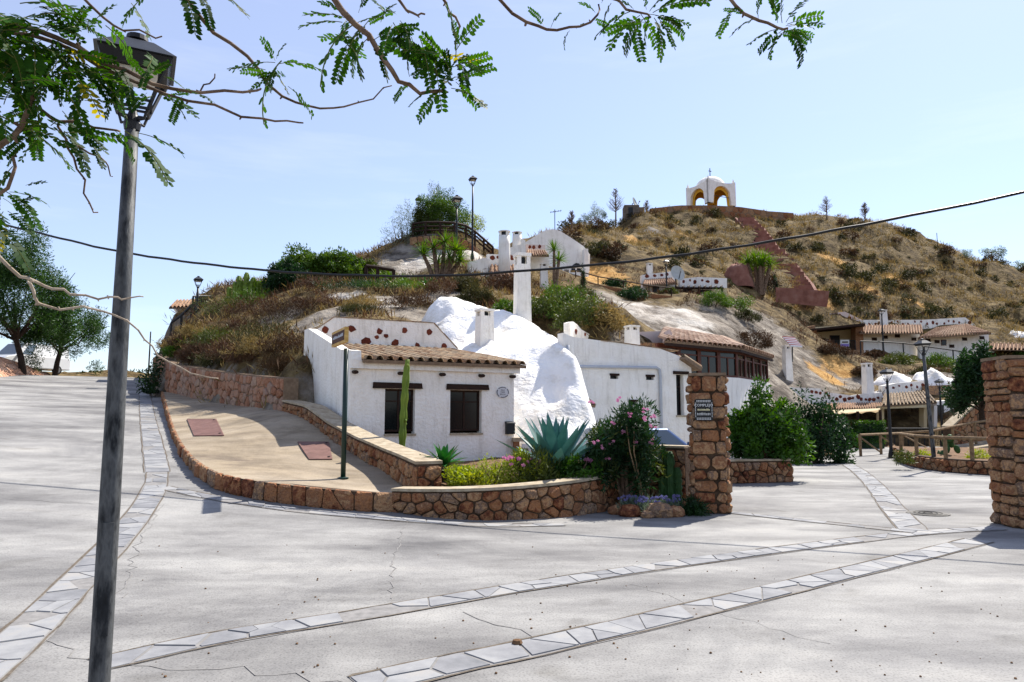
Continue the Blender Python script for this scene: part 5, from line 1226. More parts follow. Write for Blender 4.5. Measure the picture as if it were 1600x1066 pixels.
# ================================================================== LAMPS, SIGNS, VEHICLES, FENCES
def street_lamp(p, H, label, group=None, pole_m='iron', rz=.3, ls=1.0, r0=.062, r1=.042, lean=0.0):
    e = empty('street_lamp', p, label, 'street lamp', group, rz); e.rotation_euler.y = lean
    hl = .62*ls; zp = H-hl-.12*ls
    MB().lathe([(r0*1.0, -.3), (r0, 0), (r0*.98, H*.3), ((r0+r1)/2, H*.6), (r1, zp)], 18).build('pole', pole_m, e, True)
    if pole_m == 'galv':
        b = MB(); b.box((-.028, -r0*1.04, .42), (.028, -r0*.86, 1.02)); b.build('service_door', 'galv', e); MB().lathe([(r0*1.9, 0), (r0*1.9, .02), (r0*1.1, .06)], 16).build('base_flange', 'galv', e)
    else: MB().lathe([(r0*1.9, -.05), (r0*1.8, .12), (r0*1.2, .3), (r0*1.05, .34)], 12).build('base', pole_m, e)
    q = Vector((0, 0, zp)); a, t = .11*ls, .235*ls; z0 = zp+.08*ls; z1 = z0+.40*ls
    MB().lathe([(r1*1.15, zp-.06), (r1*1.35, zp-.02), (r1*.8, zp+.03), (.03*ls, z0)], 12).build('collar', 'iron', e)
    for k in range(4):
        w = math.pi/2*k+.785; c_, s_ = math.cos(w)*1.414, math.sin(w)*1.414
        MB().bar((a*c_, a*s_, z0), (t*c_, t*s_, z1), .022*ls).build('frame_bar', 'iron', e)
        w2 = math.pi/2*(k+1)+.785; c2, s2 = math.cos(w2)*1.414, math.sin(w2)*1.414
        MB().bar((a*c_, a*s_, z0), (a*c2, a*s2, z0), .02*ls).build('frame_bar', 'iron', e); m_ = .42
        k1 = a+(t-a)*.15; MB().bar((k1*c_, k1*s_, z0+.06*ls), (k1*c2, k1*s2, z0+.06*ls), .018*ls).build('frame_bar', 'iron', e)
        MB().tube([(0, 0, zp-.0), (a*.75*c_, a*.75*s_, zp+.0), (a*c_*.95, a*s_*.95, z0)], .012*ls, 6).build('scroll', 'iron', e)
    t2 = t*1.13
    b = MB(); b.hexa([(-t, -t, z1-.09*ls), (t, -t, z1-.09*ls), (t, t, z1-.09*ls), (-t, t, z1-.09*ls), (-t2, -t2, z1), (t2, -t2, z1), (t2, t2, z1), (-t2, t2, z1)]); b.build('lamp_housing', 'iron', e)
    MB().box((-t*.7, -t*.7, z1-.125*ls), (t*.7, t*.7, z1-.092*ls)).build('diffuser', 'glass_lamp', e)
    b = MB(); c = t2*1.1; d = t*.52; b.hexa([(-c, -c, z1+.003), (c, -c, z1+.003), (c, c, z1+.003), (-c, c, z1+.003), (-d, -d, z1+.16*ls), (d, -d, z1+.16*ls), (d, d, z1+.16*ls), (-d, d, z1+.16*ls)]); b.build('roof', 'lamp_roof', e)
    MB().lathe([(.045*ls, z1+.16*ls), (.04*ls, z1+.19*ls), (.085*ls, z1+.2*ls), (.08*ls, z1+.24*ls), (.03*ls, z1+.255*ls)], 14).build('finial', 'iron', e)
    return e
M['lamp_roof'] = mat('grey_black_lamp_roof', ['1d2024', '2c3035'], 8, .45, spec=.4)
q = PX(152, 3.98, 0.0)
near_lamp = street_lamp(Vector((q.x, q.y, 0)), 3.86, 'near street lamp with grey steel pole rising through the left of the picture', None, 'galv', R(28), .72, .054, .036)
LG = 'black iron street lamps'
b_ = G(1393, 716); street_lamp(b_, 3.45, 'black street lamp standing by the wooden handrail before the tiled porch', LG, ls=.68)
b_ = G(1461, 734); street_lamp(b_, 3.95, 'grey leaning street lamp beside the low planter near the right pillar', LG, 'galv', .2, .62, .06, .045, R(-2.5))
b_ = PX(1474, 36, 0); street_lamp(b_, 3.5, 'black street lamp in front of the plain white outbuilding', LG, ls=.6)
street_lamp(P(306, 520, 36.4), 3.0, 'street lamp beside the iron gate up the left road', LG, 'iron', .5, .8, .09, .05)
street_lamp(P(713, 418, 39), 4.2, 'shorter black street lamp rising beside the yucca clump on the knoll', LG, ls=1.0)
street_lamp(P(738, 404, 40.5), 5.0, 'tallest black street lamp at the end of the knoll railing', LG, ls=.8)
street_lamp(P(653, 372, 47), 2.9, 'street lamp half hidden by the tree on the knoll', LG, ls=.75)
street_lamp(P(1381, 553, 56.5), 3.7, 'black street lamp before the long upper white house', LG, ls=.7)
street_lamp(P(1042, 466, 48.5), 2.75, 'thin black street lamp before the terrace house porch', LG, ls=.6)
# ---- overhead cable
cb = MB(); CP = [(-700, 150), (-250, 290), (-60, 335), (60, 364), (200, 398), (430, 426), (600, 432), (720, 431), (850, 421), (1000, 408), (1200, 379), (1400, 342), (1600, 301), (1800, 255), (2300, 130)]
cp3 = [P(px, py, 15.5-(px+60)/1660*4.5) for px, py in CP]; cp3 = resample(smooth_path(cp3, 2), .25)
cp3 = [p+Vector((0, 0, .006*math.sin(i*1.7))) for i, p in enumerate(cp3)]
o = cb.tube(cp3, .024, 7).build('overhead_cable', 'black', None, True); tag(o, 'black overhead cable sagging right across the picture', 'cable')
# ---- wooden finger sign on a green post
def plat_hit(px, py):
    D = 10.0; e = Vector((0, 0, EYE)); d = P(px, py, 1.0)-e
    while D < 32:
        p = e+d*D
        if p.z < plat_f(p.x, p.y): return Vector((p.x, p.y, plat_f(p.x, p.y)))
        D += .03
    return e+d*13
sb = plat_hit(536, 748)
fs = empty('finger_sign', sb, 'wooden finger sign on a dark green post at the pavement edge', 'sign')
MB().tube([(0, 0, -.2), (0, 0, 2.32)], .045, 12).build('post', 'green_metal', fs, True); MB().lathe([(.1, 0), (.1, .015), (.05, .03)], 14).build('base_plate', 'green_metal', fs)
n_ = P(541, 548, sb.y-.55)-sb; f_ = P(520, 563, sb.y+.42)-sb; ax = (f_-n_); ax.z = 0; ax.normalize(); sd_ = Vector((ax.y, -ax.x, 0))
if sd_.x > 0: sd_ = -sd_
n_.z = f_.z = 2.38
b = MB(); b.prism([n_-sd_*.035, f_-sd_*.035, f_+sd_*.03, n_+sd_*.03], (0, 0, .27)); b.build('board', 'wood_sign', fs)
b = MB(); i_ = .045; b.prism([n_+ax*i_+sd_*.031+Vector((0, 0, i_)), f_-ax*i_+sd_*.031+Vector((0, 0, i_)), f_-ax*i_+sd_*.031+Vector((0, 0, .27-i_)), n_+ax*i_+sd_*.031+Vector((0, 0, .27-i_))], sd_*.004); b.build('face', 'wood_brown', fs)
random.seed(5); wv = MB(); L = (f_-n_).length; t = .12
while t < L-.14:
    w = random.uniform(.025, .05); c = n_+ax*t+sd_*.036+Vector((0, 0, .12)); wv.prism([c, c+ax*w, c+ax*w+Vector((0, 0, random.uniform(.03, .06))), c+Vector((0, 0, random.uniform(.03, .06)))], sd_*.002); t += w+.014
wv.build('carved_lettering', 'plastic_grey', fs)
# ---- hatches, manhole, loose things on the ground
def sheet_on(name, corners, m, label, cat, lift=.012):
    pts = [plat_hit(*c)+Vector((0, 0, lift)) for c in corners]; c = sum(pts, Vector())/4
    e = empty(name, c, label, cat); MB().prism([p-c for p in pts], (0, 0, .012)).build('lid', m, e)
    fr = MB()
    for a, b in zip(pts, pts[1:]+pts[:1]): fr.bar(a-c+Vector((0, 0, .002)), b-c+Vector((0, 0, .002)), .03, .02)
    fr.build('rim', m, e)
    for a in (pts[1], pts[2]): h = (a-c)*.82; MB().lathe([(.03, .013), (.03, .025), (.01, .03)], 8, h).build('hinge_bolt', 'iron', e)
    return e
sheet_on('utility_hatch', [(293, 656), (337, 656), (349, 682), (304, 682)], 'hatch', 'red-brown metal hatch on the sloping pavement near the kerb', 'hatch')
sheet_on('utility_hatch', [(466, 692), (513, 692), (518, 719), (484, 719)], 'hatch', 'red-brown metal hatch half in shade beside the low wall', 'hatch')
mh_ = G(1450, 803); e = empty('manhole_cover', mh_, 'round cast iron manhole cover in the lane by the right pillar', 'manhole cover')
MB().lathe([(.32, .002), (.32, .012)], 28).build('frame', 'cast_iron', e); MB().lathe([(.27, .0125), (.27, .016)], 28).build('lid', 'cast_iron', e)
for r in (.07, .14, .21): b = MB(); b.tube([(r*math.cos(2*math.pi*k/20), r*math.sin(2*math.pi*k/20), .018) for k in range(21)], .008, 5, cap=False); b.build('ridge', 'cast_iron', e)
random.seed(11)
gr_ = MB()
for i in range(140):
    p = G(random.uniform(200, 1590), random.uniform(850, 1062)); s_ = random.uniform(.004, .011)
    gr_.lathe([(s_*.6, 0), (s_, s_*.5), (s_*.5, s_)], 6, p)
o = gr_.build('grit', 'soil'); tag(o, 'dark grit scattered over the pale concrete square', 'grit'); stuff(o)
p = G(808, 1008); o = MB().lathe([(.02, 0), (.04, .015), (.03, .035), (.01, .04)], 7).build('pebble', 'soil'); o.location = p; tag(o, 'largest dark pebble lying on the nearer flagstone band', 'pebble')
# ---- wooden fences right of the lane
def wood_fence(name, pts, h, label, cross=True, r=.05):
    e = empty(name, pts[0], label, 'fence'); o = e.location.copy()
    q = [Vector(p)-o for p in pts]; u = Vector((0, 0, h))
    for p in q: MB().tube([p-Vector((0, 0, .3)), p+u], r*1.1, 8).build('post', 'wood', e)
    for a, b in zip(q[:-1], q[1:]):
        MB().tube([a+u*.99, b+u*.99], r, 8).build('top_rail', 'wood', e)
        if cross: MB().tube([a+u*.9, b+u*.08], r*.7, 6).build('brace', 'wood', e)
    return e
fa = [G(1345, 713), G(1377, 710), G(1411, 707)]; fa += [PX(1455, 29.6, .12), PX(1490, 30.2, .3), PX(1525, 31, .48), PX(1560, 32, .6)]
wood_fence('ramp_fence', fa, .85, 'weathered wooden handrail with diagonal braces along the ramp before the tiled porch')
RP_ = [Vector((p.x, p.y, 0)) for p in (G(1398, 712), G(1405, 722), G(1430, 731), G(1470, 737), G(1520, 741), G(1570, 744))]
rpp = resample(smooth_path(RP_, 2), .3); rp = empty('lane_planter', RP_[2], 'low stone edged bed with wooden fence and prickly pear beyond the right pillar', 'planter'); o_ = rp.location.copy()
wall_core(rp, rpp, lambda w: -.1, lambda w: .38, .28, 'mortar', off=o_); masonry(rp, rpp, lambda w: 0, lambda w: .36, .26, 'stone', .016, 1.2, 110, off=o_)
wood_fence('bed_fence', [p+Vector((.1, .18, .36)) for p in (G(1409, 722), G(1434, 731), G(1480, 738), G(1522, 741), G(1565, 744))], .62, 'weathered wooden fence standing on the low stone edged bed', False)
struct(poly_sheet('lane_bed', 'soil', [(p.x+.1, p.y+.15) for p in rpp]+[(19.5, 27), (14.5, 27.5)], lambda x, y: .25+.02*(y-20)+.05*fbm(x, y), .5))
rmp = struct(MB().hexa([PX(1440, 28.3, -.2), PX(1600, 28.5, -.2), PX(1620, 33, -.2), PX(1440, 33, -.2), PX(1440, 28.3, .02), PX(1600, 28.5, .62), PX(1620, 33, .8), PX(1440, 33, .04)]).build('ramp', 'tan_concrete'))
sw_ = empty('stair_wall', PX(1515, 36, 0), 'curved stone stair wall beneath the dark tree at the right', 'wall'); o_ = sw_.location.copy()
sw_p = [Vector((p.x, p.y, 0)) for p in (PX(1488, 35, 0), PX(1508, 35.6, 0), PX(1535, 36.5, 0), PX(1570, 37, 0))]
wall_core(sw_, sw_p, lambda w: -.2, lambda w: 1.0+1.3*min(1, w*1.6), .4, 'mortar', off=o_); masonry(sw_, sw_p, lambda w: 0, lambda w: .98+1.3*min(1, w*1.6), .42, 'stone', .03, 1.2, 120, off=o_); wall_core(sw_, sw_p, lambda w: 1.002+1.3*min(1, w*1.6), lambda w: 1.1+1.3*min(1, w*1.6), .45, 'cap', 'cap', off=o_, grow=.05)
# ---- stone faced bank and van up the left road
bkp = [Vector((-25.8, 33, 0)), Vector((-27, 37, 0)), Vector((-28.2, 41, 0)), Vector((-29.4, 45.8, 0))]
bk = empty('stone_bank', (-27.6, 39, g(-27.6, 39)), 'sloping bank faced with pinkish stones at the left edge of the road', 'embankment'); o_ = bk.location.copy()
bkp = resample(bkp, .4); fb, BL = path_frame(bkp); bzb = lambda w: g(fb(w*BL)[0].x, fb(w*BL)[0].y)-.15
bzt = lambda w: bzb(w)+.18+2.3*(1-w)
wall_core(bk, bkp, bzb, bzt, 3.0, 'mortar_pale', off=o_, lean=.95); masonry(bk, bkp, bzb, bzt, .4, 'stone_bank', .02, 1.2, 130, off=o_, lean=.95)
def wheel(e, x, y, r, w):
    s_ = 1 if y > 0 else -1
    q = MB(); N = 20
    for yy, rr in ((y-w/2, r*.86), (y-w/2*.8, r), (y+w/2*.8, r), (y+w/2, r*.86)):
        for j in range(N): a = 2*math.pi*j/N; q.v.append((x+rr*math.cos(a), yy, r+rr*math.sin(a)))
    for i in range(3):
        for j in range(N): q.f.append((i*N+j, i*N+(j+1) % N, (i+1)*N+(j+1) % N, (i+1)*N+j))
    q.f.append(tuple(range(N))); q.f.append(tuple(range(3*N, 4*N))); t = q.build('wheel', 'rubber', e)
    d = MB(); d.tube([(x, y+s_*w*.42, r), (x, y+s_*w*.52, r)], r*.62, 16); d.build('rim', 'alloy', t)
def vehicle(name, p, rz, label, cat, L, Wd, low, cab, paint, wr, glass):
    """low: side outline of the body, cab: (x0,x1 at belt, x0,x1 at roof, belt z, roof z); x forward"""
    e = empty(name, p, label, cat, rz=rz); hw = Wd/2
    b = MB(); b.prism([(x, -hw, z) for x, z in low], (0, Wd, 0)); o = b.build('body', paint, e)
    bv = o.modifiers.new('bevel', 'BEVEL'); bv.width = .06; bv.segments = 3; bv.limit_method = 'ANGLE'
    xb0, xb1, xt0, xt1, zb, zt = cab; tw = hw*.8; bw = hw*.96
    c = MB(); c.hexa([(xb0, -bw, zb), (xb1, -bw, zb), (xb1, bw, zb), (xb0, bw, zb), (xt0, -tw, zt), (xt1, -tw, zt), (xt1, tw, zt), (xt0, tw, zt)]); o = c.build('cabin', paint, e)
    bv = o.modifiers.new('bevel', 'BEVEL'); bv.width = .07; bv.segments = 3
    def pane(name, A, B, C_, D_, k=.86):
        c0 = (A+B+C_+D_)/4; nn = (B-A).cross(D_-A).normalized()
        pts = [c0+(q-c0)*k for q in (A, B, C_, D_)]
        MB().prism([q+nn*.004 for q in pts], nn*.008).build(name, 'car_glass', e)
    V_ = lambda x, y, z: Vector((x, y, z))
    pane('windscreen', V_(xb1, -bw, zb), V_(xb1, bw, zb), V_(xt1, tw, zt), V_(xt1, -tw, zt)); pane('rear_window', V_(xb0, bw, zb), V_(xb0, -bw, zb), V_(xt0, -tw, zt), V_(xt0, tw, zt))
    xm = glass
    for s_ in (-1, 1):
        for (f0, f1) in xm:
            A = V_(xb0+(xb1-xb0)*f0, s_*bw, zb); B = V_(xb0+(xb1-xb0)*f1, s_*bw, zb); C_ = V_(xt0+(xt1-xt0)*f1, s_*tw, zt); D_ = V_(xt0+(xt1-xt0)*f0, s_*tw, zt)
            if s_ < 0: pane('side_window', A, B, C_, D_, .82)
            else: pane('side_window', B, A, D_, C_, .82)
        for x in (L*.31, -L*.3): wheel(e, x, s_*(hw-.09), wr, .19)
        MB().box((L*.49, s_*hw*.72-.14, .58), (L*.503, s_*hw*.72+.14, .74)).build('headlight', 'glass_lamp', e); MB().box((-L*.503, s_*hw*.78-.1, .68), (-L*.49, s_*hw*.78+.1, .9)).build('tail_light', 'red_light', e)
        MB().box((xb1-.28, s_*(hw+.13)-.07, zb+.04), (xb1-.16, s_*(hw+.13)+.07, zb+.2)).build('mirror', paint, e)
    MB().box((L*.49, -hw*.5, .32), (L*.505, hw*.5, .5)).build('grille', 'black', e)
    return e
cx_ = PX(1008, 17.8, -.12)
vehicle('parked_car', cx_, R(12), 'blue-grey hatchback parked behind the oleander before the second white house', 'car', 3.9, 1.68,
        [(-1.95, .3), (1.9, .3), (1.95, .62), (1.8, .8), (.95, .93), (-1.85, .95), (-1.95, .7)], (-1.75, 1.0, -1.3, .35, .9, 1.42), 'car_blue', .3, [(.06, .34), (.37, .66), (.69, .96)])
vp = Vector((-32.7, 47.4, 4.42))
vehicle('parked_van', vp, R(-106), 'white van parked at the top of the stone bank by the left road', 'van', 4.9, 1.95,
        [(-2.45, .35), (2.4, .35), (2.45, .8), (2.25, 1.0), (1.5, 1.18), (-2.4, 1.18), (-2.45, 1.0)], (-2.42, 1.6, -2.36, .85, 1.15, 2.0), 'car_white', .33, [(.72, .93)])
# ---- masts far off
b = MB(); 
ta = empty('lattice_mast', P(172, 583, 85), 'thin red lattice mast beyond the road crest', 'mast')
for k in range(3):
    a = 2.09*k; MB().tube([(.35*math.cos(a), .35*math.sin(a), -1), (.25*math.cos(a), .25*math.sin(a), 4.9)], .035, 5).build('leg', 'hatch', ta)
z = MB()
for i in range(12):
    for k in range(3): a, a2 = 2.09*k, 2.09*(k+1); z.tube([(.33*math.cos(a), .33*math.sin(a), i*.4), (.33*math.cos(a2), .33*math.sin(a2), i*.4+.4)], .022, 4)
stuff(z.build('bracing', 'hatch', ta))
o = MB().lathe([(.09, -1), (.06, 4.2)], 8).build('wooden_pole', 'wood_dark'); o.location = P(232, 582, 72); tag(o, 'slender bare pole standing beyond the road crest', 'pole')
an = empty('tv_antenna', P(867, 362, 61), 'thin television antenna on the white shoulder', 'antenna'); MB().tube([(0, 0, -.5), (0, 0, 2.0)], .035, 6).build('mast', 'iron', an); MB().tube([(-.4, 0, 1.75), (.6, 0, 1.9)], .025, 5).build('boom', 'iron', an)
for k in range(5): x = -.35+k*.22; MB().tube([(x, -.25, 1.76+k*.035), (x, .25, 1.76+k*.035)], .018, 4).build('element', 'iron', an)
o = MB().lathe([(.05, -.5), (.04, 3.0)], 6).build('wooden_pole', 'wood_dark'); o.location = P(1466, 400, 88); tag(o, 'lone thin post on the right skyline of the hill', 'pole')
# knoll railing
kr = empty('knoll_railing', P(700, 372, 42.5), 'dark wooden railing curving round the top of the knoll', 'railing')
rail(kr, [P(645, 368, 43.5), P(665, 366, 42.8), P(688, 366, 42.4), P(710, 367, 42.4), P(728, 371, 42.8), P(742, 380, 43.2), P(756, 392, 43.6), P(770, 404, 44)], .75, .075, m='wood_dark', mid=2)
kw = empty('knoll_wall', P(700, 375, 42), 'dry red-brown stone band under the knoll railing', 'wall'); o_ = kw.location.copy()
kp = [Vector((p.x, p.y, 0)) for p in (P(640, 378, 43.2), P(665, 378, 42.5), P(700, 380, 42.1), P(728, 386, 42.5), P(750, 398, 43.2))]; kzz = [P(640, 371, 43.2).z, P(665, 368, 42.5).z, P(700, 368, 42.1).z, P(728, 373, 42.5).z, P(750, 390, 43.2).z]
def kwz(w): k = w*4; i = min(3, int(k)); return kzz[i]+(kzz[i+1]-kzz[i])*(k-i)
wall_core(kw, kp, lambda w: kwz(w)-1.0, kwz, .4, 'mortar', off=o_); masonry(kw, kp, lambda w: kwz(w)-1.0, kwz, .5, 'stone', .03, 1.2, 140, off=o_)
of = empty('log_fence', P(605, 440, 34), 'short dark log rail on the slope left of the yucca', 'fence')
rail(of, [P(572, 432, 33), P(590, 434, 33), P(615, 438, 33.2)], .5, .09, m='wood_dark')
# ================================================================== VEGETATION
def H(px, py, lo=14.0, hi=110.0, step=.35, lift=0.0):
    """point of the hillside seen at a photo position (or the nearest crest below it)"""
    Ds = np.arange(lo, hi, step); e = Vector((0, 0, EYE)); d = P(px, py, 1.0)-e
    X = d.x*Ds; Y = d.y*Ds; Zr = EYE+d.z*Ds; Zh = hill_f.many(X, Y); diff = Zr-Zh
    k = np.argmax(diff < 0) if (diff < 0).any() else int(np.argmin(diff))
    x, y = float(X[k]), float(Y[k]); return Vector((x, y, hz(x, y)+lift))
def leaves(rg, pts, size, aspect=.42, up=.25, outdir=None, jit=.35):
    """diamond leaves at pts (n,3)"""
    n = len(pts); a = rg.normal(size=(n, 3)); 
    if outdir is not None: a = a*.8+outdir*1.0
    a[:, 2] += up; a /= np.linalg.norm(a, axis=1)[:, None]+1e-9
    b = np.cross(a, rg.normal(size=(n, 3))); b /= np.linalg.norm(b, axis=1)[:, None]+1e-9
    s = size*rg.uniform(1-jit, 1+jit, n)[:, None]; w = s*aspect*.5
    c = np.cross(a, b); tip = pts+a*s+c*s*rg.uniform(-.12, .12, n)[:, None]; mid = pts+a*s*.5
    V = np.stack([pts, mid+b*w, tip, mid-b*w], 1).reshape(-1, 3); i = np.arange(n)[:, None]*4; return V, np.concatenate([i, i+1, i+2, i+3], 1)
def clumps(rg, n, rx, ry, rz, nc, cr=.3, base=0.0, shell=.55):
    """leaf points gathered in nc clumps within an ellipsoid standing on z=0"""
    d = rg.normal(size=(nc, 3)); d[:, 2] = np.abs(d[:, 2])*1.1-base; d /= np.linalg.norm(d, axis=1)[:, None]
    c = d*rg.uniform(shell, .95, nc)[:, None]*rg.uniform(.8, 1.1, nc)[:, None]
    k = rg.integers(0, nc, n); o = rg.normal(size=(n, 3)); o /= np.linalg.norm(o, axis=1)[:, None]; o *= (rg.uniform(0, 1, n)**.45)[:, None]*cr*rg.uniform(.6, 1.2, nc)[k][:, None]
    p = (c[k]+o)*np.array([rx, ry, rz]); return p, (o/cr)
def bush(name, p, rx, ry, rz, n, size, m, seed, label, cat='shrub', group=None, aspect=.42, nc=26, cr=.32, stems=5, parts=None, zoff=0.0, up=.25, core=None):
    rg = np.random.default_rng(seed); e = empty(name, p, label, cat, group)
    pts, od = clumps(rg, n, rx, ry, rz, nc, cr); pts[:, 2] = np.maximum(pts[:, 2]+zoff, .02)
    V, Fq = leaves(rg, pts, size, aspect, up, od); stuff_ = np_mesh('foliage', V, Fq, m, e)
    rr = random.Random(seed); st_ = MB()
    for k in range(stems):
        a = rr.uniform(0, 6.28); st_.tube([(rr.uniform(-.08, .08)*rx, rr.uniform(-.08, .08)*ry, -.15), (.25*rx*math.cos(a), .25*ry*math.sin(a), .35*rz+zoff*.6), (.5*rx*math.cos(a), .5*ry*math.sin(a), .72*rz+zoff)], [.03*rz+.008, .02*rz+.006, .006], 5)
    if stems: st_.build('stem', 'bark', e)
    return e
def bush_me(rx, ry, rz, n, size, m, seed, nc=16, cr=.4, aspect=.3):
    rg = np.random.default_rng(seed); pts, od = clumps(rg, n, rx, ry, rz, nc, cr); pts[:, 2] = np.maximum(pts[:, 2], 0)
    V, Fq = leaves(rg, pts, size, aspect, .3, od); o = np_mesh('scrub_bush', V, Fq, m); me = o.data; bpy.data.objects.remove(o, do_unlink=True); return me
def blade(mb, base, d, L, w, droop=.2, fold=.25, seg=6, thick=0.0, prof=None):
    """long leaf: folded tapering blade"""
    d = Vector(d).normalized(); side = d.cross(Vector((0, 0, 1)))
    if side.length < .05: side = Vector((1, 0, 0))
    side.normalize(); p = Vector(base); o = len(mb.v); dirn = d.copy()
    for i in range(seg+1):
        t = i/seg; ww = w*(prof(t) if prof else (1-t)**.8*(.6+1.2*t if t < .35 else 1.02)); nrm = side.cross(dirn)
        mb.v += [tuple(p-side*ww/2+nrm*ww*fold), tuple(p), tuple(p+side*ww/2+nrm*ww*fold)]
        dirn = (dirn+Vector((0, 0, -droop/seg))).normalized(); p = p+dirn*(L/seg)
    for i in range(seg):
        a = o+3*i; mb.f += [(a, a+1, a+4, a+3), (a+1, a+2, a+5, a+4)]
def rosette(name, p, n, L, w, m, label, cat, droop, lo, hi, seed, fold=.25, trunk=0.0, prof=None, group=None, spine=False, scale_in=.55):
    e = empty(name, p, label, cat, group); rr = random.Random(seed)
    if trunk: MB().tube([(0, 0, -.2), (.03, .02, trunk*.5), (0, 0, trunk)], [.09, .08, .09], 8).build('trunk', 'bark', e)
    for i in range(n):
        f = i/n; el = R(lo+(hi-lo)*f+rr.uniform(-5, 5)); az = i*2.39996+rr.uniform(-.15, .15); l_ = L*(1-(1-scale_in)*f*.5)*rr.uniform(.88, 1.08)
        b = MB(); d = Vector((math.cos(az)*math.cos(el), math.sin(az)*math.cos(el), math.sin(el)))
        blade(b, Vector((math.cos(az)*.04, math.sin(az)*.04, trunk+.02+.05*f)), d, l_, w*rr.uniform(.85, 1.1), droop*(1-f*.6), fold, 7, prof=prof); b.build('leaf', m, e, True)
    return e
def rosette_me(n, L, w, droop, lo, hi, seed, m):
    rr = random.Random(seed); b = MB()
    for i in range(n):
        f = i/n; el = R(lo+(hi-lo)*f+rr.uniform(-8, 8)); az = i*2.39996+rr.uniform(-.2, .2); d = Vector((math.cos(az)*math.cos(el), math.sin(az)*math.cos(el), math.sin(el))); blade(b, (0, 0, 0), d, L*rr.uniform(.8, 1.1), w, droop, .2, 4)
    o = b.build('leaf_crown', m); me = o.data; bpy.data.objects.remove(o, do_unlink=True); return me
AGP = lambda t: (.62+.38*math.sin(min(1, t/.4)*math.pi/2))*(1-max(0, (t-.4)/.6)**1.6)
# ---- garden plants
def garden(px, D): q = PX(px, D, .4); return Vector((q.x, q.y, soil_f(q.x, q.y)))
rosette('blue_agave', garden(868, 12.7), 32, 1.32, .23, 'leaf_agave', 'large blue-green agave with broad pointed leaves in the stone planter', 'agave', .08, 24, 86, 3, .22, prof=AGP)
rosette('green_agave', garden(693, 12.5)+Vector((0, 0, .12)), 26, .5, .13, 'leaf_agave_green', 'small glossy green agave rosette left in the planter', 'agave', .3, 2, 78, 5, .2, trunk=.12, prof=AGP)
def columnar(name, p, h, r, label, m, ribs=5, lean=(0, 0), arms=()):
    e = empty(name, p, label, 'cactus')
    def col(x0, y0, z0, h_, r_, ln, nm):
        b = MB(); N = ribs*4; S = 26
        for i in range(S+1):
            t = i/S; z = z0+h_*t; k = (1+.13*math.sin(i*1.55+z0))*(1 if t < .95 else .55)
            for j in range(N): a = 2*math.pi*j/N; q = r_*k*(1+.32*math.cos(a*ribs)); b.v.append((x0+ln[0]*t*t+q*math.cos(a), y0+ln[1]*t+q*math.sin(a), z))
        for i in range(S):
            for j in range(N): b.f.append((i*N+j, i*N+(j+1) % N, (i+1)*N+(j+1) % N, (i+1)*N+j))
        b.f.append(tuple(S*N+j for j in range(N))); b.build(nm, m, e, True)
    col(0, 0, -.1, h+.1, r, lean, 'stem')
    for (x, y, z, hh, rr_) in arms: col(x, y, z, hh, rr_, (0, 0), 'arm')
    rr = random.Random(4); 
    for k in range(8): z = h*rr.uniform(.3, 1); a = rr.uniform(0, 6.28); MB().lathe([(.012, -.02), (.03, 0), (.02, .03), (.004, .04)], 7, (lean[0]*(z/h)**2+r*1.2*math.cos(a), lean[1]*z/h+r*1.2*math.sin(a), z)).build('knob', m, e)
    return e
q = garden(627, 15.2); columnar('columnar_cactus', q, 2.4, .06, 'tall slim green columnar cactus in front of the left window', 'cactus', 5, (.1, -.05))
columnar('columnar_cactus', PX(1047, 12.5, 0), .98, .075, 'short dark columnar cactus against the wall beside the gate pillar', 'cactus_dark', 6, (0, 0), ((.14, 0, 0, .7, .06), (-.12, .05, 0, .55, .05)))
def gbush(px, D, rx, rz, n, size, m, seed, label, z=0, **k): return bush('garden_shrub', garden(px, D)+Vector((0, 0, z)), rx*1.2, rx*.95, rz*1.3, int(n*1.6), size, m, seed, label, **k)
gbush(652, 12.6, .24, .34, 900, .07, 'leaf_lime', 1, 'lime green leafy clump behind the end of the low wall')
gbush(730, 12.0, .42, .26, 1500, .06, 'leaf_garden', 2, 'yellow-green low clump right of the small agave')
gbush(772, 12.1, .42, .36, 1500, .06, 'leaf_garden', 3, 'straw-yellow low clump in the middle of the planter', aspect=.25)
gbush(812, 12.0, .36, .44, 1500, .07, 'leaf_garden', 4, 'golden green clump with pink flowers left of the blue agave', aspect=.25)
gbush(690, 13.4, .5, .24, 1200, .06, 'straw', 5, 'dry straw clump under the left window')
gbush(840, 11.9, .3, .4, 900, .12, 'leaf_olive', 6, 'grassy green reeds at the foot of the blue agave', aspect=.12, up=1.2)
gbush(900, 12.1, .36, .36, 1600, .07, 'leaf_lime', 7, 'bright green rounded shrub right of the blue agave')
gbush(935, 12.4, .28, .34, 1200, .06, 'leaf_lime', 8, 'bright green shrub with pale blossoms at the planter end')
gbush(880, 12.7, .5, .22, 1200, .06, 'leaf_dark', 9, 'dark green undergrowth beneath the blue agave')
def blossoms(parent, pts, m, s):
    for i, p in enumerate(pts):
        b = MB(); rr = random.Random(i)
        for k in range(5):
            a = 1.257*k+rr.uniform(0, .4); d = Vector((math.cos(a), math.sin(a)*.6-.4, math.sin(a)*.8+.2)).normalized(); c = Vector(p); t = d.cross(Vector((.3, 1, .2))).normalized()
            b.add([c, c+d*s*.6+t*s*.35, c+d*s, c+d*s*.6-t*s*.35], [(0, 1, 2, 3)])
        b.build('blossom', m, parent)
ob_ = [o for o in bpy.data.objects if o.name.startswith('garden_shrub')]
blossoms(ob_[3], [(random.uniform(-.3, .3), random.uniform(-.3, .0), random.uniform(.3, .46)) for _ in range(12)], 'flower_pink', .045)
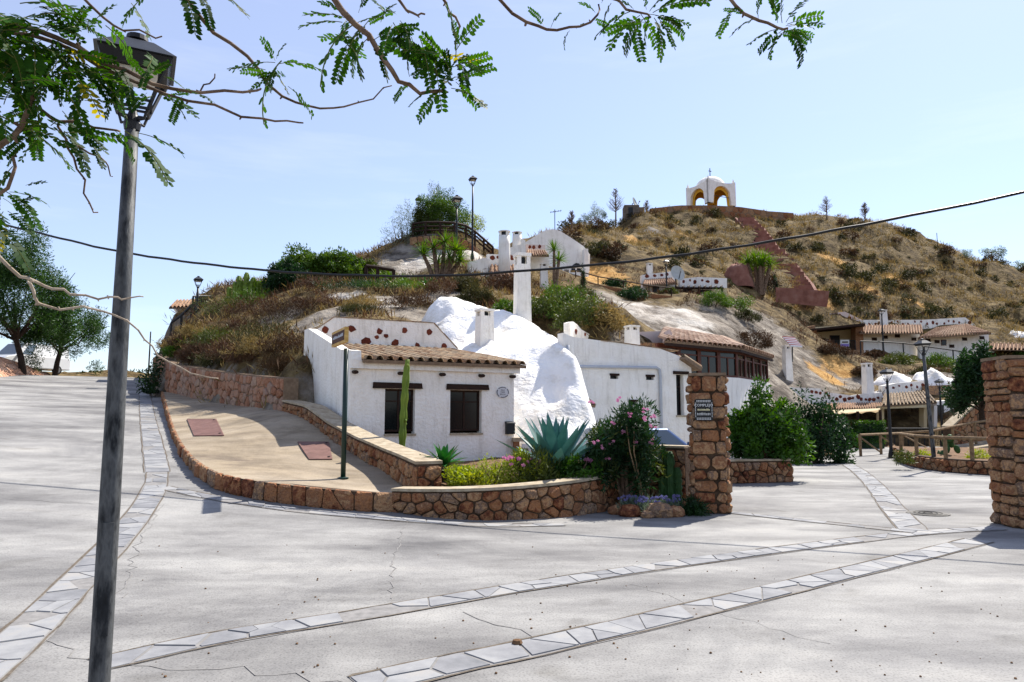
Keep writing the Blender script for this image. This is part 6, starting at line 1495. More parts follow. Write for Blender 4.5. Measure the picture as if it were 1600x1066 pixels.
blossoms(ob_[7], [(random.uniform(-.25, .25), random.uniform(-.25, 0), random.uniform(.2, .36)) for _ in range(7)], 'flower_pink', .045)
random.seed(21)
ol = bush('oleander', PX(978, 12.35, 0)+Vector((0, 0, 0)), .76, .6, 1.25, 11000, .12, 'leaf_dark', 31, 'tall oleander bush with pink blossoms between planter and gate pillar', aspect=.2, nc=60, cr=.26, stems=9, zoff=.55, up=.3)
V, Fq = leaves(np.random.default_rng(5), clumps(np.random.default_rng(6), 1500, .68, .56, 1.22, 40, .22)[0]+np.array([0, 0, .62]), .12, .2, .6); np_mesh('young_foliage', V, Fq, 'leaf_olive', ol)
pts = []
for (px, py) in ((924, 630), (967, 624), (982, 650), (1022, 652), (1008, 642), (985, 680), (960, 662), (972, 675), (930, 690), (990, 695), (1015, 690), (948, 715), (1020, 668), (1005, 655), (955, 690), (940, 700)):
    p = P(px, py, 11.95); pts += [p-ol.location+Vector((random.uniform(-.05, .05), random.uniform(-.05, .05), random.uniform(-.04, .04))) for _ in range(3)]
blossoms(ol, pts, 'flower_pink', .034)
ys_ = empty('yucca_stalks', PX(1006, 11.9, 0), 'pair of bare curved flower stalks rising from a grey spiky tuft', 'plant')
for dx, tp in ((0, -.24), (.03, -.12)):
    MB().tube([(dx, 0, 0), (dx-.08, 0, .5), (dx-.14+tp*.3, 0, 1.0), (tp-.02, 0, 1.42)], [.016, .014, .011, .006], 6).build('stalk', 'wood', ys_)
for i in range(34):
    b = MB(); a = i*2.4; el = R(35+45*(i/34)); blade(b, (.08, 0, .02), (math.cos(a)*math.cos(el), math.sin(a)*math.cos(el), math.sin(el)), random.uniform(.3, .5), .022, .25, .2, 4); b.build('leaf', 'leaf_grey', ys_)
for i, (px, D, r) in enumerate(((985, 11.75, .24), (1015, 11.6, .28), (1045, 11.75, .22))):
    lv = bush('lavender', PX(px, D, 0), r, r*.8, .24, 900, .09, 'leaf_grey', 40+i, ('violet flowering lavender clump left of the pale stalks', 'violet flowering lavender clump at the foot of the pale stalks', 'violet flowering lavender clump before the short cactus')[i], 'lavender', 'lavender clumps', aspect=.14, up=1.0, stems=0)
    blossoms(lv, [(random.uniform(-r, r)*.8, random.uniform(-r, r)*.6, random.uniform(.2, .3)) for _ in range(30)], 'flower_violet', .03)
bush('dark_shrub', PX(1082, 11.7, 0), .3, .22, .28, 1200, .09, 'leaf_dark', 50, 'low dark shrub at the foot of the gate pillar', aspect=.2, stems=3)
for i, (px, D, r) in enumerate(((968, 11.75, .15), (985, 11.5, .16), (1012, 11.35, .1), (1030, 11.45, .19), (1052, 11.5, .15))):
    b = MB(); rr = random.Random(i); nu, nv = 9, 5
    for j in range(nv+1):
        for k in range(nu): a = 6.283*k/nu; t = math.pi*j/nv-math.pi/2; q = r*rr.uniform(.8, 1.15); b.v.append((1.25*q*math.cos(a)*math.cos(t), .9*q*math.sin(a)*math.cos(t), .75*q*math.sin(t)+r*.4))
    for j in range(nv):
        for k in range(nu): b.f.append((j*nu+k, j*nu+(k+1) % nu, (j+1)*nu+(k+1) % nu, (j+1)*nu+k))
    o = b.build('boulder', 'stone'); o.location = PX(px, D, 0); tag(o, ('rust-red boulder at the corner of the planter wall', 'rust boulder before the lavender next to the planter', 'smallest rust boulder in the row before the lavender', 'largest angular rust boulder before the lavender', 'tan boulder at the right end of the row by the dark shrub')[i], 'boulder', 'boulders edging the lavender')
# ---- shrubs and trees down the lane
bush('citrus_shrub', PX(1200, 17.9, .45), 1.05, .9, 1.7, 13000, .12, 'leaf_lime', 61, 'bright green citrus shrub in the stone planter beyond the gate pillar', aspect=.45, nc=60, cr=.24, stems=7, zoff=.1)
bush('citrus_shrub', PX(1275, 24.5, 0), 1.25, 1.1, 2.3, 7000, .14, 'leaf_dark', 62, 'dark green shrub behind the bright citrus shrub', aspect=.45, nc=50, cr=.26, stems=6)
hd = empty('clipped_hedge', PX(1357, 35.5, 0), 'clipped green hedge under the cream awning', 'hedge'); rg = np.random.default_rng(8)
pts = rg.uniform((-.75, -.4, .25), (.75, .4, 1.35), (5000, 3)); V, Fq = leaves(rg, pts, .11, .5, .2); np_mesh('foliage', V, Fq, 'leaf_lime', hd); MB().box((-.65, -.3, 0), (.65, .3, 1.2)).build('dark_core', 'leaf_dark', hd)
bush('garden_shrub', PX(1310, 35.5, 0), .8, .7, 1.6, 3000, .14, 'leaf_dark', 63, 'dark climbing shrub left of the awning posts', nc=24)
bush('garden_shrub', PX(1330, 34, 0), .5, .4, .8, 1500, .12, 'leaf_lime', 64, 'small light green potted shrub under the awning', nc=16)
o = MB().hexa([(-.35, -.3, 0), (.35, -.3, 0), (.35, .3, 0), (-.35, .3, 0), (-.38, -.33, .5), (.38, -.33, .5), (.38, .33, .5), (-.38, .33, .5)]).build('white_tub', 'white_far'); o.location = PX(1268, 33, 0); tag(o, 'square white plant tub beside the dark shrub in the lane', 'tub')
def tree(name, p, h, crown, n, size, m, label, seed, trunk_r=.12, aspect=.4, nc=40, cr=.28, bark='bark_dark', limbs=7, up=0.0, group=None, lean=(0, 0)):
    """crown: (rx, ry, rz, base height)"""
    e = empty(name, p, label, 'tree', group); rr = random.Random(seed); rx, ry, rz, bz = crown
    top = Vector((lean[0], lean[1], bz+rz*.4)); MB().tube([(0, 0, -.4), (lean[0]*.3, lean[1]*.3, bz*.5), (lean[0]*.7, lean[1]*.7, bz), tuple(top)], [trunk_r*1.2, trunk_r, trunk_r*.8, trunk_r*.4], 9).build('trunk', bark, e)
    for k in range(limbs):
        a = 6.283*k/limbs+rr.uniform(-.3, .3); q = rr.uniform(.5, .85); z0 = bz*rr.uniform(.75, 1.1)
        MB().tube([(lean[0]*.6, lean[1]*.6, z0), (lean[0]+rx*.35*math.cos(a), lean[1]+ry*.35*math.sin(a), bz+rz*rr.uniform(.1, .35)), (lean[0]+rx*q*math.cos(a), lean[1]+ry*q*math.sin(a), bz+rz*rr.uniform(.3, .8))], [trunk_r*.5, trunk_r*.3, trunk_r*.08], 6).build('limb', bark, e)
    if n:
        rg = np.random.default_rng(seed); pts, od = clumps(rg, n, rx, ry, rz, nc, cr, base=.35); pts += np.array([lean[0], lean[1], bz+rz*.25]); V, Fq = leaves(rg, pts, size, aspect, up, od); np_mesh('crown', V, Fq, m, e)
    return e
tree('dark_tree', PX(1534, 33, 1.6), 4, (1.5, 1.4, 2.4, .3), 14000, .18, 'leaf_dark', 'dense dark green tree behind the right gate pillar', 70, nc=46)
def prickly(name, p, n, s, label, seed, m='cactus_dark'):
    e = empty(name, p, label, 'cactus'); rr = random.Random(seed)
    for i in range(n):
        a = rr.uniform(0, 6.28); r = rr.uniform(0, .5)*s; z = s*(.15+.28*(i % 4)); w = s*.17; b = MB(); yaw = rr.uniform(0, 3.14); N = 12
        c, s_ = math.cos(yaw), math.sin(yaw); x0, y0 = r*math.cos(a), r*math.sin(a); tl = rr.uniform(-.25, .25)
        for off, k in ((-.25, .7), (0, 1.0), (.25, .7)):
            for j in range(N): t = 6.283*j/N; u = w*k*math.cos(t); v = w*1.35*k*math.sin(t); b.v.append((x0+c*u-s_*off*w*.6+tl*v, y0+s_*u+c*off*w*.6, z+v))
        for L0 in (0, N):
            for j in range(N): b.f.append((L0+j, L0+(j+1) % N, L0+N+(j+1) % N, L0+N+j))
        b.f.append(tuple(range(N-1, -1, -1))); b.f.append(tuple(range(2*N, 3*N))); b.build('pad', m, e, True)
    return e
prickly('prickly_pear', PX(1480, 23.5, .25), 14, .62, 'dark prickly pear in the fenced bed by the grey street lamp', 3)
for i, (px, D, m, l) in enumerate(((1412, 21.3, 'leaf_olive', 'small olive weed at the corner of the fenced bed'), (1440, 22.5, 'leaf_garden', 'yellow-green weed behind the bed fence'), (1530, 22, 'leaf_garden', 'low green weed in the bed next to the right pillar'))): bush('bed_weed', PX(px, D, .2), .4, .35, .35, 700, .09, m, 80+i, l, aspect=.25, stems=0)
# ---- shrubs on the middle slopes
def hb(name, px, py, rx, rz, n, size, m, seed, label, lo=19, hi=70, cat='shrub', **k): return bush(name, H(px, py, lo, hi, lift=-.1), rx, rx*.85, rz, n, size, m, seed, label, cat, **k)
for i, (px, py, rx, rz, m, l) in enumerate((
    (850, 500, 1.3, 1.1, 'leaf_olive', 'rounded olive green shrub right of the tall white chimney'), (885, 500, 1.5, 1.5, 'leaf_pine', 'broad mid green shrub on the slope above the second house'),
    (920, 505, 1.4, 1.2, 'leaf_olive', 'yellow-olive shrub above the small studded parapet'), (870, 470, 1.3, 1.0, 'leaf_pine', 'green shrub below the cave front balcony'), (790, 490, .8, .7, 'leaf_pine', 'green shrub left of the tall white chimney'),
    (905, 470, 1.2, .9, 'leaf_olive', 'olive shrub under the terrace edge'), (745, 470, 1.0, .8, 'scrub', 'dark olive shrub below the small tiled house'), (720, 455, .9, .8, 'scrub', 'dark scrubby bush under the yucca clump'),
    (790, 455, 1.2, .9, 'straw_red', 'reddish dry reeds under the small tiled house'), (945, 525, .9, .7, 'straw', 'dry straw bush beside the studded roof parapet'),
    (985, 462, 1.3, 1.0, 'leaf_dark', 'dark green bush left of the terrace house'), (960, 450, 1.0, .8, 'leaf_dark', 'dark bush under the ochre cut face'), (1045, 462, .7, .6, 'leaf_olive', 'olive plant at the terrace house corner'),
    (1115, 480, 1.5, 1.0, 'leaf_pine', 'green shrub right of the terrace pergola'), (1150, 485, 1.5, 1.1, 'leaf_pine', 'second green shrub at the cliff top right of the pergola'), (1165, 505, 1.2, .9, 'scrub', 'olive scrub hanging over the cliff edge'), (1175, 540, 1.4, 1.1, 'scrub_brown', 'brown scrub on the right side of the cliff'),
    (1400, 570, 1.5, .9, 'leaf_olive', 'bright olive shrub below the upper path railing'), (1470, 574, 1.3, 1.0, 'leaf_pine', 'green shrub behind the leaning lamp lantern'), (1370, 560, .9, .6, 'scrub_brown', 'brown dry bush below the long upper house'), (1445, 590, 1.0, .7, 'scrub', 'scrub between the white mounds and the upper path'), (1500, 585, 1.2, .9, 'leaf_olive', 'olive bush on the bank left of the right pillar'), (1595, 560, .8, .6, 'leaf_pine', 'green shrub at the right edge below the end house'),
    (1300, 560, 1.4, .7, 'scrub_brown', 'brown bush under the dark porch'), (1350, 585, 1.0, .6, 'scrub_brown', 'dry brown bush right of the square chimney'))):
    hb('slope_shrub', px, py, rx, rz, 4200, .13, m, 100+i, l, lo=22 if px < 960 else 30, aspect=.3, nc=26)
def mass(px, py, rx, rz, m, seed, label, n=13000, size=.15, lo=24, **k): return hb('rounded_bush', px, py, rx, rz, n, size, m, seed, label, lo=lo, aspect=.45, nc=60, cr=.22, **k)
mass(478, 440, 1.9, 1.75, 'leaf_pine', 130, 'large rounded green bush on the left skyline'); mass(530, 436, 1.5, 1.5, 'leaf_pine', 131, 'rounded green bush right of the largest skyline bush'); mass(572, 432, 1.1, 1.0, 'leaf_olive', 132, 'smaller rounded bush at the right end of the skyline hedge'); mass(452, 455, 1.3, 1.5, 'leaf_dark', 133, 'dark left flank of the skyline hedge')
for i, (px, py, rx, rz, m, l) in enumerate(((560, 455, 2.2, .5, 'leaf_dark', 'dark green creeping cover below the skyline hedge'), (620, 452, 2.0, .5, 'leaf_pine', 'green creeping cover left of the yucca clump'), (510, 452, 1.6, .55, 'straw_red', 'purplish dry reeds before the skyline hedge'), (640, 440, 1.2, .7, 'straw', 'pale dry reeds below the knoll'), (450, 500, 1.7, 1.0, 'scrub_brown', 'brown dry thicket left above the white house'), (410, 490, 1.5, .9, 'straw_red', 'rusty dry slope brush under the yucca'), (420, 545, 1.3, .9, 'scrub', 'dark scrub left of the white house wall'), (455, 560, 1.0, .8, 'scrub_brown', 'shadowed brown scrub against the white side wall'),
    (365, 560, 1.4, .75, 'straw_red', 'orange dry brush above the retaining wall'), (320, 548, 1.2, .7, 'straw_red', 'rusty grass tuft near the retaining wall corner'), (410, 570, 1.1, .65, 'straw', 'pale straw brush over the right end of the retaining wall'), (345, 530, 1.3, .8, 'leaf_olive', 'olive bush above the retaining wall'), (385, 520, 1.2, .8, 'straw_red', 'orange-brown bush in the middle of the left slope'), (350, 490, 1.6, 1.1, 'leaf_olive', 'grey-green bush beneath the tall cactus group'), (395, 478, 1.3, .9, 'leaf_pine', 'green bush below the slope yucca'), (288, 548, .8, .5, 'scrub_brown', 'dark brush beside the iron railing'), (275, 555, .7, .5, 'leaf_yucca', 'bright green tuft at the retaining wall corner'), (312, 528, .9, .5, 'straw', 'dry reeds under the iron gate'),
    (500, 480, 1.4, .5, 'straw_red', 'low rusty brush above the house parapet'), (570, 480, 1.3, .45, 'straw', 'pale dry brush above the house parapet'), (640, 478, 1.1, .5, 'scrub_brown', 'brown brush left of the white rock top'), (560, 495, 1.0, .4, 'scrub', 'dark low brush just above the parapet'), (690, 460, 1.0, .7, 'straw_red', 'reddish brush below the yucca clump'), (275, 552, .8, .5, 'straw', 'straw tuft spilling over the left end of the retaining wall'), (305, 560, .8, .5, 'straw_red', 'rusty tuft spilling over the retaining wall'), (340, 568, .8, .5, 'scrub', 'dark tuft on the middle of the retaining wall'), (385, 576, .8, .55, 'straw_red', 'orange tuft right of the middle of the retaining wall'), (430, 582, .7, .5, 'scrub_brown', 'brown tuft on the right end of the retaining wall'))):
    hb('slope_brush', px, py, rx, rz, 2600, .13, m, 150+i, l, lo=20, hi=50, aspect=.16, nc=30, cr=.34, up=.8, stems=0)
iv = bush('ivy_curtain', Vector((-15.3, 31, 2.6)), .35, 2.2, 1.9, 3000, .12, 'leaf_dark', 190, 'dark ivy hanging over the corner of the retaining wall', 'ivy', aspect=.5, stems=0, zoff=-.2)
# yuccas, cacti, slim trees
YM = [rosette_me(70, .85, .07, .35, -10, 85, 1, M['leaf_yucca']), rosette_me(60, .8, .07, .5, -35, 80, 2, M['leaf_yucca'])]
def yucca(p, heads, label, seed, s=1.0):
    e = empty('yucca', p, label, 'yucca'); rr = random.Random(seed)
    for (dx, dy, h) in heads:
        MB().tube([(dx*.3, dy*.3, -.3), (dx*.7, dy*.7, h*.5), (dx, dy, h)], [.13*s, .11*s, .09*s], 8).build('trunk', 'bark', e)
        o = bpy.data.objects.new('leaf_crown', rr.choice(YM)); C.objects.link(o); o.parent = e; o.location = (dx, dy, h); o.scale = (s*rr.uniform(.9, 1.15),)*3; o.rotation_euler = (rr.uniform(-.2, .2), rr.uniform(-.2, .2), rr.uniform(0, 6))
    return e
yucca(H(688, 432, 25, 60), [(-.9, 0, 1.2), (-.35, -.2, 1.5), (.2, .1, 1.9), (.8, -.1, 1.4), (1.0, .2, .9), (-.2, .3, .8), (.5, -.3, .9)], 'many-headed bright yucca clump below the knoll railing', 1, 1.05)
yucca(H(412, 462, 25, 60), [(0, 0, .4), (.5, .1, .3), (-.4, 0, .2)], 'spiky bright green yucca on the left slope', 2, 1.0)
yucca(P(866, 440, 41.5), [(0, 0, 1.9), (.3, .1, 1.3)], 'slim yucca tree before the cave front', 3, .9)
yucca(H(590, 445, 25, 60), [(0, 0, .2), (.6, .1, .15)], 'low spiky yucca beside the log rail', 4, .8); yucca(H(632, 445, 25, 60), [(0, 0, .15)], 'single low yucca left of the yucca clump', 5, .7)
yucca(H(1186, 462, 40, 80), [(-.9, 0, 2.6), (-.2, .2, 3.0), (.5, -.1, 2.9), (1.1, .1, 2.4), (.1, -.3, 2.3)], 'broad-headed yucca tree left of the stairway foot', 6, 1.5)
for i, (px, py, h) in enumerate(((375, 470, 1.3), (384, 468, 1.5), (392, 468, 1.2), (366, 474, 1.0))): columnar('columnar_cactus', H(px, py, 28, 60, lift=-.1), h, .12, ('second', 'tallest', 'rightmost', 'shortest leftmost')[i]+' column of the cactus row on the left skyline', 'cactus', 5, (.1*(i-1), 0), ((.3, .1, .2, h*.7, .1), (-.28, 0, .2, h*.6, .1)))
rosette('green_agave', H(668, 452, 25, 60), 22, .8, .14, 'leaf_agave_green', 'green agave rosette in front of the yucca clump', 'agave', .3, 8, 75, 9, prof=AGP)
cy = bush('slim_cypress', P(911, 452, 43.5), .22, .22, 1.35, 1500, .1, 'leaf_dark', 195, 'slim dark cypress before the white pier', 'tree', aspect=.3, nc=30, cr=.3); bush('slim_cypress', H(1212, 455, 40, 70), .25, .25, 1.6, 1500, .1, 'leaf_dark', 196, 'slim dark cypress beside the yucca tree', 'tree', aspect=.3, nc=30, cr=.3)
tree('pine_tree', P(690, 372, 45.5), 3, (2.0, 1.7, 2.4, .1), 22000, .17, 'leaf_pine', 'bushy bright green tree on top of the knoll', 200, nc=50, up=.5, aspect=.2); tree('pine_tree', P(676, 366, 46.5), 3, (.6, .6, 3.0, .4), 2500, .12, 'leaf_olive', 'taller feathery tip rising behind the knoll tree', 201, nc=26, up=.8, aspect=.18)
tree('grey_willow', P(628, 388, 44), 2.5, (1.2, 1.0, 2.4, .2), 2600, .16, 'leaf_grey', 'feathery grey-green shrub tree on the left of the knoll', 202, .07, .14, 26, .35, 'bark', up=.9); tree('pine_tree', P(660, 372, 44.5), 2, (1.0, .9, 1.8, .0), 7000, .15, 'leaf_olive', 'olive green tree between the grey willow and the knoll tree', 203, nc=24, up=.4, aspect=.2)
tree('flowering_shrub', P(737, 372, 46), 2, (1.0, .8, 1.3, .2), 2400, .11, 'leaf_garden', 'pale flowering shrub beside the tallest lamp on the knoll', 204, .06, .35, 24)
# ---- ridge trees
def bare_tree(p, h, label, seed, n=60, m='bark'):
    e = empty('bare_tree', p, label, 'tree'); rr = random.Random(seed); MB().tube([(0, 0, -.5), (.05, 0, h*.5), (0, 0, h)], [.11, .07, .02], 7).build('trunk', m, e); b = MB()
    for i in range(n):
        z = h*rr.uniform(.3, .97); a = rr.uniform(0, 6.28); l_ = (h*1.05-z)*rr.uniform(.25, .45)+.15; d = Vector((math.cos(a), math.sin(a), rr.uniform(.5, 1.1))).normalized(); p0 = Vector((0, 0, z)); p1 = p0+d*l_
        b.tube([p0, p0+d*l_*.5+Vector((0, 0, -.03)), p1], [.03, .02, .008], 4, cap=False)
        for k in range(4): q = p0+d*l_*rr.uniform(.4, 1); b.tube([q, q+Vector((rr.uniform(-1, 1), rr.uniform(-1, 1), rr.uniform(.2, 1)))*l_*.35], [.012, .005], 3, cap=False)
    b.build('branches', m, e); return e
bare_tree(P(962, 348, 83), 4.2, 'tall leafless tree on the ridge left of the block hut', 1, 80); bare_tree(P(1011, 338, 86), 2.0, 'small bare tree right of the block hut', 2); bare_tree(P(1292, 345, 93), 3.4, 'bare thin tree on the right part of the skyline', 3); bare_tree(P(1352, 350, 92), 2.9, 'spreading bare tree further right on the skyline', 4, 110); bare_tree(P(893, 358, 68), 1.8, 'small bare tree above the ochre cut face', 5)
tree('olive_tree', P(936, 352, 82), 3, (1.3, 1.1, 2.0, .3), 1800, .16, 'leaf_grey', 'grey-green tree on the ridge left of the tall bare tree', 210, .08, .3, 22); tree('olive_tree', P(915, 358, 78), 2, (1.0, .9, 1.2, .2), 1400, .15, 'leaf_olive', 'low olive tree at the left end of the ridge', 211, .07, .3, 20)
tree('olive_tree', P(1550, 412, 90), 2.5, (1.7, 1.4, 1.6, .6), 2000, .18, 'leaf_grey', 'spreading grey-green tree on the right skyline', 212, .09, .3, 20); tree('olive_tree', P(1592, 435, 88), 2.5, (1.5, 1.4, 1.5, .4), 1800, .18, 'leaf_grey', 'grey-green tree at the far right of the skyline', 213, .09, .3, 20); tree('olive_tree', P(1508, 405, 90), 1.5, (1.0, .9, .9, .1), 1200, .15, 'leaf_grey', 'low grey bush left of the spreading skyline tree', 214, .05, .3, 16)
# ---- scrub dotted over the far hill
SM = [bush_me(.62, .55, .62, 420, .17, M['scrub'], 300+k) for k in range(4)]+[bush_me(.6, .55, .5, 380, .17, M['scrub_brown'], 310+k) for k in range(3)]
rs = random.Random(5); cnt = 0
SCR = [(940, 340, 1600, 350), (960, 360, 1600, 420), (980, 380, 1600, 480), (1000, 400, 1600, 520), (1280, 440, 1600, 500)]
hillpts = []
while len(hillpts) < 298:
    px = rs.uniform(880, 1610); py = rs.uniform(336, 505)
    if py < 330+max(0, (px-1300)*.28): continue
    if 1150 < px < 1280 and 340 < py < 470 and abs((px-1163)-(py-346)*.8) < 26: continue
    hillpts.append((px, py))
for px, py in hillpts:
    p = H(px, py, 50 if px > 960 else 58, 105, .6, -.08)
    if p.y < 56: continue
    o = bpy.data.objects.new('scrub_bush', rs.choice(SM)); C.objects.link(o); o.location = p; k = rs.choice((.55, .7, .9, 1.1, 1.4, 1.9)); o.scale = (k*rs.uniform(.9, 1.3), k, k*rs.uniform(.7, 1.1)); o.rotation_euler = (0, 0, rs.uniform(0, 6.28)); cnt += 1
    tag(o, 'low dark scrub bush dotted over the golden far hillside', 'scrub', 'scrub bushes on the far hillside')
for i, (px, py, k, l) in enumerate(((130, 586, 1.5, 'dark low bush on the skyline between tree and pole'), (150, 583, 1.1, 'round low bush beyond the road crest beside the lamp pole'), (205, 584, 1.3, 'scrub bush beyond the crest right of the lamp pole'), (240, 586, .9, 'scrub bush beyond the crest beside the ivy'), (105, 588, 1.0, 'low pale bush beyond the crest near the roadside tree'))):
    o = bpy.data.objects.new('crest_bush', SM[i % 4]); C.objects.link(o); p = P(px, py, 73); o.location = (p.x, p.y, p.z-.5); o.scale = (k*1.5, k*1.2, k); tag(o, l, 'scrub')
rg = np.random.default_rng(77); allV, allF, off_ = [], [], 0
for i in range(900):
    x, y = rg.uniform(5, 75), rg.uniform(62, 98); z = hz(x, y); r_ = rg.uniform(.12, .34); n_ = 26; pts = np.array([x, y, z])+rg.normal(size=(n_, 3))*np.array([r_, r_, r_*.5])+np.array([0, 0, r_*.5]); V, Fq = leaves(rg, pts, .16, .3, .4); allV.append(V); allF.append(Fq+off_); off_ += len(V)
o = np_mesh('scrub_cover', np.concatenate(allV), np.concatenate(allF), 'scrub'); stuff(o); tag(o, 'fine olive scrub speckling the far hillside', 'scrub')
# ---- dry grass over the slopes (nobody could count it)
def grass(name, n, box, m, size, seed, label, lo_z=.9):
    rg = np.random.default_rng(seed); X = rg.uniform(box[0], box[1], n); Y = rg.uniform(box[2], box[3], n); keep = np.array([mnoise.noise(Vector((x*.35, y*.35, seed))) > -.12 for x, y in zip(X, Y)]); X, Y = X[keep], Y[keep]
    Z = hill_many(X[None], Y[None])[0]; ok = Z > lo_z
    for zx, zy, zr, zch, zs in ZONES:
        if zch < 2: ok &= ((X-zx)**2+(Y-zy)**2 > (zr*rg.uniform(.7, 1.1, len(X)))**2)
    ok = ok; pts = np.stack([X[ok], Y[ok], Z[ok]-.03], 1); k = 7; pts = np.repeat(pts, k, 0)+rg.normal(size=(len(pts)*k, 3))*np.array([.16, .16, .01])
    V, Fq = leaves(rg, pts, size, .09, 1.3, None); o = np_mesh(name, V, Fq, m); stuff(o); tag(o, label, 'grass'); return o
grass('dry_grass', 3600, (-22, 4, 19.5, 46), 'straw', .36, 1, 'dry straw grass over the slope above the white house'); grass('dry_grass', 2600, (-22, 4, 19.5, 46), 'straw_red', .42, 2, 'rusty dry grass over the slope above the white house')
grass('dry_grass', 15000, (2, 85, 62, 100), 'straw', .5, 3, 'golden dry grass over the far hillside'); grass('dry_grass', 3500, (8, 50, 40, 58), 'straw_red', .4, 4, 'rusty dry grass between the lower and upper houses')
# ---- roadside trees on the left
tree('roadside_tree', P(38, 585, 41), 6, (3.7, 3.2, 5.6, 2.0), 44000, .2, 'leaf_feather', 'taller dark feathery tree at the left edge by the road', 400, .17, .22, 90, .22, limbs=10, lean=(-.9, 0)); tree('roadside_tree', P(84, 590, 45), 5, (3.0, 2.6, 2.9, 1.9), 22000, .18, 'leaf_feather', 'smaller feathery tree with slim trunk at the road crest', 401, .15, .22, 70, .22, limbs=9, lean=(.5, 0))
# ================================================================== TREE OVERHANGING THE CAMERA
def pinnate(pairs, seed, curl=.5, yellow=False):
    """unit-long feather leaf along +X hanging towards -Z"""
    rr = random.Random(seed); b = MB(); st = MB(); p = Vector((0, 0, 0)); d = Vector((1, 0, .25)).normalized(); n = pairs; step = 1/(n+1.5); path = [p.copy()]
    roll = rr.uniform(-.5, .5)
    for i in range(n+1):
        p = p+d*step; d = (d+Vector((0, rr.uniform(-.03, .03), -curl/n))).normalized(); path.append(p.copy())
        side = Vector((0, 1, 0)); upv = side.cross(d)
        if i == 0: continue
        for s in (-1, 1):
            if rr.random() < .04: continue
            L = .185*(1-.45*abs(i/n-.45))*rr.uniform(.9, 1.1); ax = (side*s*.86+d*.42+upv*rr.uniform(-.25, .3)).normalized(); wd = ax.cross(upv).normalized()*L*.27; c = p
            b.add([c, c+ax*L*.25+wd*.8, c+ax*L*.65+wd, c+ax*L, c+ax*L*.65-wd, c+ax*L*.25-wd*.8], [(0, 1, 2, 3, 4, 5)])
    st.tube(path, [.009]*len(path), 4)
    me = bpy.data.meshes.new('leaf'); nb = len(b.v); me.from_pydata(b.v+st.v, [], b.f+[tuple(i+nb for i in f) for f in st.f])
    me.materials.append(M['leaf_yellow' if yellow else 'leaf_fore']); me.materials.append(M['twig_green'])
    me.polygons.foreach_set('material_index', [0]*len(b.f)+[1]*len(st.f)); me.update(); return me
leafmat('leaf_fore', ['16300c', '264a12', '3d681b'], .42, .6, objrand=.55, spec=.15); M['twig_green'] = mat('green_twig', ['4a5a22', '6a6a30'], 8, .6)
LV = [pinnate(11, 1), pinnate(13, 2, .7), pinnate(9, 3, .35), pinnate(12, 4, .9), pinnate(10, 5, .5)]; LY = [pinnate(7, 6, .4, True)]
trunk_base = Vector((-5.2, 1.9, 0)); ft = empty('overhanging_tree', trunk_base, 'feathery-leaved tree whose branches hang into the top and left of the picture', 'tree'); fo = trunk_base
MB().tube([trunk_base-fo-Vector((0, 0, .3)), Vector((.1, .05, 1.4)), Vector((.4, .1, 2.7)), Vector((.9, .2, 3.6))], [.19, .16, .13, .1], 12).build('trunk', 'bark', ft, True)
hub = trunk_base+Vector((.9, .2, 3.6))
MB().tube([hub-fo, Vector((2.2, .4, 4.5)), Vector((4.2, .7, 5.1)), Vector((6.6, .9, 5.3)), Vector((8.4, 1.0, 5.3))], [.1, .085, .07, .05, .03], 9).build('limb', 'bark', ft, True)
MB().tube([hub-fo, Vector((1.6, .6, 4.0)), Vector((2.2, 1.2, 4.2))], [.09, .07, .045], 9).build('limb', 'bark', ft, True)
def branch(pts, r0, r1, D0, D1, lead=None, m='bark', wob=.012, seed=0):
    rr = random.Random(seed); n = len(pts); q = [P(px, py, D0+(D1-D0)*i/(n-1)) for i, (px, py) in enumerate(pts)]; q = smooth_path(q, 1)
    q = [p+Vector((rr.gauss(0, wob), rr.gauss(0, wob), rr.gauss(0, wob)))*.5 for p in q]
    if lead is not None: q = [Vector(lead)+fo]+[(Vector(lead)+fo).lerp(q[0], .5)+Vector((0, 0, .15))]+q
    r0 *= .75; r1 *= .75; k = len(q); MB().tube([p-fo for p in q], [r0+(r1-r0)*i/(k-1) for i in range(k)], 7).build('branch', m, ft, True)
    for _ in range(max(1, n-2)):      # knots where leaves stood
        i = rr.randrange(1, k-1); o = q[i]-fo; r = (r0+(r1-r0)*i/(k-1)); d = Vector((rr.uniform(-1, 1), rr.uniform(-1, 1), rr.uniform(-1, 1))).normalized(); MB().tube([o, o+d*r*2.6], [r*.9, r*.5], 5).build('knot', m, ft)
    return q
nleaf = [0]
def leaf_at(p, sz, az, el, roll, rr, yellow=False):
    o = bpy.data.objects.new('leaf', (rr.choice(LY) if yellow else rr.choice(LV))); C.objects.link(o); o.parent = ft
    o.matrix_local = Matrix.Translation(p-fo) @ Matrix.Rotation(az, 4, 'Z') @ Matrix.Rotation(-el, 4, 'Y') @ Matrix.Rotation(roll, 4, 'X') @ Matrix.Scale(sz, 4); nleaf[0] += 1
def spray(px, py, D, n, size, seed, spread=1.0, down=.5, sr=22):
    rr = random.Random(seed)
    for i in range(n):
        p = P(px+rr.uniform(-sr, sr), py+rr.uniform(-sr, sr)*.7, D+rr.uniform(-.12, .12)); leaf_at(p, size*rr.uniform(.75, 1.2), rr.uniform(0, 6.28), rr.uniform(-1.15, .35)-down*.3, rr.uniform(-.7, .7), rr, rr.random() < .02)
def aimed(px, py, D, tx, ty, seed, dD=0.0, yellow=False):
    """one leaf from a twig point towards a second photo position"""
    rr = random.Random(seed); a = P(px, py, D); b = P(tx, ty, D+dD); d = b-a; leaf_at(a, d.length*1.1, math.atan2(d.y, d.x), math.atan2(d.z, math.hypot(d.x, d.y))+.22, rr.uniform(-.9, .9), rr, yellow)
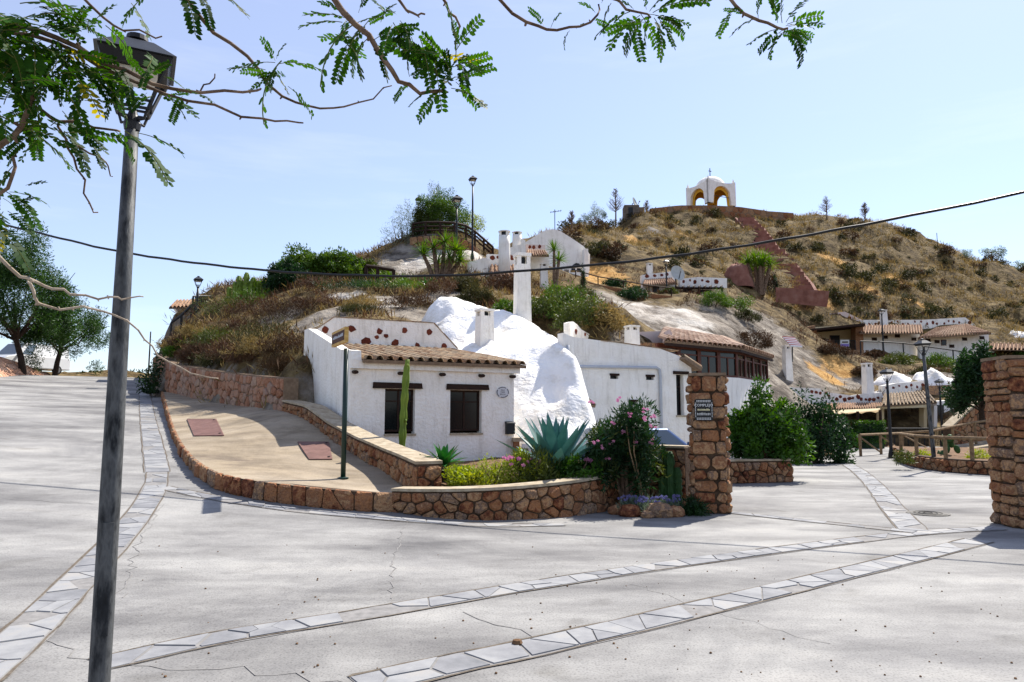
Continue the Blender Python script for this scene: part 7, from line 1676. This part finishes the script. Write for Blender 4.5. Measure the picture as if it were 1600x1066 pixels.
LA = (2.2, .4, 4.5); LB = (4.2, .7, 5.1); LC = (6.6, .9, 5.3); LD = (2.2, 1.2, 4.2)
branch([(270, -40), (300, 10), (345, 62), (400, 100), (412, 128), (450, 158), (490, 168), (530, 168), (570, 158), (612, 132)], .016, .004, 3.3, 3.5, LA, seed=1)
branch([(505, -30), (545, 30), (590, 62), (606, 105), (632, 130), (665, 142), (700, 143)], .022, .010, 2.9, 3.1, LB, seed=2)
branch([(600, -30), (628, 12), (650, 24), (665, 20)], .012, .006, 3.2, 3.2, LB, seed=3); branch([(675, -30), (700, 18), (715, 30), (712, 60)], .012, .006, 3.1, 3.2, LB, seed=4)
branch([(740, -40), (790, 14), (835, 38), (862, 46), (900, 47), (925, 30), (940, 5)], .013, .006, 3.1, 3.2, LB, seed=5); branch([(930, -30), (958, 0), (985, 18), (1020, 26)], .013, .006, 3.2, 3.2, LC, seed=6); branch([(1120, -30), (1140, 2), (1175, 28), (1210, 40), (1228, 46)], .014, .008, 3.2, 3.2, LC, seed=7)
branch([(90, -40), (135, 0), (165, 35), (205, 50), (252, 60)], .012, .005, 3.1, 3.3, LD, seed=8); branch([(-60, 10), (40, 40), (110, 68), (180, 104), (255, 138), (330, 146), (395, 142), (410, 138)], .020, .006, 2.9, 3.2, LD, seed=9)
branch([(-60, 30), (30, 55), (110, 75), (170, 112), (240, 142), (310, 160), (400, 186), (440, 186), (475, 192)], .016, .005, 3.0, 3.3, LD, seed=10); branch([(-60, 240), (0, 232), (22, 205), (55, 165), (45, 120), (5, 50)], .020, .012, 2.9, 3.0, LD, seed=11)
branch([(55, 165), (90, 190), (120, 192), (150, 200), (185, 203)], .012, .006, 3.0, 3.1, seed=12); branch([(90, 190), (105, 225), (118, 255), (132, 290), (138, 325), (152, 333)], .008, .004, 3.0, 3.1, seed=13); branch([(118, 225), (150, 245), (168, 258), (176, 278)], .007, .003, 3.05, 3.1, seed=14)
branch([(-80, 340), (0, 396), (22, 425), (48, 440), (78, 447), (110, 460), (140, 465), (180, 464), (198, 467), (222, 462)], .020, .006, 2.9, 3.2, (1.5, 1.2, 3.2), 'bark_pale', seed=15) if False else None
M['bark_pale'] = mat('pale_grey_twig', ['7a6a58', 'a39482', 'b7a896'], 10, .8, .4, 60)
branch([(-80, 340), (0, 396), (22, 425), (48, 440), (78, 447), (110, 460), (140, 465), (180, 464), (198, 467), (222, 462)], .013, .004, 2.9, 3.2, (1.2, .9, 3.0), 'bark_pale', seed=15)
branch([(46, 440), (52, 462), (62, 478), (85, 484), (120, 480), (150, 482), (190, 497), (220, 522), (242, 548), (270, 572), (310, 586), (340, 592)], .009, .0035, 2.95, 3.4, None, 'bark_pale', seed=16)
branch([(310, 143), (322, 132), (342, 122)], .006, .004, 3.15, 3.2, seed=17); branch([(-40, 330), (5, 300), (30, 270), (20, 240)], .012, .008, 2.9, 2.9, seed=18)
# leaves: sprays that match the tufts in view
for i, a in enumerate(((205, 5, 215, 60), (232, -10, 205, 45), (285, -20, 288, 55), (320, -20, 375, 28), (312, -10, 318, 42), (165, 40, 200, 108), (430, 95, 402, 68), (430, 98, 372, 120), (435, 100, 500, 118), (440, 95, 415, 190), (450, 135, 475, 185), (425, 110, 440, 150), (432, 92, 450, 70), (430, 118, 400, 150))): aimed(*a[:2], 3.3, *a[2:], seed=50+i)
for i, a in enumerate(((545, 30, 478, 38), (540, 25, 500, 5), (550, 40, 505, 132), (575, 60, 552, 120), (580, 65, 590, 125), (535, 35, 475, 55), (590, 55, 622, 62), (600, 20, 575, 0), (585, 62, 650, 50), (610, 70, 645, 58), (600, 28, 560, 45), (570, 45, 545, 75), (560, 20, 590, -10), (595, 35, 620, 5))): aimed(*a[:2], 3.0, *a[2:], seed=80+i)
for i, a in enumerate(((700, 120, 610, 82), (705, 115, 655, 68), (712, 90, 680, 18), (712, 80, 760, 40), (712, 125, 772, 118), (705, 138, 752, 172), (690, 140, 668, 192), (680, 140, 645, 168), (640, 128, 622, 160), (700, 110, 735, 90), (700, 100, 665, 92), (712, 128, 735, 172), (690, 120, 650, 108), (708, 105, 765, 100), (715, 75, 700, 40), (700, 130, 690, 85), (640, 120, 650, 75))): aimed(*a[:2], 3.05, *a[2:], seed=110+i)
for i, a in enumerate(((850, 40, 822, 20), (860, 46, 880, 25), (890, 48, 883, 78), (900, 45, 925, 40), (930, 20, 905, 5), (940, 5, 960, -15), (925, 30, 950, 48), (955, 5, 950, 52), (985, 18, 942, 68), (1000, 24, 968, 85), (1010, 26, 978, 90), (1015, 28, 1015, 72), (1022, 28, 1028, 88), (1028, 28, 1042, 76), (1030, 26, 1065, 62), (1030, 25, 1070, 48), (1020, 20, 1105, 12), (1015, 18, 1060, -8), (1010, 15, 1020, -25), (990, 15, 965, 2), (1000, 20, 1012, 72))): aimed(*a[:2], 3.2, *a[2:], seed=140+i)
for i, a in enumerate(((1150, 12, 1134, 60), (1165, 22, 1132, 22), (1180, 30, 1148, 58), (1185, 30, 1200, -10), (1225, 45, 1178, 72), (1222, 48, 1195, 88), (1225, 50, 1205, 90), (1230, 46, 1248, 102), (1235, 45, 1255, 80), (1232, 42, 1282, 52), (1230, 38, 1285, 36), (1228, 35, 1270, 8), (1222, 36, 1240, -10), (1215, 36, 1198, 2), (1215, 30, 1225, -20), (1240, 44, 1262, 68))): aimed(*a[:2], 3.2, *a[2:], seed=180+i)
for i, a in enumerate(((118, 92, 155, 155), (135, 100, 175, 195), (190, 110, 195, 165), (200, 130, 165, 185), (180, 205, 202, 255), (195, 205, 245, 288), (215, 208, 272, 252), (255, 145, 275, 190), (285, 150, 278, 192), (255, 120, 282, 140), (290, 140, 322, 168), (230, 145, 212, 175), (225, 125, 265, 105), (60, 205, 20, 248), (30, 235, 18, 262), (85, 200, 110, 260), (100, 205, 130, 270), (130, 215, 152, 262), (110, 195, 150, 245), (45, 215, 60, 250), (20, 150, 5, 145), (45, 175, 10, 190), (110, 60, 140, 15), (140, 45, 185, 18), (90, 80, 60, 128), (70, 60, 108, 130), (40, 290, 70, 292), (15, 300, 65, 330), (10, 300, 50, 355), (5, 310, 30, 350), (20, 260, 2, 330), (30, 320, 60, 310), (12, 330, 40, 372), (25, 312, 50, 330))): aimed(*a[:2], 3.05, *a[2:], seed=220+i)
spray(35, 20, 2.9, 13, .25, 1, sr=45); spray(100, 25, 3.0, 9, .24, 2, sr=42); spray(60, 80, 2.95, 10, .24, 3, sr=38); spray(15, 110, 2.9, 12, .26, 4, sr=28); spray(110, 105, 3.0, 8, .24, 5, sr=24); spray(15, 180, 2.95, 8, .25, 6, sr=25); spray(70, 205, 3.0, 7, .22, 7, sr=24); spray(5, 340, 3.0, 7, .22, 8, sr=22); spray(250, 150, 3.15, 3, .18, 9, sr=16); spray(-30, 60, 2.9, 14, .27, 10, sr=40)

spray(555, 45, 3.0, 6, .2, 21, sr=22); spray(640, 70, 3.05, 4, .19, 22, sr=18); spray(695, 105, 3.05, 8, .2, 23, sr=24); spray(605, 25, 3.0, 5, .18, 24, sr=22); spray(430, 108, 3.3, 5, .15, 25, sr=16); spray(1005, 28, 3.2, 4, .18, 26, sr=14); spray(1225, 45, 3.2, 4, .17, 27, sr=12); spray(215, 100, 3.1, 6, .2, 28, sr=28); spray(150, 130, 3.05, 5, .2, 29, sr=34); spray(100, 150, 3.0, 5, .22, 30, sr=34); spray(20, 60, 2.9, 7, .25, 31, sr=40); spray(85, 60, 2.95, 5, .24, 32, sr=38)
